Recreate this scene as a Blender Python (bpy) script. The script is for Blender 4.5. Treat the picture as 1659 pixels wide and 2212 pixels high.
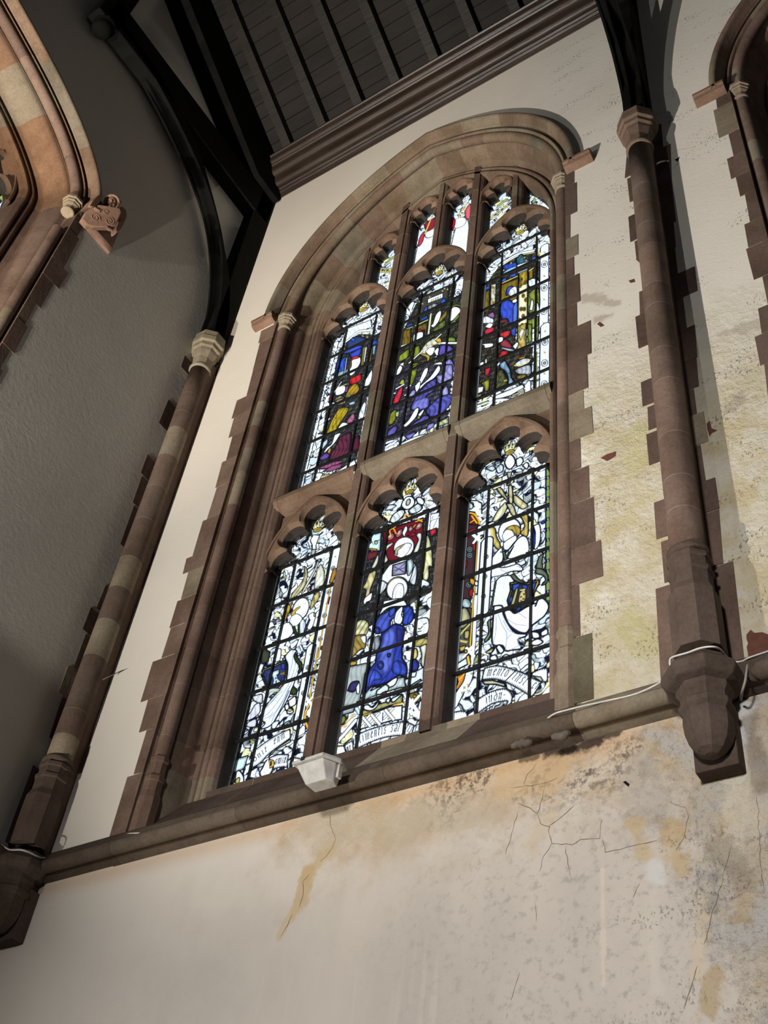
import bpy, math, random
import numpy as np
from mathutils import Vector, Matrix
random.seed(7)
for o in list(bpy.data.objects): bpy.data.objects.remove(o)
COL = bpy.context.scene.collection
SC = bpy.context.scene

# ------------------------------------------------------------------ camera
# room axes: x along the north wall, y into the wall, z up (metres)
FPX, PCX, PCY = 2482.0, 829.5, 1106.0
CAM = np.array([0.0, 0.0, 1.6])
def _u(v): v = np.array(v, float); return v/np.linalg.norm(v)
_up = _u([1190-PCX, -1290-PCY, FPX])
_left = np.array([-3885-PCX, 2968-PCY, FPX]); _left = _u(_left-_up*np.dot(_left, _up))
_in = -np.cross(_up, _left)
RW = np.array([-_left, _in, _up])            # camera frame (right, down, forward) -> room frame
cam = bpy.data.cameras.new('camera'); camo = bpy.data.objects.new('camera', cam); COL.objects.link(camo)
cam.sensor_fit = 'HORIZONTAL'; cam.sensor_width = 36.0; cam.lens = 36.0*FPX/1659.0
cam.clip_start = 0.05; cam.clip_end = 200
_m = RW @ np.diag([1, -1, -1])
camo.matrix_world = Matrix([[*_m[0], CAM[0]], [*_m[1], CAM[1]], [*_m[2], CAM[2]], [0, 0, 0, 1]])
SC.camera = camo
def onY(px, py, y):
    d = RW @ np.array([px-PCX, py-PCY, FPX]); t = (y-CAM[1])/d[1]; return CAM+d*t
def onX(px, py, x):
    d = RW @ np.array([px-PCX, py-PCY, FPX]); t = (x-CAM[0])/d[0]; return CAM+d*t

SC.view_settings.view_transform = 'Standard'; SC.view_settings.look = 'None'
SC.view_settings.gamma = 1.0; SC.view_settings.exposure = 0.0
SC.view_settings.use_curve_mapping = False

# ------------------------------------------------------------------ world: bright overcast sky outside
W = bpy.data.worlds.new('sky'); SC.world = W; W.use_nodes = True
_n = W.node_tree.nodes; _n.clear(); _l = W.node_tree.links
_o = _n.new('ShaderNodeOutputWorld'); _b = _n.new('ShaderNodeBackground')
_g = _n.new('ShaderNodeTexCoord'); _sx = _n.new('ShaderNodeSeparateXYZ'); _r = _n.new('ShaderNodeValToRGB')
_l.new(_g.outputs['Generated'], _sx.inputs[0]); _l.new(_sx.outputs['Z'], _r.inputs[0]); _l.new(_r.outputs[0], _b.inputs[0]); _l.new(_b.outputs[0], _o.inputs[0])
_r.color_ramp.elements[0].position = 0.0; _r.color_ramp.elements[0].color = (0.30, 0.32, 0.33, 1)
_r.color_ramp.elements[1].position = 0.12; _r.color_ramp.elements[1].color = (0.86, 0.94, 1.0, 1)
_b.inputs[1].default_value = 1.35

# ------------------------------------------------------------------ lamps of the church and added fill spots
def lamp(name, kind, loc, energy, color, target=None, **kw):
    d = bpy.data.lights.new(name, kind); d.energy = energy; d.color = color
    for k, v in kw.items(): setattr(d, k, v)
    o = bpy.data.objects.new(name, d); COL.objects.link(o); o.location = loc
    if target is not None:
        o.rotation_euler = (Vector(target)-Vector(loc)).to_track_quat('-Z', 'Y').to_euler()
    return o
WARM = (1.0, 0.90, 0.76)
lamp('floor_spotlight', 'SPOT', (-4.62, -0.626, 0.948), 4000, (1.0, .94, .85), (-2.54, 0.76, 8.547), spot_size=1.608, spot_blend=1.0, shadow_soft_size=0.03)
lamp('nave_spotlight', 'SPOT', (-4.6, -3.074, 3.0), 2300, (1.0, 0.87, 0.71), (-5.587, 1.794, 9.272), spot_size=0.840, spot_blend=1.0, shadow_soft_size=0.04)
lamp('side_fill_spot', 'SPOT', (-4.3, -3.2, 2.4), 520, (.97, 0.97, 0.92), (-1.0, 3.6, 9.4), spot_size=math.radians(46), spot_blend=0.9, shadow_soft_size=0.04)  # weak extra spot, added for the second shadow edge at the right
lamp('lower_wall_fill', 'SPOT', (-0.3, -4.6, 4.6), 2250, (1.0, .965, .94), (-1.25, 3.6, 3.1), spot_size=math.radians(56), spot_blend=1.0, shadow_soft_size=0.5)  # unseen fill spot added to brighten the lower wall, replacing daylight from opposite
lamp('nave_daylight', 'AREA', (3.2, -1.0, 6.5), 14, (0.70, 0.83, 1.0), (-0.5, 3.6, 7.0), shape='RECTANGLE', size=1.5, size_y=3.0)

# ------------------------------------------------------------------ materials
def mat(name, rough=0.9, spec=0.2):
    m = bpy.data.materials.new(name); m.use_nodes = True
    nt = m.node_tree; b = nt.nodes['Principled BSDF']
    b.inputs['Roughness'].default_value = rough; b.inputs['Specular IOR Level'].default_value = spec
    return m, nt, b
def node(nt, t, **kw):
    n = nt.nodes.new(t)
    for k, v in kw.items(): setattr(n, k, v)
    return n
def mixc(nt, fac, a, b, mode='MIX'):
    n = node(nt, 'ShaderNodeMix', data_type='RGBA', blend_type=mode)
    for s, v in ((0, fac), (6, a), (7, b)):
        if isinstance(v, bpy.types.NodeSocket): nt.links.new(v, n.inputs[s])
        elif s == 0: n.inputs[0].default_value = v
        else: n.inputs[s].default_value = (*v, 1)
    return n.outputs[2]
def mth(nt, op, a, b=None, c=None, clamp=False):
    n = node(nt, 'ShaderNodeMath', operation=op); n.use_clamp = clamp
    for i, v in enumerate((a, b, c)):
        if v is None: continue
        if isinstance(v, bpy.types.NodeSocket): nt.links.new(v, n.inputs[i])
        else: n.inputs[i].default_value = v
    return n.outputs[0]
def noise(nt, vec, scale, detail=4, rough=0.55, sc=(1, 1, 1), off=(0, 0, 0)):
    mp = node(nt, 'ShaderNodeMapping'); mp.inputs['Scale'].default_value = sc; mp.inputs['Location'].default_value = off
    nt.links.new(vec, mp.inputs[0])
    n = node(nt, 'ShaderNodeTexNoise'); n.inputs['Scale'].default_value = scale
    n.inputs['Detail'].default_value = detail; n.inputs['Roughness'].default_value = rough
    nt.links.new(mp.outputs[0], n.inputs[0]); return n.outputs[0]
def sstep(nt, v, a, b):
    n = node(nt, 'ShaderNodeMapRange', interpolation_type='SMOOTHSTEP')
    nt.links.new(v, n.inputs[0]); n.inputs[1].default_value = a; n.inputs[2].default_value = b
    return n.outputs[0]
def bump(nt, b, h, dist, strength=1.0):
    n = node(nt, 'ShaderNodeBump'); n.inputs['Strength'].default_value = strength; n.inputs['Distance'].default_value = dist
    nt.links.new(h, n.inputs['Height']); nt.links.new(n.outputs[0], b.inputs['Normal'])
def geo(nt): return node(nt, 'ShaderNodeNewGeometry').outputs['Position']
def attr(nt, name='Col'):
    return node(nt, 'ShaderNodeAttribute', attribute_name=name).outputs['Color']

def make_stone(name, bumpd=0.004):
    m, nt, b = mat(name, 0.93, 0.12); P = geo(nt); A = attr(nt)
    n1 = noise(nt, P, 3.0, 5, 0.6, off=(3, 1, 7)); n2 = noise(nt, P, 60, 3, 0.6); n3 = noise(nt, P, 14, 5, 0.65, sc=(1, 1, .35))
    c = mixc(nt, sstep(nt, n1, .35, .75), A, (0.62, 0.60, 0.56), 'MULTIPLY')
    c = mixc(nt, mth(nt, 'MULTIPLY', sstep(nt, n3, .50, .70), .40), c, (0.66, 0.60, 0.56), 'MULTIPLY')
    c = mixc(nt, mth(nt, 'MULTIPLY', sstep(nt, n3, .45, .28), .30), c, (1.30, 1.26, 1.15), 'MULTIPLY')
    c = mixc(nt, .35, c, mixc(nt, sstep(nt, n2, .3, .7), (0.7, .7, .7), (1.25, 1.25, 1.25)), 'MULTIPLY')
    nt.links.new(c, b.inputs['Base Color'])
    bump(nt, b, mth(nt, 'ADD', mth(nt, 'MULTIPLY', n3, .8), mth(nt, 'MULTIPLY', n2, .35)), bumpd)
    return m
M = {}
M['stone'] = make_stone('red_sandstone')

YWALL = 3.6
STAINS = [((700, 1770), (712, 1840), .10, (.50, .42, .31), .55), ((712, 1830), (668, 1890), .055, (.50, .38, .21), .75), ((668, 1880), (642, 1960), .050, (.50, .37, .20), .8), ((640, 1960), (605, 2020), .028, (.56, .43, .27), .7),
          ((640, 1800), (720, 1770), .16, (.52, .46, .38), .5), ((760, 1775), (880, 1790), .13, (.46, .39, .28), .6), ((900, 1760), (1060, 1760), .13, (.45, .38, .28), .6), ((1100, 1690), (1190, 1670), .13, (.55, .38, .20), .5), ((1190, 1760), (1150, 1830), .06, (.55, .44, .30), .5),
          ((1301, 1880), (1303, 2125), .014, (.68, .60, .50), .75), ((1408, 1930), (1422, 2140), .03, (.62, .57, .50), .6), ((1602, 1530), (1600, 1600), .05, (.60, .60, .60), .75), ((1590, 1640), (1585, 1820), .075, (.66, .60, .47), .7), ((1635, 1740), (1628, 1800), .05, (.62, .56, .45), .6),
          ((1180, 1625), (1290, 1605), .045, (.05, .035, .03), .95), ((1205, 1605), (1330, 1580), .04, (.06, .04, .03), .9), ((1380, 1650), (1400, 1760), .12, (.40, .36, .31), .55), ((1375, 1780), (1390, 1840), .05, (.55, .40, .20), .6), ((1445, 1780), (1470, 1880), .06, (.52, .36, .16), .6), ((1415, 1880), (1425, 1890), .045, (.64, .64, .62), .7),
          ((1530, 1950), (1500, 2110), .05, (.60, .50, .36), .6), ((1540, 2110), (1530, 2180), .05, (.40, .28, .12), .6), ((1545, 1900), (1540, 1960), .035, (.28, .27, .25), .6), ((1620, 1560), (1650, 1700), .05, (.22, .18, .13), .6), ((1560, 1830), (1600, 1900), .06, (.26, .21, .15), .5),
          ((1265, 640), (1330, 655), .05, (.30, .23, .17), .5), ((1290, 690), (1320, 680), .04, (.26, .19, .14), .5), ((1580, 880), (1600, 850), .05, (.30, .25, .2), .5), ((1560, 720), (1640, 700), .05, (.36, .31, .26), .5), ((1375, 930), (1370, 1010), .07, (.46, .42, .20), .5), ((1360, 1340), (1400, 1400), .09, (.42, .39, .17), .5), ((1400, 1080), (1340, 1130), .08, (.46, .40, .2), .4), ((1255, 1420), (1262, 1425), .01, (.2, .22, .08), .2)]
def make_plaster(name, kind):
    m, nt, b = mat(name, 0.95, 0.08); P = geo(nt)
    sx = node(nt, 'ShaderNodeSeparateXYZ'); nt.links.new(P, sx.inputs[0]); X, Y, Z = sx.outputs
    n1 = noise(nt, P, .9, 5, .6); n2 = noise(nt, P, 5, 6, .65); n3 = noise(nt, P, 28, 5, .7); n4 = noise(nt, P, 110, 2, .5)
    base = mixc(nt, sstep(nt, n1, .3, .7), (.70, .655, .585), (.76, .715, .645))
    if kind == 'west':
        base = mixc(nt, sstep(nt, n1, .3, .7), (.50, .485, .45), (.55, .53, .49))  # plaster darkened in its colour to imitate the weaker light on this wall
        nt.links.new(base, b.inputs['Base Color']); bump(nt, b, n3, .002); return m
    # --- damp and flaking to the right of the window and under the string course
    wob = mth(nt, 'MULTIPLY', mth(nt, 'SUBTRACT', n1, .5), 1.2)
    wob2 = mth(nt, 'MULTIPLY', mth(nt, 'SUBTRACT', n2, .5), .8)
    xr = mth(nt, 'ADD', X, mth(nt, 'ADD', wob, wob2))
    right = sstep(nt, xr, -1.95, -1.55)
    zl = mth(nt, 'ADD', Z, mth(nt, 'ADD', wob, wob2))
    damp = mth(nt, 'MULTIPLY', right, sstep(nt, zl, 7.3, 6.1))
    damp = mth(nt, 'MULTIPLY', damp, sstep(nt, Z, 4.35, 4.5))
    ochre = mixc(nt, sstep(nt, n2, .35, .65), (.53, .49, .39), (.42, .35, .19))
    ochre = mixc(nt, mth(nt, 'MULTIPLY', sstep(nt, noise(nt, P, 7, 5, .7, off=(9, 3, 2)), .52, .66), .6), ochre, (.56, .535, .49))
    ochre = mixc(nt, mth(nt, 'MULTIPLY', sstep(nt, noise(nt, P, 2.4, 3, .5, off=(5, 5, 5)), .55, .68), .5), ochre, (.36, .33, .12))
    c = mixc(nt, mth(nt, 'MULTIPLY', damp, .85), base, ochre)
    # black mould speckle on the right hand wall
    spk = noise(nt, P, 75, 3, .6, sc=(1, 1, .6)); reg = noise(nt, P, 3.2, 4, .6, sc=(.7, 1, 1.8), off=(1, 8, 4))
    spm = mth(nt, 'MULTIPLY', sstep(nt, spk, .56, .66), sstep(nt, reg, .53, .66))
    spm = mth(nt, 'MULTIPLY', spm, right); c = mixc(nt, mth(nt, 'MULTIPLY', spm, .75), c, (.17, .14, .11))
    # below the string course
    low = sstep(nt, Z, 4.46, 4.36)
    g1 = noise(nt, P, 1.6, 5, .6, sc=(1, 1, .5), off=(2, 2, 2))
    lowc = mixc(nt, sstep(nt, g1, .35, .65), (.60, .545, .475), (.52, .475, .42))
    c = mixc(nt, mth(nt, 'MULTIPLY', low, sstep(nt, xr, -4.6, -2.6)), c, lowc)
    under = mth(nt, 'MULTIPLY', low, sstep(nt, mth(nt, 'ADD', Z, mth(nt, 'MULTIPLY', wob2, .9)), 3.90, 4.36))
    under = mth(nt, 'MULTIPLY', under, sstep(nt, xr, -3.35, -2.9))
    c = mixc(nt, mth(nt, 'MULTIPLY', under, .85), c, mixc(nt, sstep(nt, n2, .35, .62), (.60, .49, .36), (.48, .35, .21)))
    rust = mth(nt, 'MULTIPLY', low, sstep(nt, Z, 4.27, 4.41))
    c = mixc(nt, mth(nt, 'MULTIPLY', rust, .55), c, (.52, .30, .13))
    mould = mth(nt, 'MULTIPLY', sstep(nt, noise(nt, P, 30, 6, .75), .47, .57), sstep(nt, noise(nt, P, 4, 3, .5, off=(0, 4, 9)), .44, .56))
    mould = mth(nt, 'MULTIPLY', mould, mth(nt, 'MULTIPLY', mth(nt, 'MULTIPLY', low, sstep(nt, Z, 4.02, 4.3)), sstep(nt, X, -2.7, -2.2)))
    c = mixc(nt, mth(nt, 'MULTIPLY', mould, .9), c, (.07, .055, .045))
    # deep decay at the far right below the corbel
    dec = mth(nt, 'MULTIPLY', low, sstep(nt, mth(nt, 'ADD', xr, mth(nt, 'MULTIPLY', Z, .18)), -.80, -.45))
    decc = mixc(nt, sstep(nt, n2, .42, .60), (.50, .42, .31), (.47, .455, .43))
    decc = mixc(nt, mth(nt, 'MULTIPLY', sstep(nt, noise(nt, P, 9, 6, .7, off=(4, 0, 1)), .54, .64), .7), decc, (.42, .29, .13))
    decc = mixc(nt, mth(nt, 'MULTIPLY', sstep(nt, noise(nt, P, 45, 4, .7), .55, .66), .6), decc, (.20, .17, .14))
    c = mixc(nt, mth(nt, 'MULTIPLY', dec, .85), c, decc)
    strk = mth(nt, 'MULTIPLY', sstep(nt, noise(nt, P, 3.2, 3, .5, sc=(6, 1, .35)), .6, .72), sstep(nt, Z, 3.9, 3.4))
    c = mixc(nt, mth(nt, 'MULTIPLY', mth(nt, 'MULTIPLY', strk, low), .35), c, (.66, .60, .52))
    dirt = mth(nt, 'MULTIPLY', low, sstep(nt, xr, -2.9, -1.6))
    c = mixc(nt, mth(nt, 'MULTIPLY', mth(nt, 'MULTIPLY', dirt, sstep(nt, n3, .50, .68)), .55), c, (.30, .27, .24))
    # individual stains, each with its own place on the wall
    dn = mth(nt, 'MULTIPLY', mth(nt, 'SUBTRACT', noise(nt, P, 11, 5, .65, off=(7, 7, 1)), .5), 1.0)
    def seg(p0, p1, r, amp=3.0):
        a, e = onY(*p0, YWALL), onY(*p1, YWALL); dx, dz = e[0]-a[0], e[2]-a[2]; L = max(dx*dx+dz*dz, 1e-6)
        u = mth(nt, 'SUBTRACT', X, a[0]); v = mth(nt, 'SUBTRACT', Z, a[2])
        t = mth(nt, 'DIVIDE', mth(nt, 'ADD', mth(nt, 'MULTIPLY', u, dx), mth(nt, 'MULTIPLY', v, dz)), L, clamp=True)
        du = mth(nt, 'SUBTRACT', u, mth(nt, 'MULTIPLY', t, dx)); dv = mth(nt, 'SUBTRACT', v, mth(nt, 'MULTIPLY', t, dz))
        D = mth(nt, 'SQRT', mth(nt, 'ADD', mth(nt, 'MULTIPLY', du, du), mth(nt, 'MULTIPLY', dv, dv)))
        return sstep(nt, mth(nt, 'ADD', D, mth(nt, 'MULTIPLY', dn, r*amp)), r, r*.35)
    for p0, p1, r, col, k in STAINS:
        c = mixc(nt, mth(nt, 'MULTIPLY', seg(p0, p1, r), k), c, col)
    nt.links.new(c, b.inputs['Base Color'])
    rghm = mth(nt, 'MAXIMUM', mth(nt, 'MAXIMUM', mth(nt, 'MULTIPLY', damp, .55), mth(nt, 'MULTIPLY', dec, .9)), mth(nt, 'MAXIMUM', mth(nt, 'MULTIPLY', right, .02), mth(nt, 'MULTIPLY', under, .4)))
    hgt = mth(nt, 'ADD', mth(nt, 'MULTIPLY', n3, mth(nt, 'ADD', .06, rghm)), mth(nt, 'MULTIPLY', mth(nt, 'MULTIPLY', noise(nt, P, 7, 6, .7), rghm), 1.6))
    hgt = mth(nt, 'SUBTRACT', hgt, mth(nt, 'MULTIPLY', spm, .3))
    bump(nt, b, hgt, .016)
    return m
M['plaster'] = make_plaster('painted_plaster', 'north')
M['plaster_west'] = make_plaster('painted_plaster_dimmed', 'west')

def make_wood(name, col, gloss=.55, sp=.35):
    m, nt, b = mat(name, gloss, sp); P = geo(nt)
    n1 = noise(nt, P, 6, 5, .6, sc=(.25, 1, 1)); n2 = noise(nt, P, 50, 3, .6, sc=(.1, 1, 1))
    c = mixc(nt, sstep(nt, n1, .3, .7), tuple(v*.65 for v in col), tuple(v*1.35 for v in col))
    nt.links.new(c, b.inputs['Base Color']); bump(nt, b, n2, .002); return m
M['oak'] = make_wood('dark_stained_oak', (.010, .008, .006))
M['truss'] = make_wood('black_painted_timber', (.005, .005, .0045), .8, .08)
M['wallplate'] = make_wood('polished_brown_oak', (.030, .019, .014), .42)
M['board'] = make_wood('ceiling_boards', (.011, .009, .0075), .8)
def simple(name, col, rough=.5, spec=.5, metal=0, bs=0):
    m, nt, b = mat(name, rough, spec); b.inputs['Metallic'].default_value = metal
    n1 = noise(nt, geo(nt), 30, 4, .6)
    nt.links.new(mixc(nt, sstep(nt, n1, .3, .7), tuple(v*.85 for v in col), tuple(min(1, v*1.1) for v in col)), b.inputs['Base Color'])
    if bs: bump(nt, b, n1, bs)
    return m
M['iron'] = simple('black_iron_bar', (.012, .013, .014), .6, .3)
M['cable'] = simple('white_cable', (.62, .60, .56), .5, .4)
M['cable_grey'] = simple('grey_painted_cable', (.26, .24, .21), .7, .2)
M['casing'] = simple('grey_cast_casing', (.40, .39, .37), .45, .4, 0, .0005)
M['dark'] = simple('dark_cavity', (.012, .011, .014), .95, .05)
M['lens'] = simple('frosted_lens', (.55, .54, .52), .25, .5)
M['crack'] = simple('crack_brown', (.22, .17, .12), .95, .05)  # dark brown tone of the crack ribbons
M['web'] = simple('cobweb_dust', (.16, .15, .13), .95, .05)
M['brick'] = simple('bare_red_stone', (.13, .055, .04), .95, .05, 0, .004)
M['bare_stone'] = simple('bare_stone_wall', (.10, .08, .065), .9, .1, 0, .004)
M['floor'] = simple('stone_floor', (.20, .18, .15), .8, .2)

def make_glass():
    m = bpy.data.materials.new('painted_leaded_glass'); m.use_nodes = True; nt = m.node_tree; nt.nodes.clear()
    out = node(nt, 'ShaderNodeOutputMaterial'); A = attr(nt)
    tr = node(nt, 'ShaderNodeBsdfTransparent'); tl = node(nt, 'ShaderNodeBsdfTranslucent'); gl = node(nt, 'ShaderNodeBsdfGlossy'); df = node(nt, 'ShaderNodeBsdfDiffuse')
    gl.inputs['Roughness'].default_value = .3; gl.inputs['Color'].default_value = (.5, .5, .5, 1); df.inputs['Color'].default_value = (.003, .0035, .004, 1)
    nt.links.new(A, tr.inputs[0]); nt.links.new(A, tl.inputs[0])
    m1 = node(nt, 'ShaderNodeMixShader'); m1.inputs[0].default_value = .10
    nt.links.new(tr.outputs[0], m1.inputs[1]); nt.links.new(tl.outputs[0], m1.inputs[2])
    m2 = node(nt, 'ShaderNodeMixShader'); m2.inputs[0].default_value = .015
    nt.links.new(m1.outputs[0], m2.inputs[1]); nt.links.new(gl.outputs[0], m2.inputs[2])
    ad = node(nt, 'ShaderNodeAddShader'); nt.links.new(m2.outputs[0], ad.inputs[0]); nt.links.new(df.outputs[0], ad.inputs[1])
    nt.links.new(ad.outputs[0], out.inputs[0]); return m
M['glass'] = make_glass()

# ------------------------------------------------------------------ mesh builder
RED = [(.204, .137, .107), (.218, .149, .118), (.190, .128, .101), (.235, .160, .125), (.197, .139, .112)]
TANS = [(.225, .165, .115), (.205, .148, .105), (.24, .178, .125), (.21, .145, .108)]
SHADE_TONE = (.062, .052, .046)  # dark colour painted on soffits and reveals beside the glass to imitate shade
PALE = [(.265, .22, .16), (.24, .205, .155)]
ORNG = [(.235, .155, .108), (.22, .148, .105), (.25, .172, .12)]
MORT = (.30, .26, .21)
def pick(pal=RED, pale=.12):
    c = random.choice(PALE) if random.random() < pale else random.choice(pal)
    k = random.uniform(.88, 1.1); return tuple(v*k for v in c)
class MB:
    def __init__(s): s.v = []; s.f = []; s.c = []; s.sm = []
    def vert(s, p): s.v.append(tuple(float(q) for q in p)); return len(s.v)-1
    def face(s, ids, c=(.2, .2, .2), sm=False): s.f.append(tuple(ids)); s.c.append(c); s.sm.append(sm)
    def grid(s, rows, c=None, sm=True, closed=False, colfn=None):
        ids = [[s.vert(p) for p in r] for r in rows]
        n = len(ids[0])
        for i in range(len(ids)-1):
            for j in range(n if closed else n-1):
                k = (j+1) % n
                cc = colfn(i, j) if colfn else (c or (.2, .2, .2))
                s.face((ids[i][j], ids[i][k], ids[i+1][k], ids[i+1][j]), cc, sm(j) if callable(sm) else sm)
        return ids
    def box(s, a, b, c=(.2, .2, .2)):
        x0, y0, z0 = a; x1, y1, z1 = b
        i = [s.vert(p) for p in ((x0, y0, z0), (x1, y0, z0), (x1, y1, z0), (x0, y1, z0), (x0, y0, z1), (x1, y0, z1), (x1, y1, z1), (x0, y1, z1))]
        for q in ((3, 2, 1, 0), (4, 5, 6, 7), (0, 1, 5, 4), (1, 2, 6, 5), (2, 3, 7, 6), (3, 0, 4, 7)): s.face([i[k] for k in q], c)
    def prism(s, pts, fn, a, b, c=(.2, .2, .2), caps=True):
        A = [s.vert(fn(p, a)) for p in pts]; B = [s.vert(fn(p, b)) for p in pts]; n = len(pts)
        for k in range(n): s.face((A[k], A[(k+1) % n], B[(k+1) % n], B[k]), c)
        if caps: s.face(A[::-1], c); s.face(B, c)
    def lathe(s, prof, cx, cy, n=24, c=(.2, .2, .2), sm=True, rot=0, colfn=None, cap=True):
        rows = []
        for (r, z) in prof:
            rows.append([(cx+r*math.cos(rot+2*math.pi*k/n), cy+r*math.sin(rot+2*math.pi*k/n), z) for k in range(n)])
        ids = s.grid(rows, c, sm, True, colfn)
        if cap: s.face(ids[0][::-1], c); s.face(ids[-1], c)
    def tube(s, pts, r, n=8, c=(.2, .2, .2), cap=True):
        P = [Vector(p) for p in pts]; rows = []
        for k, p in enumerate(P):
            t = (P[min(k+1, len(P)-1)]-P[max(k-1, 0)]).normalized()
            a = t.cross(Vector((.31, .2, .93))).normalized(); b = t.cross(a)
            rr = r(k) if callable(r) else r
            rows.append([p+(a*math.cos(2*math.pi*j/n)+b*math.sin(2*math.pi*j/n))*rr for j in range(n)])
        ids = s.grid(rows, c, True, True)
        if cap: s.face(ids[0][::-1], c); s.face(ids[-1], c)
    def ball(s, cen, rad, n=12, c=(.2, .2, .2), m=8, fn=None):
        rows = []
        for i in range(m+1):
            a = math.pi*i/m
            row = []
            for j in range(n):
                b = 2*math.pi*j/n; d = Vector((math.sin(a)*math.cos(b), math.sin(a)*math.sin(b), math.cos(a)))
                row.append((cen[0]+rad[0]*d.x, cen[1]+rad[1]*d.y, cen[2]+rad[2]*d.z))
            rows.append(row)
        s.grid(rows, c, True, True)
    def build(s, name, material, parent=None, bevel=0, offset=(0, 0, 0)):
        me = bpy.data.meshes.new(name); me.from_pydata(s.v, [], s.f)
        me.materials.append(material)
        ca = me.color_attributes.new('Col', 'FLOAT_COLOR', 'CORNER')
        arr = []
        for f, c in zip(s.f, s.c):
            for _ in f: arr.extend((c[0], c[1], c[2], 1.0))
        ca.data.foreach_set('color', arr)
        me.polygons.foreach_set('use_smooth', s.sm); me.update()
        o = bpy.data.objects.new(name, me); COL.objects.link(o)
        if parent: o.parent = parent
        if bevel:
            bm = o.modifiers.new('bevel', 'BEVEL'); bm.width = bevel; bm.segments = 2; bm.limit_method = 'ANGLE'
        return o
def empty(name, loc=(0, 0, 0)):
    o = bpy.data.objects.new(name, None); COL.objects.link(o); o.location = loc; o.empty_display_size = .1; return o
def tag(o, label=None, cat=None, group=None, kind=None):
    for k, v in (('label', label), ('category', cat), ('group', group), ('kind', kind)):
        if v: o[k] = v
    return o
def root(name, loc, **kw):
    o = empty(name, loc); tag(o, **kw); return o
def adopt(o, par):
    """parent keeping world coordinates"""
    bpy.context.view_layer.update() if False else None
    o.parent = par; o.matrix_parent_inverse = Matrix.Translation(-par.location); return o
def catmull(pts, n=8):
    P = [np.array(p, float) for p in pts]; P = [2*P[0]-P[1]]+P+[2*P[-1]-P[-2]]; out = []
    for i in range(1, len(P)-2):
        for k in range(n):
            t = k/n; a, b, c, d = P[i-1], P[i], P[i+1], P[i+2]
            out.append(.5*((2*b)+(-a+c)*t+(2*a-5*b+4*c-d)*t*t+(-a+3*b-3*c+d)*t**3))
    out.append(P[-2]); return out

# ================================================================== SETTING
YW, XWEST = 3.6, -5.04
XC, AH, ES, ZS = -3.024, 1.276, 0.549, 9.28      # window axis, half width at the groove, arch eccentricity, springing
def arch_pt(xc, u, side, s, zb, zs=ZS, a=AH):
    """point on the line u metres inside the groove; s 0..1 up the jamb, 1..2 round the arch"""
    if s <= 1: return xc+side*(a-u), zb+(zs-zb)*s
    R = a-u+ES; th = (s-1)*math.acos(ES/R)
    return xc+side*(-ES+R*math.cos(th)), zs+R*math.sin(th)
def arch_loop(xc, u, zb, n=20):
    force = n < 0; n = abs(n)
    if u < -.03 and not force: return [arch_pt(xc, -.03, -1, 0, zb), arch_pt(xc, -.03, -1, 1, zb)]+arch_loop(xc, u, zb, -n)[1:-1]+[arch_pt(xc, -.03, 1, 1, zb), arch_pt(xc, -.03, 1, 0, zb)]
    L = [arch_pt(xc, u, -1, 0, zb)]+[arch_pt(xc, u, -1, 1+k/n, zb) for k in range(n+1)]
    Rr = [arch_pt(xc, u, 1, 1+k/n, zb) for k in range(n-1, -1, -1)]+[arch_pt(xc, u, 1, 0, zb)]
    return L+Rr
# east window of the west wall: groove line in (y, z)
W2C = -0.30
W2P = [(2.01, 4.9), (2.01, 9.28)]+[tuple(p) for p in catmull([(2.01, 9.28), (1.985, 9.44), (1.92, 9.57), (1.79, 9.72), (1.59, 9.885), (1.34, 10.04), (1.08, 10.165), (.70, 10.32), (.2, 10.51), (-.3, 10.69)], 4)][1:]
def holes_mesh(name, outer, holes, to3, material):
    import bmesh
    bm = bmesh.new(); es = []
    for loop in [outer]+holes:
        vs = [bm.verts.new(to3(p)) for p in loop]
        es += [bm.edges.new((vs[k], vs[(k+1) % len(vs)])) for k in range(len(vs))]
    bmesh.ops.triangle_fill(bm, use_beauty=True, use_dissolve=False, edges=es)
    me = bpy.data.meshes.new(name); bm.to_mesh(me); bm.free(); me.materials.append(material)
    o = bpy.data.objects.new(name, me); COL.objects.link(o); o['kind'] = 'structure'; return o
XC3 = 0.77
XE, YS = 3.6, -6.2
TAN = .70
def roofz(y): return 12.02+(3.45-y)*TAN if y > (3.45+YS+.15)/2 else 12.02+(y-(YS+.15))*TAN
wn = holes_mesh('wall_north', [(XWEST, 0), (XE, 0), (XE, 12.3), (XWEST, 12.3)],
                [arch_loop(XC, -.066, 4.40), arch_loop(XC3, -.066, 4.40)], lambda p: (p[0], YW, p[1]), M['plaster'])
def _off(path, u):
    out = []
    for k, q in enumerate(path):
        a = np.array(path[max(k-1, 0)]); c = np.array(path[min(k+1, len(path)-1)]); t = (c-a)/np.linalg.norm(c-a); out.append((q[0]-t[1]*u, q[1]+t[0]*u))
    return out
_o2 = [(2.04, 4.9), (2.04, 9.28)]+_off(W2P[1:], -.066); w2loop = [(2*W2C-y, z) for y, z in _o2]+[(y, z) for y, z in _o2[::-1]][1:]
ymid = (3.45+YS+.15)/2
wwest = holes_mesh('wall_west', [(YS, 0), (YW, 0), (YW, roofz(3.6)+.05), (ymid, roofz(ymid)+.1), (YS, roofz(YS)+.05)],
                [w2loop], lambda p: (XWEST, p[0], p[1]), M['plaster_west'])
_e = holes_mesh('wall_east', [(YS, 0), (YW, 0), (YW, roofz(3.6)+.05), (ymid, roofz(ymid)+.1), (YS, roofz(YS)+.05)], [], lambda p: (XE, p[0], p[1]), M['bare_stone'])
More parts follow.
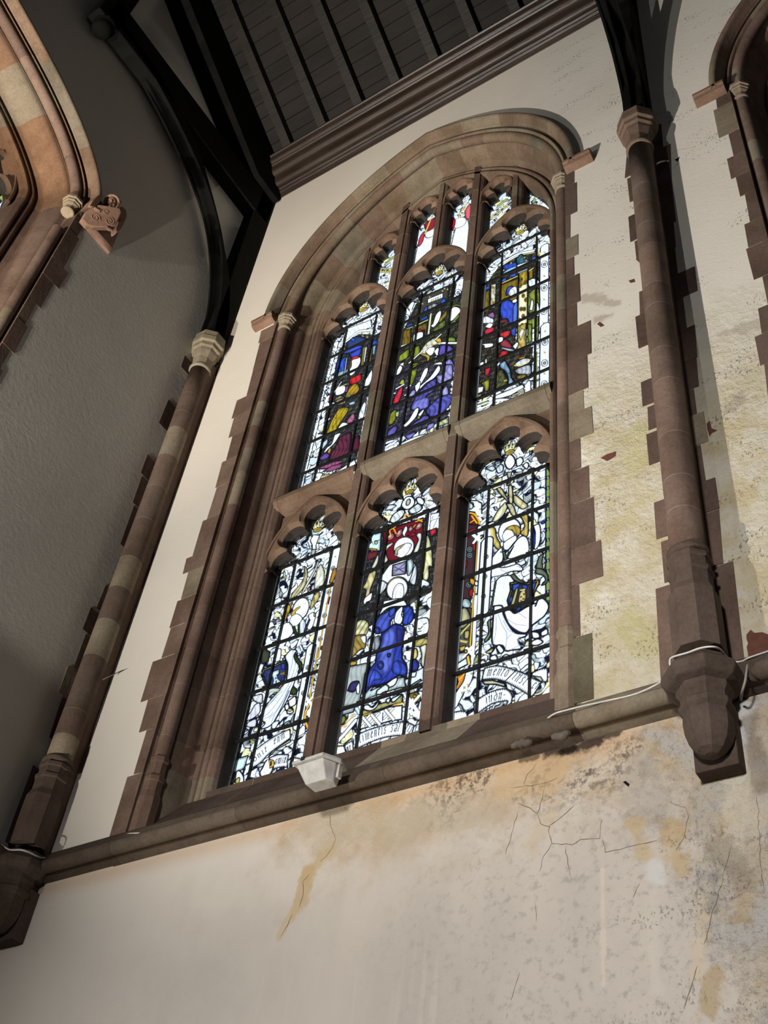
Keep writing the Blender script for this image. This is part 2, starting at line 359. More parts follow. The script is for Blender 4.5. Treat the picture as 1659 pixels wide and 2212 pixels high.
holes_mesh('wall_south', [(XWEST, 0), (XE, 0), (XE, 12.3), (XWEST, 12.3)], [], lambda p: (p[0], YS, p[1]), M['bare_stone'])
holes_mesh('floor', [(XWEST, YS), (XE, YS), (XE, YW), (XWEST, YW)], [], lambda p: (p[0], p[1], 0), M['floor'])

# boarded ceiling, each slope a run of boards laid along the nave
b = MB()
def slope(y0, y1):
    n = 44
    for k in range(n):
        ya = y0+(y1-y0)*k/n; yb = y0+(y1-y0)*(k+1)/n; g = .006 if y1 < y0 else -.006
        for (p, q, dz) in ((ya, yb-(-g), 0),):
            v = random.uniform(0, .006)
            za, zb_ = roofz(ya)+.10+v, roofz(q)+.10+v
            b.face([b.vert(t) for t in ((XWEST-.05, p, za), (XE, p, za), (XE, q, zb_), (XWEST-.05, q, zb_))])
        b.face([b.vert(t) for t in ((XWEST-.05, yb+g, roofz(yb+g)+.115), (XE, yb+g, roofz(yb+g)+.115), (XE, yb, roofz(yb)+.115), (XWEST-.05, yb, roofz(yb)+.115))])
slope(3.6, ymid); slope(YS, ymid)
o = b.build('ceiling', M['board']); o['kind'] = 'structure'
# closing boards over the roof so that no sky shows between them
b = MB()
b.face([b.vert(t) for t in ((XWEST-.6, 4.3, roofz(3.6)-.05), (XE+.2, 4.3, roofz(3.6)-.05), (XE+.2, ymid, roofz(ymid)+.45), (XWEST-.6, ymid, roofz(ymid)+.45))])
b.face([b.vert(t) for t in ((XWEST-.6, YS-.6, roofz(YS)-.05), (XE+.2, YS-.6, roofz(YS)-.05), (XE+.2, ymid, roofz(ymid)+.45), (XWEST-.6, ymid, roofz(ymid)+.45))])
adopt(b.build('roof_covering', M['dark']), o)

# moulded wall plate (cornice) between the trusses
def extrude_x(prof, x0, x1, name, material, parent=None, n=1, c=(.2, .2, .2), sm=False):
    b = MB(); rows = [[(x0+(x1-x0)*k/n, y, z) for (y, z) in prof] for k in range(n+1)]
    ids = b.grid(rows, c, sm); b.face(ids[0][::-1], c); b.face(ids[-1], c)
    return b.build(name, material, parent)
def arcp(cy, cz, r, a0, a1, n=6):
    return [(cy+r*math.cos(math.radians(a0+(a1-a0)*k/n)), cz+r*math.sin(math.radians(a0+(a1-a0)*k/n))) for k in range(n+1)]
CORN = ([(3.62, 11.715), (3.585, 11.715), (3.585, 11.735), (3.57, 11.735), (3.57, 11.75), (3.55, 11.755), (3.55, 11.78), (3.53, 11.785)]
        + arcp(3.505, 11.835, .05, -60, -170, 6) + [(3.445, 11.85), (3.445, 11.862)]
        + arcp(3.43, 11.925, .055, -75, -190, 6) + [(3.37, 11.945), (3.37, 11.965), (3.355, 11.97), (3.355, 11.99)]
        + arcp(3.345, 12.02, .025, -90, -200, 4) + [(3.315, 12.035), (3.315, 12.06), (3.30, 12.065), (3.30, 12.09), (3.40, 12.12), (3.62, 12.12)])
for k, (xa, xb) in enumerate(((-4.80, -1.23), (-.98, 3.5))):
    o = extrude_x(CORN, xa, xb, 'trim_%d' % (k+1), M['wallplate']); o['kind'] = 'structure'

# string course with its sloping sill
STR = ([(3.62, 4.405), (3.588, 4.405), (3.57, 4.418), (3.545, 4.422)] + arcp(3.535, 4.462, .042, -75, -200, 7)
       + [(3.505, 4.485), (3.52, 4.50)] + [(3.53, 4.53), (3.575, 4.575), (3.62, 4.60)])
def string_piece(x0, x1, name, n=1):
    b = MB(); rows = []; cols = []
    xs = [x0]; 
    while xs[-1] < x1-.9: xs += [xs[-1]+random.uniform(.7, .95)]; xs += [xs[-1]+.004]
    xs.append(x1)
    rows = [[(x, y, z) for (y, z) in STR] for x in xs]
    cc = [pick([(.115, .088, .066), (.125, .098, .074), (.105, .080, .062)], .15) if k % 2 == 0 else (.07, .055, .045) for k in range(len(xs))]
    ids = b.grid(rows, None, True, False, lambda i, j: cc[i])
    b.face(ids[0][::-1], cc[0]); b.face(ids[-1], cc[0])
    o = b.build(name, M['stone']); o['kind'] = 'structure'; return o
string_piece(-5.0, -1.12, 'trim_3'); string_piece(-1.08, 3.55, 'trim_4')
# the same course returned along the west wall
b = MB(); rows = [[(XWEST+(3.6-y), yy, z) for (y, z) in STR] for yy in (3.58, -4.0)]
b.grid(rows, (.21, .15, .11), True); o = b.build('trim_5', M['stone']); o['kind'] = 'structure'

# ================================================================== WINDOWS
def northmap(xc): return lambda u, d, z: (xc+u, YW+d, z)
def westmap(yc): return lambda u, d, z: (XWEST-d, yc-u, z)

# jamb and arch moulding: (u inward from the groove, depth d behind the wall face)
JAMB = ([(-.045, -.002), (-.030, -.002), (-.012, .012), (-.008, .05), (.004, .075), (.012, .095)]
        + [(.02+.085*math.sin(math.radians(a)), .085+.165*(1-math.cos(math.radians(a)))) for a in (12, 30, 48, 64, 78, 90)]
        + [(.135, .25), (.138, .262), (.142, .274), (.148, .276)]
        + [(.172-.021*math.cos(math.radians(a)), .268-.021*math.sin(math.radians(a))) for a in (0, 30, 60, 90, 120, 150, 180)]
        + [(.196, .275), (.203, .275), (.205, .247), (.230, .247), (.232, .262)]
        + [(.236+.016*math.sin(math.radians(a)), .262+.055*(1-math.cos(math.radians(a)))) for a in (20, 50, 80)]
        + [(.256, .32), (.256, .42)])
COLON = [(.036-.043*math.cos(math.radians(a)), .052-.043*math.sin(math.radians(a))) for a in range(-60, 241, 25)]
# arch orders between the hood and the hollow
ARCH = [(-.074, .004), (-.070, .018), (-.062, .036), (-.050, .046), (-.036, .044), (-.027, .030), (-.023, .010), (-.018, .004), (-.008, .004), (-.004, .02), (.004, .03)]
HOOD = ([(-.132, .01), (-.132, -.035), (-.124, -.062), (-.105, -.078), (-.086, -.078), (-.074, -.07), (-.070, -.055)]
        + [(-.062, -.035), (-.054, -.015), (-.045, .01)])
ROLL = [(-.066-.015*math.cos(math.radians(a)), -.006-.015*math.sin(math.radians(a))) for a in range(-30, 211, 40)]

def courses(n, jitter=.02):
    s = sorted([k/n+random.uniform(-jitter, jitter) if 0 < k < n else k/n for k in range(n+1)]); return s
def sweep(b, prof, xc, side, smap, zb, s0, s1, ncourse, zs=ZS, flipc=0, seg=6, pal=RED, pale=.12):
    """sweep a moulding; stones change colour at each course with a thin pale joint"""
    cs = [s0+(s1-s0)*q for q in courses(ncourse)]; S = []; C = []
    for a, c in zip(cs[:-1], cs[1:]):
        col = pick(pal, pale); j = .0005 if s1 <= 1 else .0011
        k = max(1, seg)
        pts = [a+(c-a)*q/k for q in range(k)]
        if S: pts[0] = a+j
        S += pts; C += [col]*len(pts)
        S.append(c-j*0); C.append(tuple(v*1.0 for v in MORT))
        if c < cs[-1]: S.append(c+j*.98); C.append(col)
    rows = []
    for s in S:
        row = []
        for (u, d) in prof:
            x, z = arch_pt(xc, u, side, s, zb, zs); row.append(smap(x-xc, d, z))
        rows.append(row)
    b.grid(rows, None, True, False, lambda i, j: SHADE_TONE if prof is JAMB and j >= len(prof)-3 else C[i])  # last jamb strips by the glass coloured dark to stand for shade

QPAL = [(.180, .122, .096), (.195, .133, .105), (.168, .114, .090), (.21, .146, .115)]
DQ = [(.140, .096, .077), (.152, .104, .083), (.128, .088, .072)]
def quoins(b, lst, inner, plane, proud=.003, pal=None, pale=.06):
    """lst: (outer_x_top, outer_x_bottom, ztop, zbot)"""
    for (xa, xb, z1, z0) in lst:
        c = pick(pal or QPAL, pale)
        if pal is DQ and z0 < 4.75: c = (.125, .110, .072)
        p = plane
        d0 = -proud-random.uniform(0, .002)
        pts = [(inner, z1-.003), (xa, z1-.003), (xb, z0+.003), (inner, z0+.003)]
        F = [b.vert(p(x, d0, z)) for x, z in pts]; B = [b.vert(p(x, .02, z)) for x, z in pts]
        b.face(F, c)
        for k in range(4): b.face((F[k], F[(k+1) % 4], B[(k+1) % 4], B[k]), c)
    return b
def pxq(rows, plane='Y', coord=YW):
    out = []
    for (x0, y0), (x1, y1) in rows:
        f = onY if plane == 'Y' else onX
        a = f(x0, y0, coord); c = f(x1, y1, coord); i = 0 if plane == 'Y' else 1
        out.append((a[i], c[i], a[2], c[2]))
    # close the vertical gaps between neighbouring stones
    out.sort(key=lambda q: -q[2]); res = []
    for k, q in enumerate(out):
        zt = q[2]; zb = q[3]
        if k: zt = res[-1][3]
        res.append([q[0], q[1], zt, zb])
    return res
QL = [((565, 715.5), (558.6, 742.5)), ((561, 743.7), (546, 803)), ((547, 802), (533, 856)), ((512, 868), (500.8, 905.7)), ((505, 906.5), (494, 947)), ((501.5, 947), (489, 995)), ((479.5, 1003), (465.7, 1055)), ((468.7, 1055), (447.5, 1122.4)), ((438, 1130), (416.7, 1201.5)), ((404, 1206.5), (395.4, 1241)), ((408, 1236), (391.6, 1296)), ((384, 1300), (366.5, 1358)), ((370.4, 1356), (349, 1423)), ((331, 1429), (304, 1518)), ((320, 1516), (301, 1583.5)), ((317, 1581.5), (289.5, 1674)), ((274, 1685), (236, 1811))]
QR = [((1240.8, 362), (1240.8, 396)), ((1246, 395), (1247, 457.5)), ((1232, 463), (1232, 514)), ((1249, 508), (1249.5, 550)), ((1239.8, 555), (1240.5, 595.6)), ((1252, 592), (1254, 651)), ((1246, 656), (1247, 705)), ((1276, 694), (1277.6, 764)), ((1268, 767), (1270.5, 838)), ((1260, 848), (1261.7, 883.7)), ((1278, 879.6), (1282, 936)), ((1253, 948), (1255, 1012)), ((1272, 1012), (1274, 1076)), ((1282.7, 1080), (1286.6, 1170.5)), ((1298, 1170.5), (1303, 1245.6)), ((1251, 1265), (1254, 1374.7)), ((1279, 1371), (1282.7, 1511))]
Q2 = [((185, 481.5), (166, 511)), ((169, 519), (137, 579)), ((146, 592), (126, 625.7)), ((114, 617), (86, 667)), ((75.6, 660.5), (53.7, 701)), ((58.7, 707), (29, 765)), ((21, 759), (0, 796)), ((4, 806), (-40, 880)), ((-30, 872), (-70, 950))]
Q3 = [((1546, 207), (1549.6, 235)), ((1542.7, 245), (1553.5, 300)), ((1574.7, 293), (1585, 337.6)), ((1572, 350), (1580, 388)), ((1590, 384.5), (1599.4, 425.6)), ((1610, 423), (1620.4, 480)), ((1609, 489.6), (1617, 536)), ((1612.8, 543), (1629, 605.7)), ((1647.5, 600.6), (1659, 658)), ((1641.8, 685), (1645.8, 722)), ((1631.7, 733.7), (1643, 791)), ((1655, 805), (1662, 880)), ((1670, 890), (1678, 980)), ((1668, 990), (1676, 1090)), ((1676, 1100), (1684, 1200)), ((1672, 1210), (1680, 1330))]

def capital(b, u, d, smap, zt, c, r=.043, h=.16):
    """octagonal moulded capital of a window shaft"""
    prof = [(r+.002, zt-h), (r+.012, zt-h+.012), (r+.002, zt-h+.026), (r, zt-h+.03), (r+.004, zt-h+.06), (r+.018, zt-h+.085), (r+.018, zt-h+.10), (r+.027, zt-h+.105), (r+.027, zt-h+.128), (r+.038, zt-h+.134), (r+.038, zt)]
    for n, rot, lo, hi in ((8, math.pi/8, 3, 11), (16, 0, 0, 4)):
        rows = []
        for (rr, z) in prof[lo:hi]:
            rows.append([smap(u+rr*math.cos(rot+2*math.pi*k/n), d+rr*math.sin(rot+2*math.pi*k/n), z) for k in range(n)])
        ids = b.grid(rows, c, n == 16, True); b.face(ids[0][::-1], c); b.face(ids[-1], c)
def shaftbase(b, u, d, smap, z0, c, r=.043):
    P = [(r+.020, z0, 8), (r+.020, z0+.30, 8), (r+.010, z0+.34, 8), (r+.010, z0+.40, 8), (r+.016, z0+.405, 8), (r+.016, z0+.43, 8), (r+.004, z0+.45, 8), (r+.004, z0+.52, 8), (r+.012, z0+.53, 8), (r+.012, z0+.555, 8), (r, z0+.57, 8)]
    rows = [[smap(u+rr*math.cos(math.pi/8+2*math.pi*k/8), d+rr*math.sin(math.pi/8+2*math.pi*k/8), z) for k in range(8)] for rr, z, _ in P]
    ids = b.grid(rows, c, False, True); b.face(ids[-1], c)

# ---- cusped heads ---------------------------------------------------
def ray_circle(px, pz, dx, dz, cx, cz, r):
    ox, oz = px-cx, pz-cz; B = ox*dx+oz*dz; Cc = ox*ox+oz*oz-r*r; D = B*B-Cc
    return -1 if D < 0 else -B+math.sqrt(D)
class Head:
    """circles of the foils, seen from a centre"""
    def __init__(s, hw, fw, zc, foils, core, aR, aE, aZ):
        s.hw, s.fw, s.zc, s.foils, s.core, s.aR, s.aE, s.aZ = hw, fw, zc, foils, core, aR, aE, aZ
    def foil(s, phi, grow=0):
        dx, dz = math.cos(phi), math.sin(phi)
        r = s.core-grow*.1 if s.core else .01
        for (cx, cz, cr) in s.foils:
            for sg in ((1, -1) if cx else (1,)):
                r = max(r, ray_circle(0, s.zc, dx, dz, sg*cx, cz, cr+grow))
        lim = (s.hw+grow)/abs(dx) if abs(dx) > 1e-6 else 9
        return min(r, lim)
    def arch(s, phi, grow=0):
        dx, dz = math.cos(phi), math.sin(phi)
        r1 = ray_circle(0, s.zc, dx, dz, -s.aE, s.aZ, s.aR+grow); r2 = ray_circle(0, s.zc, dx, dz, s.aE, s.aZ, s.aR+grow)
        r = min(r1, r2); w = s.aR-s.aE+grow
        if s.zc+r*dz < s.aZ: r = w/abs(dx)
        return r
HEADL = Head(.2935, .33, 6.72, [(0, 7.004, .092), (.150, 6.865, .092), (.203, 6.66, .0905)], .190, .582, .245, 6.62)
HEADP = Head(.1195, .150, 10.145, [(0, 10.29, .055), (.062, 10.175, .066)], .098, .262, .112, 10.16)
def head_mesh(b, H, smap, uc, dz, plate=None, n=150, pal=ORNG, ext=False, d_front=.262, d_glass=.385, phi0=-26):
    p0, p1 = math.radians(phi0), math.radians(180-phi0)
    ph = [p0+(p1-p0)*k/n for k in range(n+1)]
    c1, c3 = pick(pal, .1), pick(pal, .1); c2 = tuple(v*.96 for v in c1)
    def P(r, f, d): return smap(uc+r*math.cos(f), d, H.zc+dz+r*math.sin(f))
    o = lambda f: min(H.foil(f), H.arch(f, -.03))
    of = lambda f, g: min(H.foil(f, g), H.arch(f, -.022))
    B = []
    if plate:
        B.append(([(plate, d_front+.058), (lambda f: H.arch(f, .03), d_front+.058), (lambda f: H.arch(f, .012), d_front+.04), (lambda f: H.arch(f, .006), d_front+.004)], True))
    if ext: B.append(([(lambda f: H.arch(f, .004), d_glass), (lambda f: H.arch(f, .012), d_front+.05), (lambda f: H.arch(f, .008), d_front+.004)], True))
    B.append(([(lambda f: H.arch(f, .006), d_front+.004), (lambda f: H.arch(f, .0), d_front), (lambda f: H.arch(f, -.016), d_front)], False))
    fl = lambda f: min(H.foil(f, .019), H.arch(f, -.020))
    B.append(([(lambda f: H.arch(f, -.016), d_front), (lambda f: H.arch(f, -.0165), d_front+.012), (lambda f: H.arch(f, -.018), d_front+.014), (fl, d_front+.016)], False))
    B.append(([(fl, d_front+.016), (lambda f: min(H.foil(f, .014), H.arch(f, -.022)), d_front+.030), (lambda f: min(H.foil(f, .006), H.arch(f, -.030)), d_front+.044), (o, d_front+.050)], True))
    B.append(([(o, d_front+.050), (o, d_glass-.025), (lambda f: o(f)-.007, d_glass-.02), (lambda f: o(f)-.007, d_glass+.02)], 'shade_band'))  # soffit band darkened in its colour, imitating shade
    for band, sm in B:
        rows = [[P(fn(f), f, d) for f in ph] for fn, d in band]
        b.grid(rows, None, sm is True, False, lambda i, j: SHADE_TONE if sm == 'shade_band' else c1 if j < n*.30 else (c2 if j < n*.5 else c3))

def mullion_profile(fw, tw, d0=.247):
    """half plan of a mullion: fillet, hollow chamfer, straight side"""
    h = [(fw/2, d0), (fw/2+.002, d0+.014)]
    g = tw/2
    for a in (15, 40, 65, 90): h.append((fw/2+.004+(g-fw/2-.004)*math.sin(math.radians(a)), d0+.016+.057*(1-math.cos(math.radians(a)))))
    h += [(g, d0+.085), (g, d0+.15)]
    return h
def mullion_mesh(b, smap, uc, z0, z1fn, fw, tw, d0=.247, nc=12, pal=RED):
    h = mullion_profile(fw, tw, d0); prof = [(-u, d) for u, d in h[::-1]]+h
    ztop = z1fn(0, d0); cs = courses(nc); C = []; T = []
    for a, c in zip(cs[:-1], cs[1:]):
        T += [a+.001, c-.001]; C += [pick(pal), MORT]
    rows = [[smap(uc+u, d, z0+(z1fn(u, d)-z0)*t) for (u, d) in prof] for t in T]
    b.grid(rows, None, lambda j: False, False, lambda i, j: SHADE_TONE if j in (0, 1, 2, len(prof)-2, len(prof)-3, len(prof)-4) else tuple(v*.9 for v in C[i]))  # mullion side strips next to the glass painted dark as shade

def arch_z(x, u):
    R = AH-u+ES; dx = abs(x)+ES
    return ZS+math.sqrt(max(R*R-dx*dx, 0)) if dx < R else ZS
ZB = 4.43
win = empty('window_1', (XC, YW, 4.98)); win['kind'] = 'structure'
NM = northmap(XC)
def part(bm, name, material=None, parent=None, **kw):
    o = bm.build(name, material or M['stone'], None, **kw); adopt(o, parent or win); return o
for side in (-1, 1):
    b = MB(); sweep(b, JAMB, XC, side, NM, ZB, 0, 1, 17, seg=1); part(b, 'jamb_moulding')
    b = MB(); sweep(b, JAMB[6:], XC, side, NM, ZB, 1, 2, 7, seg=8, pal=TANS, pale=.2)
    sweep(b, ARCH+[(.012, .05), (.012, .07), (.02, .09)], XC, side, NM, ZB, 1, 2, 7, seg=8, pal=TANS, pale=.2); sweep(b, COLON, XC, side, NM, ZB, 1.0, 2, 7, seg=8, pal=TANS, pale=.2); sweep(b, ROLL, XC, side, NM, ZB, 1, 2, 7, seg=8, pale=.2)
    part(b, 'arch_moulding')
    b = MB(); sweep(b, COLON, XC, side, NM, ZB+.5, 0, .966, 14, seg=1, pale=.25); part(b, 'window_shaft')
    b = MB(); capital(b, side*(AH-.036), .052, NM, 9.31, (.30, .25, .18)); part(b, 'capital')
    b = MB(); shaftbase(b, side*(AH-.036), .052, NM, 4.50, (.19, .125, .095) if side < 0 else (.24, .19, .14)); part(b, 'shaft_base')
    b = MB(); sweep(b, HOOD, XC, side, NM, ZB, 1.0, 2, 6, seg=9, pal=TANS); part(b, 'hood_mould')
    b = MB()
    ox = side*(AH+.124)
    x0, x1 = sorted((side*(AH+.03), side*(AH+.24)))
    pr = [(.01, 9.345), (-.055, 9.34), (-.078, 9.32), (-.078, 9.295), (-.065, 9.285), (-.058, 9.262), (-.03, 9.25), (.01, 9.25)]
    b.prism(pr, lambda p, t: NM(t, p[0], p[1]), x0, x1, (.26, .165, .12)); part(b, 'hood_stop')
b = MB(); quoins(b, pxq(QL), XC-AH-.012, lambda x, d, z: (x, YW+d, z)); part(b, 'quoin_stones')
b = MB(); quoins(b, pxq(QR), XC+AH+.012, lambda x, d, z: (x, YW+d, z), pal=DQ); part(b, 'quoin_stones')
# apex stone band of the arch on the wall face
b = MB()
for side in (-1, 1):
    rows = []
    for k in range(25):
        s = 1+k/24; rows.append([NM(*((lambda q: (q[0]-XC, dd, q[1]))(arch_pt(XC, u, side, s, ZB)))) for u, dd in ((-.12, -.001), (-.068, -.001))])
    b.grid(rows, (.25, .17, .12), True)
part(b, 'arch_face')
# sill
SILL = [(.035, 4.55), (.05, 4.63), (.14, 4.74), (.235, 4.86), (.245, 4.875), (.262, 4.885), (.262, 4.93), (.30, 4.945), (.37, 4.985), (.43, 5.0)]
b = MB(); xs = [-1.30, -.72, -.716, -.3, .1, .104, .66, .664, 1.30]
cs = [pick([(.13, .092, .072), (.12, .085, .068)], .1) for _ in xs]
b.grid([[(NM(x, d, z-.03*0)) for (d, z) in SILL] for x in xs], None, False, False, lambda i, j: MORT if (xs[i+1]-xs[i]) < .01 else cs[i]); part(b, 'sloping_sill')
# transom
TR = [(.40, 7.43), (.30, 7.33), (.235, 7.262), (.222, 7.235), (.222, 7.20), (.232, 7.185), (.245, 7.165), (.262, 7.15), (.285, 7.145), (.33, 7.14), (.40, 7.14)]
S = .722; MW = .135; LH = .2935
for cx in (-S, 0, S):
    b = MB(); c = pick(ORNG, .3); xx = [cx-.335, cx-.30, cx-.296, cx+.30, cx+.304, cx+.335]
    b.grid([[NM(x, d, z) for (d, z) in TR] for x in xx], None, False, False, lambda i, j: (.12, .08, .06) if i in (1, 3) else c); part(b, 'transom')
# mullions
def mt(uc):
    return lambda u, d: arch_z(uc+u, .14+(d-.247)*.5)+.02
for uc in (-S/2, S/2):
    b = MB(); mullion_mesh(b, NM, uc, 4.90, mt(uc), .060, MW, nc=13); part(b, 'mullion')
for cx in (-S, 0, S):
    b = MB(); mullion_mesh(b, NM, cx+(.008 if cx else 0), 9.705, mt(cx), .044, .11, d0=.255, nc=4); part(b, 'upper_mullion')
# cusped heads of the six lights
def plateL(cx):
    def f(phi):
        dx, dz = math.cos(phi), math.sin(phi); r = 9
        if abs(dx) > 1e-6: r = min(r, .345/abs(dx))
        if dz > 0: r = min(r, (7.12-6.72)/dz)
        return max(r, HEADL.arch(phi, .012))
    return f
for cx in (-S, 0, S):
    b = MB(); head_mesh(b, HEADL, NM, cx, 0, plate=plateL(cx)); part(b, 'cusped_head')
for cx in (-S, 0, S):
    b = MB(); head_mesh(b, HEADL, NM, cx, 2.585, ext=True); part(b, 'cusped_head')
# small panel heads above
PANELS = []
for cx in (-S, 0, S):
    for sg in (-1, 1):
        pc = cx+sg*(.0575+.2935)/2+ (sg*.001)
        if abs(pc) > .75: continue
        dzp = .30 if abs(pc) < .3 else 0.0
        PANELS.append((pc, dzp))
for pc, dzp in PANELS:
    def pl(phi, pc=pc, dzp=dzp):
        dx, dz = math.cos(phi), math.sin(phi); r = .165/max(abs(dx), 1e-6)
        if dz > 0:
            rr = 0.0
            for _ in range(60):
                rr += .02
                X = pc+rr*dx; Z = HEADP.zc+dzp+rr*dz
                if Z > arch_z(X, .19): break
            r = min(r, rr)
        return max(r, HEADP.arch(phi, .012))
    b = MB(); head_mesh(b, HEADP, NM, pc, dzp, plate=pl, pal=[(.24, .155, .11), (.26, .17, .12)]); part(b, 'panel_head')

# ---- window_2, in the west wall -------------------------------------
win2 = empty('window_2', (XWEST, W2C, 4.9)); win2['kind'] = 'structure'
def poly_offset(path, u):
    out = []
    for k, p in enumerate(path):
        a = np.array(path[max(k-1, 0)]); c = np.array(path[min(k+1, len(path)-1)]); t = (c-a)/np.linalg.norm(c-a)
        nrm = np.array([-t[1], t[0]])          # inward (to -y) when going up
        out.append(np.array(p)+nrm*u)
    return out
WP = [(2.01, 4.9+.365*k) for k in range(12)]+W2P[1:]
JAMB2 = [(u*1.0 if u < .05 else .05+(u-.05)*1.25, d*1.35) for u, d in JAMB]
def sweep2(b, prof, mir, i0, i1, per=2, pal=RED, pale=.15):
    L = {}
    for (u, d) in prof: L[(u, d)] = poly_offset(WP, u)
    rows = []; C = []
    for k in range(i0, i1):
        c = C[-1] if (C and k % per) else pick(pal, pale); C.append(c)
        rows.append([(XWEST-d, (2*W2C-L[(u, d)][k][0]) if mir else L[(u, d)][k][0], L[(u, d)][k][1]) for (u, d) in prof])
    b.grid(rows, None, True, False, lambda i, j: C[i])
N2 = len(WP)
COL2 = [(u, d) for u, d in COLON]
for mir in (0, 1):
    b = MB(); sweep2(b, JAMB2, mir, 0, 13, 1); part(b, 'jamb_moulding', parent=win2)
    b = MB(); sweep2(b, ARCH+[(.012, .05), (.012, .09)]+JAMB2[5:], mir, 12, N2, 6, [(.25, .145, .088), (.23, .135, .085), (.27, .155, .09)], .15)
    sweep2(b, COL2, mir, 12, N2, 6); sweep2(b, ROLL, mir, 12, N2, 6); part(b, 'arch_moulding', parent=win2)
    b = MB(); sweep2(b, COL2, mir, 0, 12, 1, RED, .3); part(b, 'window_shaft', parent=win2)
    b = MB(); sweep2(b, HOOD, mir, 12, N2, 5, ORNG, .3); part(b, 'hood_mould', parent=win2)
    y = 1.974 if not mir else 2*W2C-1.974
    b = MB(); capital(b, 0, 0, lambda u, d, z, y=y: (XWEST-.052-d, y+u, z), 9.31, (.32, .26, .18)); part(b, 'capital', parent=win2)
b = MB(); quoins(b, pxq(Q2, 'X', XWEST), 2.022, lambda y, d, z: (XWEST-d, y, z), pal=DQ); part(b, 'quoin_stones', parent=win2)
# tracery of the light next to the near jamb, and the mullions
D2 = .13
for k in range(5):
    yc = 1.32-k*.80
    mp = lambda u, d, z, yc=yc: (XWEST-D2-d, yc-u*1.08, z)
    b = MB(); head_mesh(b, HEADL, mp, 0, 2.62 if k in (0, 4) else 2.62, plate=lambda phi: min(.42/max(abs(math.cos(phi)), .01), .62)); part(b, 'cusped_head', parent=win2)
    if k < 4:
        b = MB(); mullion_mesh(b, mp, .37, 4.9, lambda u, d: 10.4, .06, .14, nc=13); part(b, 'mullion', parent=win2)

# ---- window_3, dark arch on the right --------------------------------
win3 = empty('window_3', (XC3, YW, 4.98)); win3['kind'] = 'structure'
N3 = northmap(XC3)
for side in (-1, 1):
    b = MB(); sweep(b, JAMB[:22], XC3, side, N3, ZB, 0, 1, 17, seg=1); part(b, 'jamb_moulding', parent=win3)
    b = MB(); sweep(b, ARCH+[(.012, .05), (.012, .09)]+JAMB[6:22], XC3, side, N3, ZB, 1, 2, 7, seg=8); sweep(b, COLON, XC3, side, N3, ZB, 1, 2, 7, seg=8); sweep(b, ROLL, XC3, side, N3, ZB, 1, 2, 7, seg=8); part(b, 'arch_moulding', parent=win3)
    b = MB(); sweep(b, COLON, XC3, side, N3, ZB+.5, 0, .966, 14, seg=1, pale=.05); part(b, 'window_shaft', parent=win3)
    b = MB(); capital(b, side*(AH-.036), .052, N3, 9.31, (.26, .20, .15)); part(b, 'capital', parent=win3)
    b = MB(); sweep(b, HOOD, XC3, side, N3, ZB, 1.0, 2, 6, seg=9); part(b, 'hood_mould', parent=win3)
    b = MB(); x0, x1 = sorted((side*(AH+.03), side*(AH+.24)))
    pr = [(.01, 9.345), (-.055, 9.34), (-.078, 9.32), (-.078, 9.295), (-.065, 9.285), (-.058, 9.262), (-.03, 9.25), (.01, 9.25)]
    b.prism(pr, lambda p, t: N3(t, p[0], p[1]), x0, x1, (.22, .14, .10)); part(b, 'hood_stop', parent=win3)
b = MB(); quoins(b, pxq(Q3), XC3-AH-.012, lambda x, d, z: (x, YW+d, z), pal=DQ); part(b, 'quoin_stones', parent=win3)
b = MB(); b.box((XC3-1.5, YW+.27, 4.3), (XC3+1.5, YW+1.6, 11.4)); o = part(b, 'dark_recess', M['dark'], win3)
me = o.data
import bmesh
bm = bmesh.new(); bm.from_mesh(me); bm.faces.ensure_lookup_table()
bmesh.ops.delete(bm, geom=[f for f in bm.faces if all(abs(v.co.y-(YW+.27)) < 1e-4 for v in f.verts)], context='FACES_ONLY'); bm.to_mesh(me); bm.free()

# ================================================================== WALL SHAFTS
LSR = [((1355, 328), (1350, 386)), ((1355, 387), (1361, 438)), ((1357.7, 469), (1362, 524)), ((1371, 521.6), (1375, 560)), ((1373.6, 560), (1381, 568)), ((1381, 631), (1383, 681.5)), ((1373, 685), (1380, 754)), ((1384.7, 826), (1388.7, 879.6)), ((1399, 880), (1401.5, 931)), ((1396.5, 939), (1403, 1006.6)), ((1413, 1086), (1418.7, 1166.7)), ((1428, 1170.5), (1436, 1261)), ((1416.8, 1272.6), (1428, 1469))]
RSR = [((1428.5, 267), (1433, 319)), ((1450, 321.6), (1451, 395)), ((1451, 395), (1460.5, 479)), ((1455.5, 483), (1460.5, 534)), ((1458.8, 540), (1464.6, 592)), ((1501, 579), (1507, 629)), ((1475.7, 644), (1484, 708.5)), ((1501.6, 705), (1507, 772.5)), ((1505, 776), (1510, 835)), ((1499, 840), (1506, 894)), ((1521, 892), (1530.6, 954)), ((1514, 964.5), (1525, 1038.6)), ((1546, 1037), (1555, 1099)), ((1553.5, 1099), (1563, 1218.7)), ((1585.5, 1222.5), (1610, 1440))]
RSL = [((480, 756), (472.6, 787)), ((475, 789), (467.6, 812)), ((459, 814.7), (440, 883)), ((428, 889), (409, 945)), ((416.7, 944), (397.4, 1003)), ((386, 1008.7), (373.5, 1051)), ((383, 1050), (358.8, 1112.8)), ((357, 1114), (333.7, 1195.7)), ((335.6, 1194.6), (308.6, 1271)), ((296, 1278.7), (277.8, 1334.6)), ((270, 1342), (256.6, 1392.5)), ((262, 1392.5), (235, 1462)), ((229.6, 1469.7), (210, 1529.5)), ((216, 1528), (193, 1612.4)), ((196, 1612), (177, 1670)), ((159, 1678), (122, 1780)), ((122, 1780), (100, 1850))]
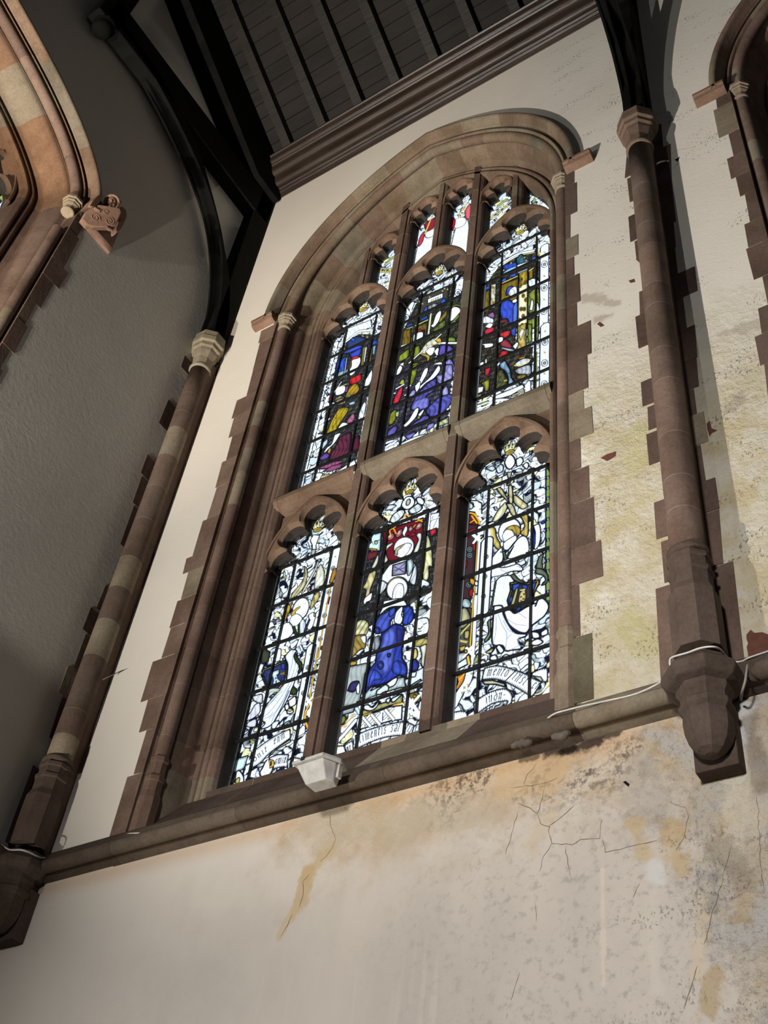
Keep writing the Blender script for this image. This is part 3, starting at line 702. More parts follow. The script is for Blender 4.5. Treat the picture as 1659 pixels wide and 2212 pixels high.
LSL = [((399, 767.6), (390, 792.7)), ((363.4, 863), (342.6, 914)), ((318, 981.7), (303, 1022)), ((306, 1028), (285.5, 1086)), ((289, 1091.6), (259, 1176)), ((227.6, 1263), (206.4, 1315)), ((196, 1311.5), (177.5, 1359.7)), ((185, 1369), (158, 1442)), ((146.6, 1438.8), (125.4, 1496.7)), ((135, 1504), (106, 1593)), ((71.6, 1652), (10, 1818.6))]
def raw(rows, plane='Y', coord=YW):
    out = []
    for a, c in rows:
        f = onY if plane == 'Y' else onX; p = f(*a, coord); q = f(*c, coord); i = 0 if plane == 'Y' else 1
        out.append((p[i], q[i], p[2], q[2]))
    return out
DARKQ = [(.125, .084, .068), (.135, .092, .074), (.115, .078, .064), (.148, .10, .08)]
def wall_shaft(cx, cy, label, lows, corner):
    r0 = root('wall_shaft', (cx, cy, 4.0), label=label, cat='column')
    def p(bm, nm, **k): o = bm.build(nm, M['stone'], None, **k); adopt(o, r0); return o
    R = .077
    # round shaft in drums
    b = MB(); zs = [5.10]
    while zs[-1] < 8.55: zs.append(zs[-1]+random.uniform(.16, .42))
    zs[-1] = 8.82; prof = []; C = []
    for a, c in zip(zs[:-1], zs[1:]):
        prof += [(R, a+.002), (R, c-.002)]; C += [pick([(.165, .113, .09), (.15, .105, .084), (.18, .124, .098), (.16, .118, .096)], .08 if not corner else .3), MORT]
    b.lathe(prof, cx, cy, 32, colfn=lambda i, j: C[i] if i % 2 == 0 else tuple(v*.9 for v in MORT)); p(b, 'shaft')
    # capital
    b = MB(); cc = (.165, .115, .088) if not corner else (.27, .235, .175)
    b.lathe([(R, 8.80), (R+.012, 8.812), (R+.014, 8.825), (R+.004, 8.84)], cx, cy, 32, cc)
    b.lathe([(R+.003, 8.84), (R+.006, 8.93), (R+.026, 9.00), (R+.028, 9.03), (R+.045, 9.045), (R+.045, 9.085), (R+.062, 9.10), (R+.062, 9.15), (R+.055, 9.17), (R+.055, 9.22)], cx, cy, 8, cc, False, math.pi/8)
    p(b, 'capital')
    # octagonal base with rings
    b = MB(); c = (.120, .088, .072)
    b.lathe([(R+.002, 5.085), (R+.014, 5.095), (R+.014, 5.115), (R+.002, 5.125)], cx, cy, 32, c)
    b.lathe([(R+.028, 4.56), (R+.028, 4.86), (R+.012, 4.90), (R+.012, 4.97), (R+.021, 4.978), (R+.021, 4.995), (R+.010, 5.002), (R+.010, 5.045), (R+.020, 5.052), (R+.020, 5.07), (R+.006, 5.085)], cx, cy, 8, c, False, math.pi/8)
    p(b, 'shaft_base')
    # string course ring round the shaft
    b = MB(); b.lathe([(R+.028, 4.52), (R+.034, 4.505), (R+.060, 4.478), (R+.084, 4.452), (R+.086, 4.425), (R+.066, 4.398), (R+.03, 4.385)], cx, cy, 8, (.10, .075, .062), False, math.pi/8); p(b, 'ring_moulding', bevel=.006)
    # pendant corbel
    b = MB(); c = (.105, .078, .064)
    b.lathe([(R+.022, 4.41), (R+.032, 4.385), (R+.032, 4.365), (R+.018, 4.345), (R+.018, 4.325), (R+.028, 4.31), (R+.028, 4.29), (R+.012, 4.272)], cx, cy, 8, c, False, math.pi/8)
    b.lathe([(R+.014, 4.272), (R+.017, 4.235), (R+.013, 4.19), (R+.002, 4.15), (R-.022, 4.115), (R-.05, 4.098), (R-.07, 4.095)], cx, cy, 8, c, False, math.pi/8)
    p(b, 'corbel')
    b = MB()
    b.box((cx-.086, cy+.045, 4.075), (cx+.080, YW+.01, 4.35), (.10, .072, .06)); p(b, 'corbel_block', bevel=.004)
    # pilaster strip tying the shaft to the wall
    b = MB(); z0, z1 = 4.3, 8.95
    if corner: b.box((XWEST-.005, cy+.02, z0), (cx+.05, YW+.01, z1), (.155, .105, .08)); 
    else: b.box((cx-.055, cy+.02, z0), (cx+.055, YW+.01, z1), (.155, .105, .08))
    p(b, 'pilaster_strip')
    b = MB()
    for q in lows:
        quoins(b, q[0], q[1], q[2], pal=DARKQ)
    p(b, 'quoin_stones')
    return r0
NP = lambda x, d, z: (x, YW+d, z)
LX, RX, CY = -4.916, -1.132, 3.48
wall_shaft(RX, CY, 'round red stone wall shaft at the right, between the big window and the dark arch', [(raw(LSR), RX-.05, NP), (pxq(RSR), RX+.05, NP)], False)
wall_shaft(LX, CY, 'round banded stone wall shaft in the room corner, left of the big window', [(pxq(RSL), LX+.05, NP), (raw(LSL, 'X', XWEST), 3.53, lambda y, d, z: (XWEST-d, y, z))], True)

# ================================================================== ROOF TRUSSES
BR = [(3.44, 9.22), (3.405, 9.55), (3.35, 9.84), (3.26, 10.13), (3.07, 10.50), (2.80, 10.78), (2.42, 11.02), (2.02, 11.20), (1.66, 11.29), (1.30, 11.33)]
BU = [(3.555, 9.22), (3.52, 9.60), (3.44, 9.90), (3.34, 10.12), (3.257, 10.25), (3.12, 10.47), (2.921, 10.72), (2.634, 11.02), (2.368, 11.20), (2.2, 11.25), (1.9, 11.35), (1.30, 11.40)]
def truss(cx, label):
    r0 = root('roof_truss', (cx, 3.45, 9.22), label=label, cat='roof truss', group='black timber roof trusses')
    def p(bm, nm, **k): o = bm.build(nm, M['truss'], None, **k); adopt(o, r0); return o
    h = .075
    lo = catmull(BR, 5)
    b = MB(); up = catmull(BU, 5); n = 50
    def samp(P, t): 
        P = np.array(P); k = t*(len(P)-1); i = min(int(k), len(P)-2); return P[i]+(P[i+1]-P[i])*(k-i)
    sec = [(-h, 0, 0), (-h+.018, 0, 0), (-h+.024, 0, .06), (-h+.05, 0, .04), (-.012, 0, .0), (0, 0, -.07), (.012, 0, 0), (h-.05, 0, .04), (h-.024, 0, .06), (h-.018, 0, 0), (h, 0, 0), (h, 1, 0), (-h, 1, 0)]
    rows = []
    for k in range(n+1):
        L = samp(lo, k/n); U = samp(up, k/n); d = (U-L)/max(np.linalg.norm(U-L), 1e-6); w = np.linalg.norm(U-L)
        rows.append([(cx+sx, *(L+(U-L)*f+d*min(e, w)*1.0)) for sx, f, e in sec])
    ids = b.grid(rows, None, False, True); b.face(ids[0][::-1]); b.face(ids[-1]); p(b, 'arched_brace')
    b = MB(); b.prism([(cx-h, 3.40), (cx+h, 3.40), (cx+h, 3.595), (cx-h, 3.595)], lambda q, t: (q[0], q[1]-(.07 if t > 9.6 else .0)*0, t), 9.22, 12.0)
    p(b, 'wall_post', bevel=.012)
    b = MB(); b.box((cx-h, 1.30, 11.22), (cx+h, 3.59, 11.61)); p(b, 'hammer_beam', bevel=.015)
    b = MB(); b.box((cx-h, 1.22, 11.2), (cx+h, 1.46, 14.3)); p(b, 'hammer_post', bevel=.015)
    b = MB(); b.lathe([(.02, 11.06), (.07, 11.08), (.09, 11.13), (.075, 11.17), (.10, 11.19), (.10, 11.23)], cx, 1.36, 16); p(b, 'pendant_boss')
    b = MB(); P = []
    for y in (3.58, -1.2): P.append((y, roofz(y)-.02))
    q = [(3.58, 11.62), (3.25, 11.62), (-1.2, roofz(-1.2)-.36), (-1.2, roofz(-1.2)+.02), (3.58, roofz(3.58)+.03)]
    b.prism(q, lambda t, x: (x, t[0], t[1]), cx-h-.03, cx+h+.06); p(b, 'principal_rafter')
    return r0
truss(-1.12, 'black timber roof truss standing on the right-hand stone shaft')
truss(-4.925, 'black timber hammer-beam truss against the grey end wall in the corner')

# ================================================================== RAFTERS
RXS = [-4.587+.424*k for k in range(7)]
first = None
for k, x in enumerate(RXS+[-1.62]):
    if first is None:
        b = MB(); q = [(3.36, roofz(3.36)-.03), (-1.2, roofz(-1.2)-.03), (-1.2, roofz(-1.2)+.095), (3.36, roofz(3.36)+.095)]
        b.prism(q, lambda t, xx: (xx, t[0], t[1]), -.045, .045)
        first = o = b.build('rafter', M['oak'])
        me = o.data; me.transform(Matrix.Translation((0, -3.36, -roofz(3.36))))
    else:
        o = first.copy(); COL.objects.link(o)
    o.location = (x, 3.36, roofz(3.36))
    ordw = ['first', 'second', 'third', 'fourth', 'fifth', 'sixth', 'seventh', 'eighth'][k]
    tag(o, 'dark ceiling rafter over the big window, %s one from the left' % ordw, 'rafter', 'rafters of the boarded ceiling')
# ================================================================== FLOODLIGHT on the sill
fl = root('floodlight', (-2.83, 3.42, 4.47), label='small grey box floodlight clamped on the sill below the left mullion', cat='floodlight')
def fpart(bm, nm, m, **k): o = bm.build(nm, M[m], None, **k); adopt(o, fl); return o
LPX = [(647, 1644), (735, 1634), (733, 1648), (648, 1655), (663, 1696), (722, 1682)]
def trap(b, ax, bx, ay, by, z1, z0, ins, insy, c=(.4, .4, .4)):
    T = [b.vert(t) for t in ((ax, ay, z1), (bx, ay, z1), (bx, by, z1), (ax, by, z1))]
    B = [b.vert(t) for t in ((ax+ins, ay+insy, z0), (bx-ins, ay+insy, z0), (bx-ins, by-.01, z0), (ax+ins, by-.01, z0))]
    b.face(T, c); b.face(B[::-1], c)
    for k in range(4): b.face((T[(k+1) % 4], T[k], B[k], B[(k+1) % 4]), c)
b = MB()
T = [(-2.972, 3.318, 4.462), (-2.822, 3.312, 4.462), (-2.788, 3.37, 4.462), (-2.80, 3.44, 4.462), (-2.965, 3.44, 4.462)]
Bt = [(-2.930, 3.352, 4.372), (-2.818, 3.350, 4.372), (-2.796, 3.385, 4.372), (-2.808, 3.425, 4.372), (-2.925, 3.425, 4.372)]
t_ = [b.vert(q) for q in T]; u_ = [b.vert(q) for q in Bt]
b.face(t_); b.face(u_[::-1])
for k in range(5): b.face((t_[(k+1) % 5], t_[k], u_[k], u_[(k+1) % 5]))
fpart(b, 'housing', 'casing', bevel=.005)
b = MB(); L1 = [(-2.987, 3.303), (-2.813, 3.297), (-2.765, 3.375), (-2.785, 3.452), (-2.975, 3.452)]
b.prism(L1, lambda q, t: (q[0], q[1], t), 4.463, 4.478); fpart(b, 'lid_frame', 'casing', bevel=.003)
b = MB(); b.prism([(x*.93+.07*-2.88, y*.9+.1*3.38) for x, y in L1], lambda q, t: (q[0], q[1], t), 4.479, 4.483); fpart(b, 'glass_lens', 'lens')
b = MB(); b.box((-2.792, 3.385, 4.395), (-2.778, 3.41, 4.462)); fpart(b, 'hinge', 'casing')
b = MB(); b.box((-2.935, 3.297, 4.466), (-2.915, 3.305, 4.484)); fpart(b, 'clip', 'iron')
b = MB(); b.box((-2.90, 3.44, 4.465), (-2.87, 3.50, 4.475)); fpart(b, 'mounting_arm', 'casing')

# ================================================================== CABLES
def cable(pts, r, label, m='cable', name='cable'):
    b = MB(); b.tube(catmull(pts, 6), r, 8); o = b.build(name, M[m]); tag(o, label, 'cable'); return o
def py(px, py_, y): return tuple(onY(px, py_, y))
R0 = .004
cable([py(1181, 1553, 3.53), py(1200, 1541, 3.50), py(1228, 1533, 3.49), py(1265, 1524, 3.50), py(1310, 1514, 3.52), py(1360, 1503, 3.52), py(1400, 1488, 3.50), py(1440, 1466, 3.46), py(1450, 1458, 3.40)], R0, 'white cable lying along the stone course right of the big window')
cable([py(1449, 1440, 3.40), py(1447, 1430, 3.39), py(1452, 1420, 3.38), py(1485, 1410, 3.352), py(1513, 1400, 3.345), py(1540, 1397, 3.355), py(1556, 1403, 3.40), py(1570, 1419, 3.47), py(1584, 1429, 3.52), py(1602, 1429, 3.53), py(1618, 1421, 3.52), py(1659, 1407, 3.53), py(1700, 1392, 3.53)], R0, 'white cable wrapped round the base of the right-hand shaft')
cable([py(1615, 1436, 3.50), py(1613, 1447, 3.492), py(1610, 1470, 3.485), py(1603, 1495, 3.50), py(1600, 1512, 3.56)], .005, 'short grey cable hanging over the stone course at far right', 'cable_grey')
cable([py(114, 1851, 3.585), py(171, 1833, 3.588), py(225, 1819, 3.58), py(245, 1812, 3.56), py(262, 1806, 3.54), py(280, 1801, 3.53), py(302, 1800, 3.52)], .0045, 'white cable along the stone course at the foot of the left jamb')
cable([tuple(onX(-30, 1808, -5.0)), py(0, 1822, 3.37), py(20, 1835, 3.345), py(45, 1836, 3.355), py(65, 1842, 3.40), py(88, 1853, 3.49), py(108, 1853, 3.57)], .0045, 'white cable bent round the foot of the corner shaft')
cable([py(1419, 354, 3.52), py(1426, 350, 3.56), py(1436, 348, 3.585), py(1445, 348, 3.592)], .006, 'short white cable stub beside the top of the right-hand shaft')
for pts, lab in (([py(222, 1468, 3.50), py(243, 1458, 3.56), py(268, 1446, 3.575)], 'dusty cobweb strand hanging off the corner shaft halfway up'),
                 ([py(512, 631, 3.58), py(522, 623, 3.585), py(534, 616, 3.59)], 'thin cobweb strand by the black wall post above the corner shaft')):
    b = MB(); b.tube(pts, lambda k: .004 if k < 2 else .001, 5); o = b.build('cobweb', M['web']); tag(o, lab, 'cobweb')

for (px0, px1, yy, lab) in ((1105, 1150, 1606, 'long low lump of grey mortar stuck on the stone course under the window'), (1192, 1230, 1590, 'rounded pale mortar lump on the stone course, right of the longer lump')):
    b = MB(); a = onY(px0, yy+6, 3.50); c = onY(px1, yy-6, 3.50); n = 7
    b.tube([a+(c-a)*k/n+np.array([0, random.uniform(-.004, .004), random.uniform(-.006, .006)]) for k in range(n+1)], lambda k: .008+.011*math.sin(math.pi*(k+.4)/(n+.8))*random.uniform(.8, 1.2), 9, (.14, .12, .10))
    o = b.build('mortar_lump', M['stone']); tag(o, lab, 'mortar')

# ================================================================== CARVED ANGEL STOP on the west wall
ax0 = -4.93
ang = root('angel_carving', (XWEST, 2.22, 9.5), label='carved stone angel with a scroll at the end of the left hood mould', cat='carving')
def onW(px, py_, x=-4.93): return onX(px, py_, x)
def apart(bm, nm, **k): o = bm.build(nm, M['stone'], None, **k); adopt(o, ang); return o
AC = (.27, .165, .12); AD = (.20, .125, .095)
h = onW(236, 444); cy, cz = h[1], h[2]
def turn(b, cen, yaw=-38, pitch=28):
    Rm = Matrix.Rotation(math.radians(yaw), 3, 'Z') @ Matrix.Rotation(math.radians(pitch), 3, 'Y'); c = Vector(cen)
    b.v = [tuple(Rm @ (Vector(q)-c)+c) for q in b.v]
hc = (-4.905, cy, cz)
b = MB(); b.ball((-4.905, cy, cz), (.050, .044, .060), 18, AC, 12)
b.ball((-4.853, cy, cz-.006), (.014, .009, .018), 8, AC, 6)
for s in (-1, 1): b.ball((-4.864, cy+s*.018, cz+.010), (.008, .011, .005), 8, AD, 6); b.ball((-4.868, cy+s*.022, cz-.020), (.012, .014, .014), 8, AC, 6)
b.ball((-4.858, cy, cz-.030), (.010, .015, .005), 8, AD, 6); b.ball((-4.866, cy, cz-.046), (.014, .016, .012), 8, AC, 6)
turn(b, hc); apart(b, 'head')
b = MB()
for k in range(24):
    a = math.radians(-25+230*k/23)
    for e in (0, 1, 2): b.ball((-4.885-e*.022, cy+(.052-.003*e)*math.cos(a), cz+.004+(.060-.004*e)*math.sin(a)), (.013, .013, .013), 7, AC, 5)
for k in range(5):
    a = math.radians(30+120*k/4); b.ball((-4.90, cy+.066*math.cos(a), cz+.078*math.sin(a)), (.007, .008, .013), 6, AC, 5)
turn(b, hc); apart(b, 'curled_hair')
sc0 = onW(218, 473, -4.90); scc = (-4.90, sc0[1], sc0[2])
def slab(b, pts, x0, x1, c, bulge=.012, ref=-4.90):
    P = [(onW(*p, ref)[1], onW(*p, ref)[2]) for p in pts]; my = sum(p[0] for p in P)/len(P); mz = sum(p[1] for p in P)/len(P)
    n = len(P); A = [b.vert((x0, y, z)) for y, z in P]; B = [b.vert((x1-bulge, y, z)) for y, z in P]; C2 = [b.vert((x1, my+(y-my)*.90, mz+(z-mz)*.90)) for y, z in P]
    for k in range(n):
        b.face((A[k], A[(k+1) % n], B[(k+1) % n], B[k]), c); b.face((B[k], B[(k+1) % n], C2[(k+1) % n], C2[k]), c, True)
    b.face(C2, c); b.face(A[::-1], c)
YA = -22
b = MB(); slab(b, [(184, 463), (190, 452), (199, 447), (212, 444), (232, 455), (250, 467), (251, 476), (240, 500), (233, 498), (222, 494), (205, 487), (193, 479)], -4.925, -4.875, AC); turn(b, scc, YA, 14); apart(b, 'scroll')
b = MB()
for (cx_, cz_, r, a0, sgn) in ((207, 470, 10, 0, 1), (230, 486, 10, 90, -1), (224, 466, 6, 40, 1)):
    c0 = onW(cx_, cz_, -4.90); pts = []
    for k in range(26):
        a = math.radians(a0+sgn*k*24); rr = .036*r/9*(1-k/30)
        pts.append((-4.873, c0[1]+rr*math.cos(a), c0[2]+rr*math.sin(a)))
    b.tube(pts, .0035, 6, AC)
turn(b, scc, YA, 14); apart(b, 'scroll_ornament')
for (px_, pz_) in ((210, 453), (230, 500)):
    b = MB(); c0 = onW(px_, pz_, -4.90)
    b.ball((-4.885, c0[1], c0[2]), (.014, .022, .018), 10, AC, 8)
    for k in range(4):
        q = (c0[1]-.018+.012*k, c0[2]-.004)
        b.tube([(-4.876, q[0], q[1]+.012), (-4.866, q[0]+.003, q[1]-.004), (-4.870, q[0]+.006, q[1]-.02)], .0055, 6, AC)
    b.tube([(-4.88, c0[1]+.022, c0[2]+.012), (-4.868, c0[1]+.028, c0[2]-.002)], .006, 6, AC)
    turn(b, scc, YA, 14); apart(b, 'hand')
b = MB(); slab(b, [(216, 430), (222, 440), (250, 447), (262, 452), (262, 482), (257, 507), (243, 543), (218, 515), (196, 490), (204, 460), (208, 436)], XWEST-.01, -4.985, AD, .03, -4.99); apart(b, 'corbel_block')
b = MB(); slab(b, [(252, 452), (262, 447), (270, 455), (271, 468), (266, 482), (258, 498), (248, 507), (246, 498), (254, 478)], -5.0, -4.93, AC, .02, -4.95); apart(b, 'wing')
b = MB(); slab(b, [(190, 447), (200, 432), (213, 421), (222, 422), (221, 431), (212, 440), (203, 449)], -4.98, -4.89, AC, .015); apart(b, 'wing')
b = MB(); c0 = onW(236, 462, -4.95); b.ball((-4.955, c0[1], c0[2]), (.055, .075, .085), 14, AC, 10); apart(b, 'body')

# ================================================================== SMALL WALL DAMAGE
def crack(pts, y=YW-.0012, w=.0016):
    b = MB(); P = [onY(px, pz, y) for px, pz in pts]; Q = []
    for a, c in zip(P[:-1], P[1:]):
        n = max(2, int(np.linalg.norm(c-a)/.02))
        for k in range(n): Q.append(a+(c-a)*k/n+np.array([random.uniform(-.004, .004), 0, random.uniform(-.003, .003)]))
    Q.append(P[-1]); Lr = []
    for k, p in enumerate(Q):
        t = Q[min(k+1, len(Q)-1)]-Q[max(k-1, 0)]; t = t/np.linalg.norm(t); nn = np.array([-t[2], 0, t[0]]); ww = w*random.uniform(.25, 1.0)*(1 if 0 < k < len(Q)-1 else .2)
        Lr.append([p-nn*ww, p+np.array([0, -.0006, 0]), p+nn*ww])
    b.grid(Lr, (.1, .1, .1), False); o = b.build('crack', M['crack']); o.parent = wn; return o
for pts in ([(713, 1757), (715, 1785), (725, 1812), (716, 1832), (703, 1850), (690, 1862)], [(668, 1888), (655, 1905), (654, 1935), (646, 1960)], [(632, 1975), (620, 2000), (605, 2025)],
            [(1100, 1702), (1175, 1693), (1205, 1680)], [(1117, 1736), (1145, 1745), (1160, 1758), (1172, 1722), (1176, 1700)], [(1160, 1758), (1168, 1780), (1186, 1785), (1186, 1800), (1192, 1822), (1235, 1824), (1255, 1813), (1295, 1810), (1300, 1770)],
            [(1186, 1785), (1215, 1762), (1240, 1740)], [(1192, 1822), (1175, 1850), (1165, 1882)], [(1222, 1826), (1226, 1865), (1235, 1900)], [(1118, 1755), (1105, 1800), (1092, 1845)], [(1131, 1693), (1140, 1672), (1158, 1650)],
            [(1300, 1808), (1307, 1842), (1365, 1828), (1420, 1815)], [(1445, 1730), (1480, 1745), (1486, 1765), (1478, 1810), (1460, 1838)], [(1580, 1822), (1560, 1900), (1535, 1990), (1520, 2040)], [(1505, 2085), (1490, 2140), (1478, 2180)], [(1636, 1720), (1640, 1820), (1650, 1920)],
            [(1480, 1120), (1500, 1105), (1530, 1096)], [(1310, 355), (1322, 340), (1360, 330)], [(1120, 2100), (1110, 2140), (1103, 2160)], [(1095, 2188), (1093, 2200)], [(1384, 1905), (1367, 1940)], [(1155, 1950), (1158, 1990)],
            [(1650, 335), (1640, 350)], [(1440, 340), (1460, 325), (1500, 318)], [(1565, 800), (1578, 790)], [(1430, 1010), (1432, 1040)]):
    crack(pts)
def patch(pts, m, y=YW-.0015, nm='plaster_loss', jit=.006):
    b = MB(); P = []
    for k, (px, pz) in enumerate(pts):
        a = np.array(onY(px, pz, y)); c = np.array(onY(*pts[(k+1) % len(pts)], y)); n = max(1, int(np.linalg.norm(c-a)/.02))
        for q in range(n): P.append(a+(c-a)*q/n+np.array([random.uniform(-jit, jit), 0, random.uniform(-jit, jit)])*.7)
    c = b.vert(sum(P)/len(P)); ids = [b.vert(p) for p in P]
    for k in range(len(ids)): b.face((c, ids[k], ids[(k+1) % len(ids)]))
    o = b.build(nm, M[m]); o.parent = wn; return o
patch([(1612, 1372), (1620, 1362), (1632, 1366), (1659, 1368), (1700, 1366), (1700, 1412), (1659, 1408), (1618, 1424)], 'brick')
patch([(1526, 915), (1534, 908), (1537, 925), (1550, 930), (1538, 936), (1532, 943)], 'brick', jit=.003)
patch([(1297, 990), (1310, 981), (1331, 975), (1330, 985), (1312, 996)], 'brick', jit=.003)
patch([(1289, 700), (1296, 695), (1305, 703), (1298, 706)], 'brick', jit=.003)
patch([(1458, 345), (1468, 338), (1464, 350)], 'dark', jit=.003)
patch([(1345, 1690), (1352, 1686), (1360, 1693), (1356, 1699)], 'dark', jit=.003)
patch([(1358, 606), (1370, 602), (1372, 609), (1362, 611)], 'brick', jit=.002)

# ================================================================== LEADED GLASS AND SADDLE BARS
GY = YW+.385
rng = np.random.default_rng(11)
class Pane:
    def __init__(s, x0, x1, z0, z1, res=.0031):
        s.x0, s.x1, s.z0, s.z1 = x0, x1, z0, z1
        s.nx = int((x1-x0)/res)+1; s.nz = int((z1-z0)/res)+1
        s.X, s.Z = np.meshgrid(np.linspace(x0, x1, s.nx), np.linspace(z0, z1, s.nz)); s.I = np.ones((s.nz, s.nx, 3))
        s.crop = (0, 0, 1)
    def P(s, pts):
        ox, oy, k = s.crop; return [tuple(onY(ox+u/k, oy+v/k, GY)[[0, 2]]) for u, v in pts]
    def win(s, Q, pad=.01):
        a = np.array(Q); i0 = max(0, int(np.searchsorted(s.X[0], a[:, 0].min()-pad))-1); i1 = min(s.nx, int(np.searchsorted(s.X[0], a[:, 0].max()+pad))+1)
        j0 = max(0, int(np.searchsorted(s.Z[:, 0], a[:, 1].min()-pad))-1); j1 = min(s.nz, int(np.searchsorted(s.Z[:, 0], a[:, 1].max()+pad))+1)
        return slice(j0, max(j0, j1)), slice(i0, max(i0, i1))
    def mask(s, Q, w):
        X, Z = s.X[w], s.Z[w]; m = np.zeros(X.shape, bool); n = len(Q)
        for k in range(n):
            (xa, za), (xb, zb) = Q[k], Q[(k+1) % n]
            if za == zb: continue
            c = ((za > Z) != (zb > Z)) & (X < (xb-xa)*(Z-za)/(zb-za)+xa); m ^= c
        return m
    def dist(s, Q, w):
        X, Z = s.X[w], s.Z[w]; D = np.full(X.shape, 9.0)
        for (xa, za), (xb, zb) in zip(Q[:-1], Q[1:]):
            dx, dz = xb-xa, zb-za; L = dx*dx+dz*dz+1e-12
            t = np.clip(((X-xa)*dx+(Z-za)*dz)/L, 0, 1); D = np.minimum(D, np.hypot(X-xa-t*dx, Z-za-t*dz))
        return D
    def poly(s, pts, col, edge=.0045, streak=0, raw=False, ecol=(.004, .005, .010)):
        Q = pts if raw else s.P(pts); w = s.win(Q)
        if s.X[w].size == 0: return
        m = s.mask(Q, w); X, Z = s.X[w], s.Z[w]; c = np.array(col, float)*np.ones(X.shape+(3,))
        if streak:
            a = rng.uniform(-.6, .6); f = 1-streak*1.2*np.clip(np.sin((X*math.cos(a)+Z*math.sin(a)*.35)*rng.uniform(130, 210)+3*np.sin(Z*25))-.05, 0, 1)
            g = 1-.5*streak*np.clip(np.sin(X*37+Z*61+rng.uniform(0, 6)), 0, 1); c = c*(f*g)[..., None]
        mx = max(col); mn = min(col)
        if mx < .09 and edge == 0:
            t1 = np.sin(X*170+3*np.sin(Z*70))*np.sin(Z*190+2.5*np.sin(X*85)); t2 = np.sin(X*61+Z*47)*np.sin(Z*83-X*31)
            c[t1 > .45] *= 2.6; c[t1 < -.5] *= .25; k = (t1 > .72) & (t2 > .1); c[k] = (.16, .14, .07); k = (t1 < -.80) & (t2 < -.1); c[k] = (.10, .12, .12); c *= (.75+.5*t2)[..., None]
        elif mx-mn > .12 or mx < .7:
            D = s.dist(Q+[Q[0]], w); q = np.clip((D-.002)/.020, 0, 1); c *= (.42+.68*q)[..., None]
        else:
            D = s.dist(Q+[Q[0]], w); q = np.clip((D-.002)/.010, 0, 1); c *= (.72+.30*q)[..., None]
        s.I[w][m] = c[m]
        if edge: s.line(Q+[Q[0]], edge*1.25, ecol, raw=True)
    def line(s, pts, wd=.004, col=(.004, .005, .010), raw=False):
        Q = pts if raw else s.P(pts); w = s.win(Q, wd+.008)
        if s.X[w].size == 0: return
        if max(col) < .12: wd *= 1.15
        D = s.dist(Q, w); a = np.clip((wd/2-D)/.0020+.5, 0, 1)[..., None]; s.I[w] = s.I[w]*(1-a)+np.array(col)*a
    def curve(s, pts, wd=.004, col=(.004, .005, .008)): s.line([tuple(p) for p in catmull(s.P(pts), 5)], wd, col, raw=True)
    def blob(s, pts, col, **k): s.poly([tuple(p) for p in catmull(s.P(pts)+[s.P(pts)[0]], 4)], col, raw=True, **k)
    def ell(s, c, rx, ry, col, edge=.004, rot=0, **k):
        n = 22; s.poly([(c[0]+rx*math.cos(2*math.pi*q/n)*math.cos(rot)-ry*math.sin(2*math.pi*q/n)*math.sin(rot), c[1]+rx*math.cos(2*math.pi*q/n)*math.sin(rot)+ry*math.sin(2*math.pi*q/n)*math.cos(rot)) for q in range(n)], col, edge, **k)
    def foliage(s, cell=.055, lead=.0105, mx=.016, tint=.15, seed=1, fine=True):
        """white glass cut into curling leaf shapes, with painted veins and touches of silver stain"""
        r = np.random.default_rng(seed); w, h = s.x1-s.x0, s.z1-s.z0; n = max(8, int(w*h/(cell*cell*.75)))
        c = np.stack([r.uniform(s.x0-.02, s.x1+.02, n), r.uniform(s.z0-.02, s.z1+.02, n)], 1)
        X = s.X+mx*np.sin(s.Z*42+seed)+mx*.6*np.sin(s.X*85+s.Z*30); Z = s.Z+mx*np.sin(s.X*46+seed*2)+mx*.6*np.cos(s.Z*90-s.X*40)
        F1 = np.full(X.shape, 9.); F2 = F1.copy(); K = np.zeros(X.shape, int)
        an = r.uniform(0, 3.14, n); el = r.uniform(1.0, 1.5, n)
        for k in range(n):
            dx, dz = X-c[k, 0], Z-c[k, 1]; ca, sa = math.cos(an[k]), math.sin(an[k]); a = dx*ca+dz*sa; q = -dx*sa+dz*ca
            d = np.sqrt((a/el[k]**.5)**2+(q*el[k]**.5)**2); m = d < F1; F2 = np.where(m, F1, np.minimum(F2, d)); K = np.where(m, k, K); F1 = np.where(m, d, F1)
        t = r.random(n); base = np.ones((n, 3))*np.array([.94, .975, 1.0]); base *= r.uniform(.86, 1.04, n)[:, None]
        base[t < tint] = [.66, .76, .80]; base[t < tint*.45] = [.88, .82, .48]; base[t < tint*.12] = [.34, .38, .12]; base[t > .97] = [.36, .40, .40]
        I = base[K]
        if fine:
            v = np.sin(F1*380+K)*np.sin(X*60+Z*85+K*2); vm = (v > .62) & (r.random(n)[K] < .40); I[vm] *= .55
            bl = np.sin(X*210+K)*np.sin(Z*230+K*3); bm_ = (bl > .80) & (r.random(n)[K] < .22); I[bm_] = [.12, .12, .12]
        e = np.clip(1-(F2-F1-lead*.35)/(lead*.6), 0, 1)[..., None]; s.I = I*(1-e)+np.array([.005, .007, .02])*e
    def text(s, pts, txt, hgt, col=(.02, .02, .03), wd=.0045, slant=0):
        """blackletter strokes set along a curve (points in crop pixels, baseline)"""
        Q = [np.array(p) for p in catmull(s.P(pts), 8)]; L = [0]
        for a, c in zip(Q[:-1], Q[1:]): L.append(L[-1]+np.linalg.norm(c-a))
        units = {'i': 1, 'm': 3, 'n': 2, 'u': 2, 'v': 2, 't': 1.5, ' ': 1.2, '-': 1.2, 'r': 1.5, 'l': 1, 'c': 1.5, 's': 1.6, 'o': 2, 'd': 2, 'e': 1.6, 'a': 2, 'D': 2.6, 'f': 1.5, 'p': 2, 'x': 2, 'h': 2, 'g': 2, '.': .8, '/': 1}
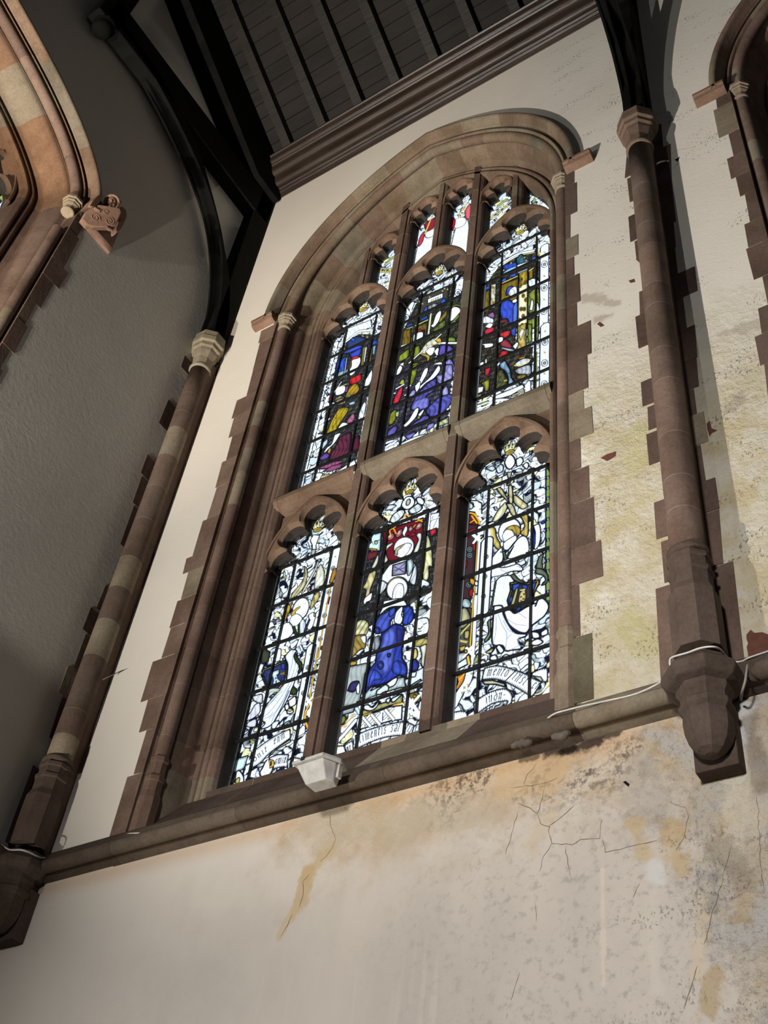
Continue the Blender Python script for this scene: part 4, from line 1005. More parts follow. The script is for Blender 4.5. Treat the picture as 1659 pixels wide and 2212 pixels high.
        tot = sum(units.get(ch, 2)+.7 for ch in txt); W_ = L[-1]/tot; pos = 0
        G = {'i': [[(0, 1), (.3, .85), (.3, .15), (.6, 0)]], 'l': [[(.2, 1.45), (.2, .1), (.6, 0)]], 't': [[(.3, 1.3), (.3, .1), (.8, 0)], [(0, .95), (.9, .95)]],
             'r': [[(.3, 1), (.3, 0)], [(.3, .8), (1, 1), (1, .8)]], 'c': [[(1.1, .85), (.6, 1), (.2, .8), (.2, .2), (.6, 0), (1.1, .15)]], 'e': [[(.2, .5), (1.1, .75), (.7, 1), (.2, .8), (.2, .2), (.6, 0), (1.1, .2)]],
             's': [[(1.2, .9), (.6, 1), (.2, .75), (1.1, .35), (.8, 0), (.1, .1)]], 'o': [[(.9, 1), (.2, .8), (.2, .2), (.9, 0), (1.6, .2), (1.6, .8), (.9, 1)]], 'd': [[(.2, 1.4), (1.6, .8), (1.6, .2), (.9, 0), (.2, .2), (.2, .7), (1.2, .9)]],
             'a': [[(.2, .95), (1.0, 1), (1.5, .8), (1.5, .1), (1.9, 0)], [(1.5, .55), (.3, .4), (.3, .1), (.9, 0), (1.5, .2)]], '-': [[(.1, .5), (1, .5)]], '/': [[(.1, -.2), (.9, 1.3)]],
             'D': [[(.3, 1.35), (.3, .1), (1.4, 0), (2.4, .4), (2.3, 1.1), (1.2, 1.4), (.1, 1.2)], [(.9, 1.2), (.9, .1)]], 'p': [[(.3, 1), (.3, -.4)], [(.3, .85), (1.3, 1), (1.6, .8), (1.6, .2), (1, 0), (.3, .1)]], 'v': [[(.3, 1.1), (.3, .3), (.9, 0), (1.6, .3), (1.6, .9), (1, 1)]],
             'f': [[(.4, 0), (.4, 1.2), (.9, 1.4)], [(0, .9), (1, .9)]], 'x': [[(.1, 1), (1.7, 0)], [(1.6, 1), (.2, 0)]], 'h': [[(.3, 1.4), (.3, 0)], [(.3, .85), (1.2, 1), (1.5, .8), (1.5, -.1)]], 'g': [[(1.5, .9), (.6, 1), (.2, .8), (.2, .3), (.9, .1), (1.5, .3), (1.5, -.3), (.4, -.4)]]}
        for k_, ch in enumerate(txt):
            if ch in 'mnu':
                strokes = []; n = 3 if ch == 'm' else 2
                for q in range(n):
                    o = q*1.0; strokes.append([(o, .9), (o+.3, 1), (o+.35, .12), (o+.65, 0)])
            else: strokes = G.get(ch, [])
            for st in strokes:
                out = []
                for (a, z) in st:
                    d = (pos+a)*W_; i = min(max(int(np.searchsorted(L, d))-1, 0), len(Q)-2); t = Q[i+1]-Q[i]; t = t/(np.linalg.norm(t)+1e-9); nn = np.array([-t[1], t[0]])
                    p = Q[i]+t*(d-L[i])+nn*z*hgt+t*slant*z*hgt; out.append((p[0], p[1]))
                s.line(out, wd, col, raw=True)
            pos += units.get(ch, 2)+.7
    def ribbon(s, top, bot, col=(.95, .98, 1.0), dots=True):
        T = [tuple(p) for p in catmull(s.P(top), 6)]; B = [tuple(p) for p in catmull(s.P(bot), 6)]
        s.poly(T+B[::-1], col, .006, raw=True)
        if dots:
            for E, F in ((T, B), (B, T)):
                E2 = [(a[0]*.86+c[0]*.14, a[1]*.86+c[1]*.14) for a, c in zip(E, [F[min(int(i*len(F)/len(E)), len(F)-1)] for i in range(len(E))])]
                A = np.array(E); Bq = np.array(E2); L = np.cumsum([0]+[np.linalg.norm(q) for q in A[1:]-A[:-1]])
                n = int(L[-1]/.012)
                for k in range(n):
                    d = L[-1]*(k+.5)/n; i = min(int(np.searchsorted(L, d))-1, len(A)-2); t = (d-L[i])/(L[i+1]-L[i]+1e-9)
                    pa = A[i]*(1-t)+A[i+1]*t; pb = Bq[i]*(1-t)+Bq[i+1]*t; s.line([tuple(pa), tuple(pb)], .0032, (.03, .03, .05), raw=True)
    def build(s, name, keep, label=None, xf=None, par=None):
        b = bpy.data.meshes.new(name); n = s.nx*s.nz
        V = np.stack([s.X.ravel(), np.full(n, GY), s.Z.ravel()], 1)
        if xf: V = np.stack(xf(s.X.ravel(), s.Z.ravel()), 1)
        j, i = np.meshgrid(np.arange(s.nz-1), np.arange(s.nx-1), indexing='ij'); a = (j*s.nx+i).ravel()
        cx = (s.X[:-1, :-1]+s.X[1:, 1:]).ravel()/2; cz = (s.Z[:-1, :-1]+s.Z[1:, 1:]).ravel()/2
        k = keep(cx, cz); a = a[k]; F = np.stack([a, a+1, a+1+s.nx, a+s.nx], 1)
        used = np.zeros(n, bool); used[F.ravel()] = True; mp = np.cumsum(used)-1; V = V[used]; F = mp[F]; C = np.clip(s.I.reshape(-1, 3)[used], 0, 1)
        b.vertices.add(len(V)); b.vertices.foreach_set('co', V.astype(np.float32).ravel()); b.loops.add(F.size); b.loops.foreach_set('vertex_index', F.astype(np.int32).ravel())
        b.polygons.add(len(F)); b.polygons.foreach_set('loop_start', (np.arange(len(F))*4).astype(np.int32)); b.update(calc_edges=True)
        ca = b.color_attributes.new('Col', 'FLOAT_COLOR', 'POINT'); ca.data.foreach_set('color', np.concatenate([C, np.ones((len(C), 1))], 1).astype(np.float32).ravel())
        b.materials.append(M['glass']); o = bpy.data.objects.new(name, b); COL.objects.link(o); adopt(o, par or win)
        if label: o['label'] = label
        return o
WH = (.95, .98, 1.0); DK = (.012, .013, .016); BLUE = (.022, .05, .36); LBLUE = (.08, .16, .62); RED_ = (.52, .02, .025); RUBY = (.16, .008, .015); GOLD = (.80, .52, .07); AMB = (.42, .24, .02); GRN = (.17, .20, .02); DGRN = (.05, .065, .015); PUR = (.13, .10, .42); DPUR = (.05, .035, .16); LPUR = (.30, .26, .66); WINE = (.10, .012, .035); PINK = (.50, .10, .22); STEEL = (.30, .42, .50); PALEY = (.85, .82, .45); ORA = (.85, .30, .02); GRY = (.30, .33, .33); SKYB = (.25, .45, .62)
def border(p, x0, z0, z1, side=-1):
    pass
def new_light(cx, lo, hi, seed, **k):
    p = Pane(XC+cx-.305, XC+cx+.305, lo, hi); p.foliage(seed=seed, **k); return p
def finish(p, cx, lo):
    xl = XC+cx-.2935
    for x, wd, c in ((xl+.004, .010, (.9, .95, 1)), (xl+.011, .005, (.004, .005, .008))): p.line([(x, lo), (x, lo+1.8)], wd, c, raw=True)
def finish_build(p, cx, lo, up, label):
    finish(p, cx, lo)
    if up:
        H = HEADL; dz = 2.585
        def keep(x, z):
            X = np.abs(x-XC-cx); R = H.aR-.004; az = H.aZ+dz+np.sqrt(np.maximum(R*R-(X+H.aE)**2, 0)); return (X < .2995) & (z < az)
        return p.build('stained_glass', keep, label)
    return p.build('stained_glass', lambda x, z: z < 7.12, label)
PN = {}
for i, cx in enumerate((-S, 0, S)):
    PN['lo', i] = new_light(cx, 4.975, 7.13, 3+i); PN['up', i] = new_light(cx, 7.385, 9.72, 13+i)
KZ = 1659/240
NAVY = (.008, .010, .035)
def cr(p, ox, oy, k=KZ): p.crop = (ox, oy, k)
def folds(p, lines, col=(.25, .28, .36), wd=.0035):
    for L in lines: p.curve(L, wd, col)
def crown(p, c, s_=1.0, gold=(.75, .55, .08)):
    """little gold crown; c = centre of the rim ellipse in crop pixels"""
    x, y = c; f = s_
    p.poly([(x-62*f, y+10*f), (x-95*f, y-90*f), (x-60*f, y-60*f), (x-45*f, y-120*f), (x-10*f, y-75*f), (x+20*f, y-165*f), (x+35*f, y-95*f), (x+75*f, y-135*f), (x+72*f, y-70*f), (x+108*f, y-75*f), (x+70*f, y-25*f)], (.80, .82, .62), .005)
    for q in ((-60, -45), (-20, -60), (25, -65), (62, -60), (0, -30), (45, -38)): p.ell((x+q[0]*f, y+q[1]*f), 13*f, 13*f, DK, 0)
    for a, b in (((-95, -90), (-45, -5)), ((-45, -120), (-10, -30)), ((20, -165), (20, -50)), ((75, -135), (50, -45)), ((108, -75), (65, -30))): p.line([(x+a[0]*f, y+a[1]*f), (x+b[0]*f, y+b[1]*f)], .0045, (.70, .52, .10))
    p.poly([(x+14*f, y-160*f), (x+25*f, y-205*f), (x+38*f, y-165*f), (x+24*f, y-140*f)], (.75, .72, .30), .003)
    p.ell((x, y), 68*f, 30*f, gold, .005, rot=-.42); p.ell((x+6*f, y-2*f), 45*f, 14*f, (.45, .30, .02), 0, rot=-.42)
def florets(p, a, b, n=9, wd=.030, col=(.035, .04, .022)):
    """narrow dark border strip with yellow florets between two crop points"""
    p.line([a, b], wd, (.004, .005, .008)); p.line([a, b], wd-.006, col)
    for k in range(n):
        t = (k+.5)/n; x, y = a[0]+(b[0]-a[0])*t, a[1]+(b[1]-a[1])*t
        if k % 2: p.line([(x-4, y+20), (x+6, y-22)], .016, (.13, .15, .04))
        for dx, dy in ((-9, -8), (9, 8), (-7, 10), (8, -10)): p.ell((x+dx, y+dy), 9, 9, (.80, .74, .25), 0)
def crosses(p, pts, col=(.80, .60, .12), r=9):
    for x, y in pts:
        for dx, dy in ((-r, -r*.7), (r, r*.7), (-r*.7, r), (r*.7, -r)): p.line([(x, y), (x+dx, y+dy)], .005, (.03, .02, .01)); p.line([(x, y), (x+dx*.7, y+dy*.7)], .003, col)
def ornament(p, a, b, n, wd=.05, side=1):
    """white strapwork border column"""
    p.line([a, b], wd+.008, NAVY); p.line([a, b], wd, (.86, .90, .93))
    for k in range(n):
        t = (k+.5)/n; x, y = a[0]+(b[0]-a[0])*t, a[1]+(b[1]-a[1])*t
        if k % 2: p.ell((x, y), 30, 34, WH, .004, rot=.4); p.ell((x, y), 14, 16, (.5, .5, .45), .003)
        else: p.line([(x-28, y-20), (x+26, y+24)], .010, WH); p.line([(x+26, y-26), (x-24, y+22)], .010, WH); crosses(p, [(x, y)])

# ================= lower left light: angel with shield
p = PN['lo', 0]; cr(p, 480, 1400)
florets(p, (560, 60), (130, 2060), 13)
cr(p, 540, 1100); florets(p, (440, 940), (170, 2120), 9)
ornament(p, (1290, 620), (1000, 2200), 9, .055)
p.line([(1265, 900), (1170, 1330), (1090, 1760), (1020, 2212)], .011, NAVY); p.line([(1265, 900), (1170, 1330), (1090, 1760), (1020, 2212)], .006, (.85, .50, .05))
p.poly([(1290, 880), (1240, 900), (1180, 1100), (1230, 1110), (1290, 960)], (.55, .25, .03), .005); p.poly([(1205, 1100), (1245, 1080), (1235, 1125), (1200, 1130)], RED_, .004)
p.poly([(1200, 1310), (1175, 1420), (1160, 1400), (1180, 1310)], RED_, .004); p.poly([(1060, 2050), (1090, 2030), (1080, 2110), (1055, 2090)], RED_, .004)
# foliage fan under the crown
p.poly([(930, 400), (960, 380), (1040, 390), (1010, 470), (985, 540), (990, 600), (930, 600), (930, 540), (900, 470)], WH, .006)
crown(p, (1010, 305), 1.0)
crosses(p, [(810, 430), (655, 620), (720, 690)], (.8, .8, .2), 14); p.poly([(925, 600), (985, 600), (960, 690), (910, 690)], (.6, .6, .5), .005)
for L in ([(800, 470), (860, 490), (900, 600)], [(780, 640), (850, 600), (930, 590)], [(1000, 600), (1060, 560), (1100, 600)], [(700, 520), (760, 540), (790, 500)], [(790, 700), (850, 650), (900, 660)], [(1040, 500), (1100, 520), (1130, 450)]): p.curve(L, .006, NAVY)
# wings
p.blob([(800, 850), (830, 860), (860, 920), (850, 1050), (800, 1180), (700, 1290), (610, 1330), (650, 1230), (740, 1130), (800, 1030), (820, 960)], (.70, .62, .35), streak=.6)
p.blob([(1010, 770), (960, 900), (850, 1090), (770, 1250), (800, 1240), (880, 1110), (990, 900), (1030, 790)], (.92, .90, .66))
p.blob([(1040, 830), (990, 950), (960, 1180), (1030, 1160), (1100, 1110), (1110, 950), (1070, 830)], (.93, .92, .72), streak=.35)
p.blob([(950, 1290), (1030, 1230), (1030, 1330), (960, 1430), (900, 1500), (910, 1400)], (.70, .55, .20), streak=.5)
p.blob([(560, 1440), (630, 1390), (600, 1500), (560, 1600), (490, 1720), (470, 1650), (510, 1540)], (.62, .38, .06), streak=.5)
p.poly([(860, 1180), (890, 1150), (900, 1200), (860, 1240)], (.7, .25, .3), .004)
# halo, head and hair
p.ell((755, 1490), 125, 185, NAVY, 0, rot=.42); p.ell((758, 1485), 112, 170, WH, .004, rot=.42)
p.blob([(610, 1570), (640, 1520), (700, 1470), (750, 1450), (740, 1480), (690, 1520), (670, 1580), (630, 1600)], (.80, .50, .08), edge=.003)
folds(p, [[(700, 1560), (680, 1590), (690, 1610)], [(820, 1400), (835, 1420)], [(860, 1490), (850, 1530), (800, 1560), (770, 1590)], [(620, 1480), (680, 1440), (740, 1430)]])
# bodice, sleeves, straps
p.blob([(620, 1600), (700, 1560), (780, 1620), (740, 1700), (650, 1760), (590, 1680)], WH, edge=.004)
p.blob([(590, 1690), (520, 1700), (460, 1790), (430, 1900), (460, 1960), (540, 1950), (640, 1850), (640, 1760)], WH, edge=.006, streak=.12)
p.blob([(740, 1700), (790, 1640), (830, 1700), (810, 1830), (740, 1880), (720, 1790)], (.75, .82, .86), edge=.005, streak=.35)
p.poly([(630, 1760), (665, 1740), (720, 1900), (690, 1930)], DGRN, .005); p.poly([(715, 1730), (745, 1690), (740, 1900), (715, 1900)], DGRN, .004)
p.blob([(870, 1580), (940, 1540), (980, 1580), (970, 1640), (930, 1760), (870, 1800), (850, 1740), (880, 1650)], WH, edge=.005)
p.poly([(880, 1640), (900, 1650), (830, 1830), (805, 1820)], (.06, .07, .30), .005); p.ell((965, 1580), 14, 26, (.8, .6, .2), .004)
# left hanging sleeve, forearm and robe skirt
cr(p, 480, 1400)
p.poly([(560, 60), (640, 10), (720, 60), (690, 200), (600, 240), (580, 200)], (.05, .055, .03), .006)
p.blob([(790, 20), (870, 10), (880, 60), (860, 180), (790, 200), (800, 120)], WH, edge=.005)
p.blob([(1030, 20), (1110, 40), (1130, 200), (1150, 330), (1090, 480), (1040, 620), (960, 800), (860, 960), (760, 1120), (660, 1190), (580, 1200), (640, 1120), (560, 1060), (600, 960), (700, 800), (860, 600), (960, 440), (980, 250), (940, 130)], (.90, .93, .99), edge=.007, streak=.10)
folds(p, [[(1060, 30), (1040, 250), (960, 480), (820, 700), (640, 900)], [(1100, 100), (1080, 300), (1000, 520), (860, 760), (700, 960), (560, 1060)], [(1140, 260), (1040, 520), (940, 720), (820, 920), (700, 1060)], [(1010, 560), (900, 800), (780, 1000), (740, 1100)], [(720, 660), (660, 740), (620, 860)], [(900, 640), (780, 760), (620, 940)], [(880, 620), (740, 740)], [(760, 950), (720, 1010), (640, 1050), (600, 1080)], [(980, 620), (920, 800), (800, 1040)]], (.16, .18, .26), .004)
folds(p, [[(850, 640), (730, 770), (640, 850)], [(790, 700), (700, 800)], [(1000, 640), (900, 860), (780, 1080)]], (.02, .05, .08), .007)
p.blob([(450, 720), (560, 690), (600, 700), (600, 800), (560, 830), (470, 780)], (.72, .72, .78), edge=.006, streak=.3)
p.blob([(480, 850), (560, 820), (560, 960), (440, 1060), (350, 1080), (390, 1000), (440, 930)], (.78, .76, .84), edge=.006, streak=.3)
p.blob([(380, 1110), (500, 1060), (500, 1160), (450, 1180), (370, 1170)], (.7, .68, .74), edge=.005)
# green ribbons
p.blob([(1090, 60), (1120, 130), (1190, 230), (1190, 300), (1150, 380), (1130, 350), (1160, 280), (1100, 200), (1070, 120)], DGRN, edge=.006)
p.blob([(1060, 560), (1120, 640), (1080, 700), (1020, 680), (1030, 620)], DGRN, edge=.006)
# shield with castle
p.poly([(600, 320), (760, 260), (940, 180), (975, 300), (960, 470), (900, 560), (820, 650), (690, 640), (610, 470), (590, 400)], (.62, .45, .12), .008)
p.poly([(620, 335), (770, 280), (925, 205), (955, 310), (940, 460), (880, 545), (810, 625), (705, 620), (635, 470), (610, 400)], (.03, .04, .13), .005)
p.poly([(880, 240), (935, 220), (935, 310), (880, 320)], (.04, .09, .50), .004); p.poly([(860, 370), (940, 345), (940, 400), (860, 410)], (.30, .22, .10), .003); p.poly([(880, 440), (935, 430), (925, 470), (880, 490)], (.03, .07, .40), .003); p.ell((645, 400), 22, 22, (.04, .10, .55), .003)
p.poly([(700, 400), (780, 340), (850, 320), (850, 380), (820, 400), (830, 450), (870, 490), (860, 530), (800, 540), (750, 560), (765, 480), (750, 430), (710, 440)], (.72, .84, .92), .005)
p.ell((800, 450), 12, 14, DK, 0); p.poly([(795, 490), (815, 480), (815, 530), (795, 535)], DK, 0)
p.blob([(640, 640), (760, 600), (870, 610), (800, 650), (700, 660)], (.75, .88, .90), edge=.004); p.curve([(640, 640), (700, 662), (840, 640)], .006, (.6, .5, .1))
# leaves to the right
for q in ([(985, 790), (1090, 720), (1100, 830), (1010, 880)], [(930, 860), (980, 830), (1000, 890), (950, 930)], [(960, 930), (1040, 890), (1060, 960), (980, 980)]): p.blob(q, WH, edge=.007)
p.ell((1010, 925), 35, 22, (.85, .78, .35), .004); p.poly([(900, 1140), (1000, 1080), (1010, 1100), (950, 1150)], (.5, .68, .70), .006)
p.blob([(740, 1130), (800, 1090), (850, 1090), (830, 1140), (790, 1200), (740, 1200)], (.8, .88, .92), edge=.006)
# strapwork column and orange curve on the right
ornament(p, (1330, 0), (1130, 1150), 6, .06)
p.line([(1430, 0), (1310, 740)], .012, NAVY); p.line([(1430, 0), (1310, 740)], .007, (.88, .50, .04)); p.curve([(1350, 780), (1250, 940), (1240, 1080), (1290, 1210)], .018, NAVY); p.curve([(1350, 780), (1250, 940), (1240, 1080), (1290, 1210)], .012, (.90, .45, .03))
p.poly([(1270, 1080), (1320, 1060), (1300, 1200)], (.65, .22, .03), .005); p.line([(1250, 740), (1350, 860)], .016, WH); p.line([(1350, 730), (1240, 850)], .016, WH)
# bottom ribbons
p.ribbon([(440, 1560), (640, 1410), (830, 1290), (1010, 1210)], [(420, 1800), (560, 1720), (720, 1560), (1020, 1340)])
p.text([(440, 1740), (530, 1660), (620, 1580), (700, 1520)], 'iduit', .034, slant=.1)
p.text([(770, 1440), (860, 1390), (960, 1320)], 'eum', .040, slant=.1)
p.poly([(700, 1600), (760, 1530), (1020, 1360), (1020, 1400), (800, 1520), (690, 1630)], (.85, .78, .40), .006)
p.ribbon([(700, 1640), (840, 1590), (990, 1590)], [(740, 1810), (860, 1780), (970, 1780)], (.95, .97, 1)); p.text([(780, 1740), (870, 1720), (975, 1710)], 'omini', .036)
p.blob([(640, 1700), (600, 1790), (560, 1860), (590, 1930), (680, 1910), (740, 1840), (760, 1760), (740, 1690), (680, 1670)], (.85, .82, .92), edge=.008)
p.blob([(700, 1660), (770, 1680), (770, 1760), (700, 1790), (690, 1720)], (.85, .55, .10), edge=.004); p.blob([(715, 1690), (740, 1690), (740, 1750), (710, 1760)], (.12, .03, .01), edge=0); p.line([(680, 1680), (690, 1800)], .009, WH)
p.ribbon([(130, 1680), (260, 1640), (390, 1600)], [(130, 1870), (250, 1840), (330, 1790)], (.62, .78, .78))
p.ribbon([(1030, 1640), (1110, 1640), (1190, 1660)], [(1010, 1830), (1080, 1820), (1160, 1800)])
p.curve([(380, 1960), (560, 1980), (760, 1900), (900, 1800)], .030, NAVY); p.curve([(400, 2060), (560, 2040), (760, 1960), (900, 1880)], .012, WH)
for k in range(12): p.ell((430+40*k, 2010-10*k-k*k*.5), 7, 6, WH, 0)
p.blob([(210, 1850), (260, 1830), (320, 1930), (300, 2050), (200, 2010)], WH, edge=.007); p.blob([(200, 1970), (240, 1930), (265, 1950), (250, 2010), (200, 2020)], (.65, .60, .15), edge=.005)

# ================= lower middle light: kneeling woman in blue
p = PN['lo', 1]; cr(p, 740, 1040)
p.poly([(280, 880), (620, 700), (1450, 480), (1420, 1100), (1330, 1650), (330, 2212), (140, 2212)], (.028, .028, .030), 0)
p.poly([(600, 760), (900, 640), (1200, 540), (1210, 760), (1100, 1060), (760, 1200), (640, 1180)], RUBY, .006)
p.poly([(350, 820), (580, 760), (560, 1040), (350, 1020)], (.62, .78, .80), .007); p.ell((400, 900), 30, 40, (.2, .3, .3), .004, rot=.4); p.ell((500, 910), 26, 30, (.7, .7, .4), .004); p.line([(350, 930), (570, 870)], .006, NAVY); p.line([(470, 800), (440, 1040)], .009, (.6, .8, .9))
p.poly([(350, 990), (520, 1010), (500, 1040), (350, 1010)], (.85, .45, .03), .004); p.poly([(340, 1060), (540, 1030), (510, 1130), (340, 1200)], (.13, .02, .03), .005)
p.poly([(1240, 500), (1450, 460), (1440, 700), (1250, 740)], (.85, .90, .95), .006)
for L in ([(1260, 700), (1330, 520)], [(1330, 700), (1420, 500)], [(1250, 600), (1440, 540)], [(1300, 480), (1280, 720)]): p.line(L, .010, WH); p.line([(L[0][0]+20, L[0][1]), (L[1][0]+20, L[1][1])], .004, NAVY)
p.poly([(1290, 740), (1400, 690), (1400, 760), (1320, 830)], (.62, .03, .04), .006)
# crown, fan
p.blob([(900, 290), (960, 230), (1040, 230), (1080, 300), (1040, 380), (950, 420), (880, 370)], WH, edge=.008); p.ell((980, 310), 30, 52, (.6, .62, .5), .006, rot=.4)
p.blob([(700, 600), (760, 490), (880, 420), (930, 460), (860, 560), (760, 620)], (.82, .88, .90), edge=.008, streak=.4); p.blob([(980, 440), (1050, 380), (1140, 330), (1190, 400), (1100, 470), (1010, 480)], (.78, .84, .86), edge=.008, streak=.5)
p.blob([(1100, 250), (1170, 240), (1220, 300), (1190, 350), (1120, 320)], WH, edge=.007); p.blob([(1180, 180), (1300, 80), (1340, 110), (1260, 180), (1200, 220)], (.75, .84, .90), edge=.005)
p.blob([(630, 430), (700, 350), (800, 360), (720, 420)], (.78, .86, .92), edge=.006); crosses(p, [(640, 480), (700, 490), (1240, 260), (1290, 350)], (.7, .75, .15), 18)
crown(p, (1003, 155), 1.0, (.85, .48, .06)); p.line([(870, 590), (950, 490), (1010, 530)], .010, (.85, .45, .04))
# red canopy
for q in ([(640, 850), (700, 790), (750, 770), (770, 830), (700, 880)], [(790, 800), (830, 730), (890, 710), (880, 790), (810, 840)], [(970, 720), (1020, 660), (1060, 700), (1000, 760)], [(1080, 690), (1130, 620), (1190, 620), (1180, 680), (1100, 730)]): p.blob(q, (.80, .22, .18), edge=.006); p.blob([(a*.6+(q[0][0]+q[2][0])*.2, b*.6+(q[0][1]+q[2][1])*.2) for a, b in q], (.92, .55, .50), edge=.003)
for L in ([(650, 810), (700, 730), (790, 680)], [(700, 740), (720, 800)], [(760, 700), (800, 780)], [(1090, 600), (1190, 570)], [(1120, 560), (1190, 600)], [(1060, 680), (1090, 650)]): p.line(L, .007, (.85, .42, .03))
p.blob([(890, 770), (930, 680), (960, 670), (970, 720), (940, 780), (930, 830), (900, 800)], WH, edge=.005); p.poly([(960, 810), (1060, 760), (1100, 770), (1060, 820)], (.40, .02, .03), .005)
# wings of the standing angel
p.blob([(600, 1040), (640, 970), (740, 910), (750, 940), (680, 1000), (650, 1080), (680, 1170), (620, 1220), (590, 1160)], (.88, .86, .66), edge=.006, streak=.25)
p.blob([(1100, 810), (1130, 770), (1180, 780), (1170, 900), (1130, 1040), (1060, 1060), (1100, 950), (1130, 870)], (.93, .93, .80), edge=.006)
p.blob([(1250, 790), (1290, 830), (1330, 1000), (1340, 1260), (1290, 1270), (1290, 1420), (1250, 1480), (1200, 1450), (1210, 1200), (1240, 1000)], (.90, .84, .45), edge=.006, streak=.3)
p.blob([(1200, 1120), (1240, 1050), (1220, 1260), (1200, 1360), (1180, 1250)], (.55, .36, .05), edge=.005)
p.blob([(430, 1290), (530, 1090), (530, 1200), (470, 1300)], (.85, .82, .6), edge=.005)
p.blob([(390, 1380), (490, 1330), (490, 1420), (420, 1600), (400, 1700), (340, 1740), (350, 1620), (300, 1590), (340, 1520)], (.78, .66, .30), edge=.006, streak=.4)
# angel halo and head
p.ell((915, 985), 150, 175, NAVY, 0, rot=.75); p.ell((915, 983), 140, 165, (.95, .97, .98), .004, rot=.75)
for k in range(40):
    a = 2*math.pi*k/40; dx, dy = 132*math.cos(a), 157*math.sin(a); p.ell((915+dx*math.cos(.75)-dy*math.sin(.75), 983+dx*math.sin(.75)+dy*math.cos(.75)), 5, 5, (.1, .1, .12), 0)
p.blob([(770, 1100), (790, 1010), (860, 960), (960, 920), (1030, 940), (1010, 1000), (960, 1080), (880, 1140)], (.93, .94, .92), edge=.004)
p.blob([(780, 1080), (790, 1010), (850, 970), (930, 930), (880, 990), (830, 1030), (820, 1100)], (.80, .70, .40), edge=.003, streak=.4); folds(p, [[(900, 1010), (930, 1000)], [(910, 1050), (930, 1045)], [(990, 960), (1000, 1020), (960, 1080)]])
# angel dress with laced bodice
p.blob([(700, 1250), (780, 1200), (950, 1170), (1010, 1180), (1090, 1260), (1000, 1480), (870, 1540), (700, 1560), (560, 1480), (620, 1360)], (.93, .94, .98), edge=.006, streak=.12)
p.poly([(750, 1250), (950, 1190), (940, 1380), (740, 1410)], (.35, .33, .42), .007)
for L in ([(770, 1270), (930, 1360)], [(930, 1220), (760, 1380)], [(770, 1330), (930, 1290)]): p.line(L, .008, (.08, .06, .22))
p.blob([(960, 1180), (1040, 1160), (1060, 1260), (1000, 1400), (960, 1370)], (.62, .78, .76), edge=.005, streak=.5)
p.blob([(1060, 1290), (1100, 1250), (1110, 1360), (1080, 1540), (1000, 1500), (1030, 1400)], (.80, .82, .86), edge=.006, streak=.4)
p.blob([(550, 1460), (660, 1520), (640, 1600), (520, 1720), (510, 1600)], (.75, .78, .82), edge=.006, streak=.4)
p.blob([(1140, 1500), (1190, 1460), (1290, 1510), (1280, 1560), (1200, 1560), (1190, 1590), (1140, 1580)], WH, edge=.005); folds(p, [[(1220, 1520), (1280, 1540)], [(1210, 1540), (1260, 1565)]])
p.blob([(330, 1740), (440, 1660), (420, 1770), (360, 1800), (330, 1840), (310, 1800)], WH, edge=.005)
# nun halo and head
p.ell((815, 1600), 160, 185, (.92, .72, .22), .007, rot=.62); p.ell((815, 1602), 145, 168, (.97, .98, .97), .003, rot=.62)
p.blob([(740, 1780), (760, 1620), (820, 1530), (890, 1530), (915, 1600), (910, 1700), (860, 1760)], WH, edge=.004); folds(p, [[(770, 1640), (820, 1560), (880, 1550)], [(790, 1760), (800, 1640)], [(870, 1620), (890, 1610)], [(850, 1700), (880, 1695)], [(860, 1640), (862, 1680)]])
p.blob([(610, 1790), (700, 1770), (880, 1750), (960, 1840), (900, 1860), (700, 1880), (560, 1990), (520, 2040), (590, 1900)], WH, edge=.006)
# blue robe
p.blob([(640, 1960), (720, 1900), (790, 1880), (800, 2000), (720, 2080), (700, 2180), (560, 2270), (480, 2250), (490, 2120), (560, 2000)], (.07, .10, .50), edge=.007, streak=.45)
p.blob([(900, 1890), (1000, 1860), (1060, 1960), (1040, 2080), (950, 2150), (890, 2110), (910, 2000)], (.04, .07, .46), edge=.007, streak=.5)
p.blob([(700, 1920), (780, 1880), (780, 1960), (720, 2020), (690, 1990)], (.05, .10, .50), edge=.005)
p.blob([(770, 2060), (800, 1950), (880, 1870), (900, 1900), (880, 1990), (900, 2050), (860, 2130), (780, 2110)], WH, edge=.005); folds(p, [[(800, 2060), (840, 1970), (880, 1900)], [(830, 2100), (870, 2030)]])
cr(p, 720, 1340)
p.blob([(720, 200), (860, 90), (930, 60), (1060, 110), (1040, 300), (1030, 560), (1090, 660), (1090, 830), (960, 830), (860, 900), (700, 960), (580, 980), (500, 1070), (440, 1110), (450, 900), (480, 800), (620, 640), (640, 520), (700, 360)], (.03, .05, .38), edge=.008, streak=.3)
p.blob([(760, 210), (850, 120), (920, 140), (930, 260), (900, 480), (880, 640), (800, 780), (720, 800), (700, 700), (690, 520), (720, 330)], (.11, .15, .60), edge=0, streak=.35)
p.blob([(480, 830), (600, 730), (720, 830), (700, 880), (600, 900), (540, 1000), (470, 960)], (.07, .12, .66), edge=.003, streak=.4)
p.blob([(890, 640), (960, 600), (1080, 680), (1080, 800), (960, 810), (880, 760)], (.05, .09, .55), edge=.003, streak=.5)
p.poly([(930, 90), (1040, 130), (1020, 300), (940, 330)], (.03, .03, .20), 0); folds(p, [[(950, 330), (900, 600), (850, 760), (720, 900)], [(700, 260), (860, 100)], [(640, 660), (560, 830), (520, 1020)]], (.015, .015, .09), .007)
for c_, r_ in (((655, 150), 42), ((705, 670), 48), ((830, 520), 26)): p.ell(c_, r_, r_*1.25, (.04, .06, .36), .005); p.ell(c_, r_*.5, r_*.6, (.12, .16, .6), .003)
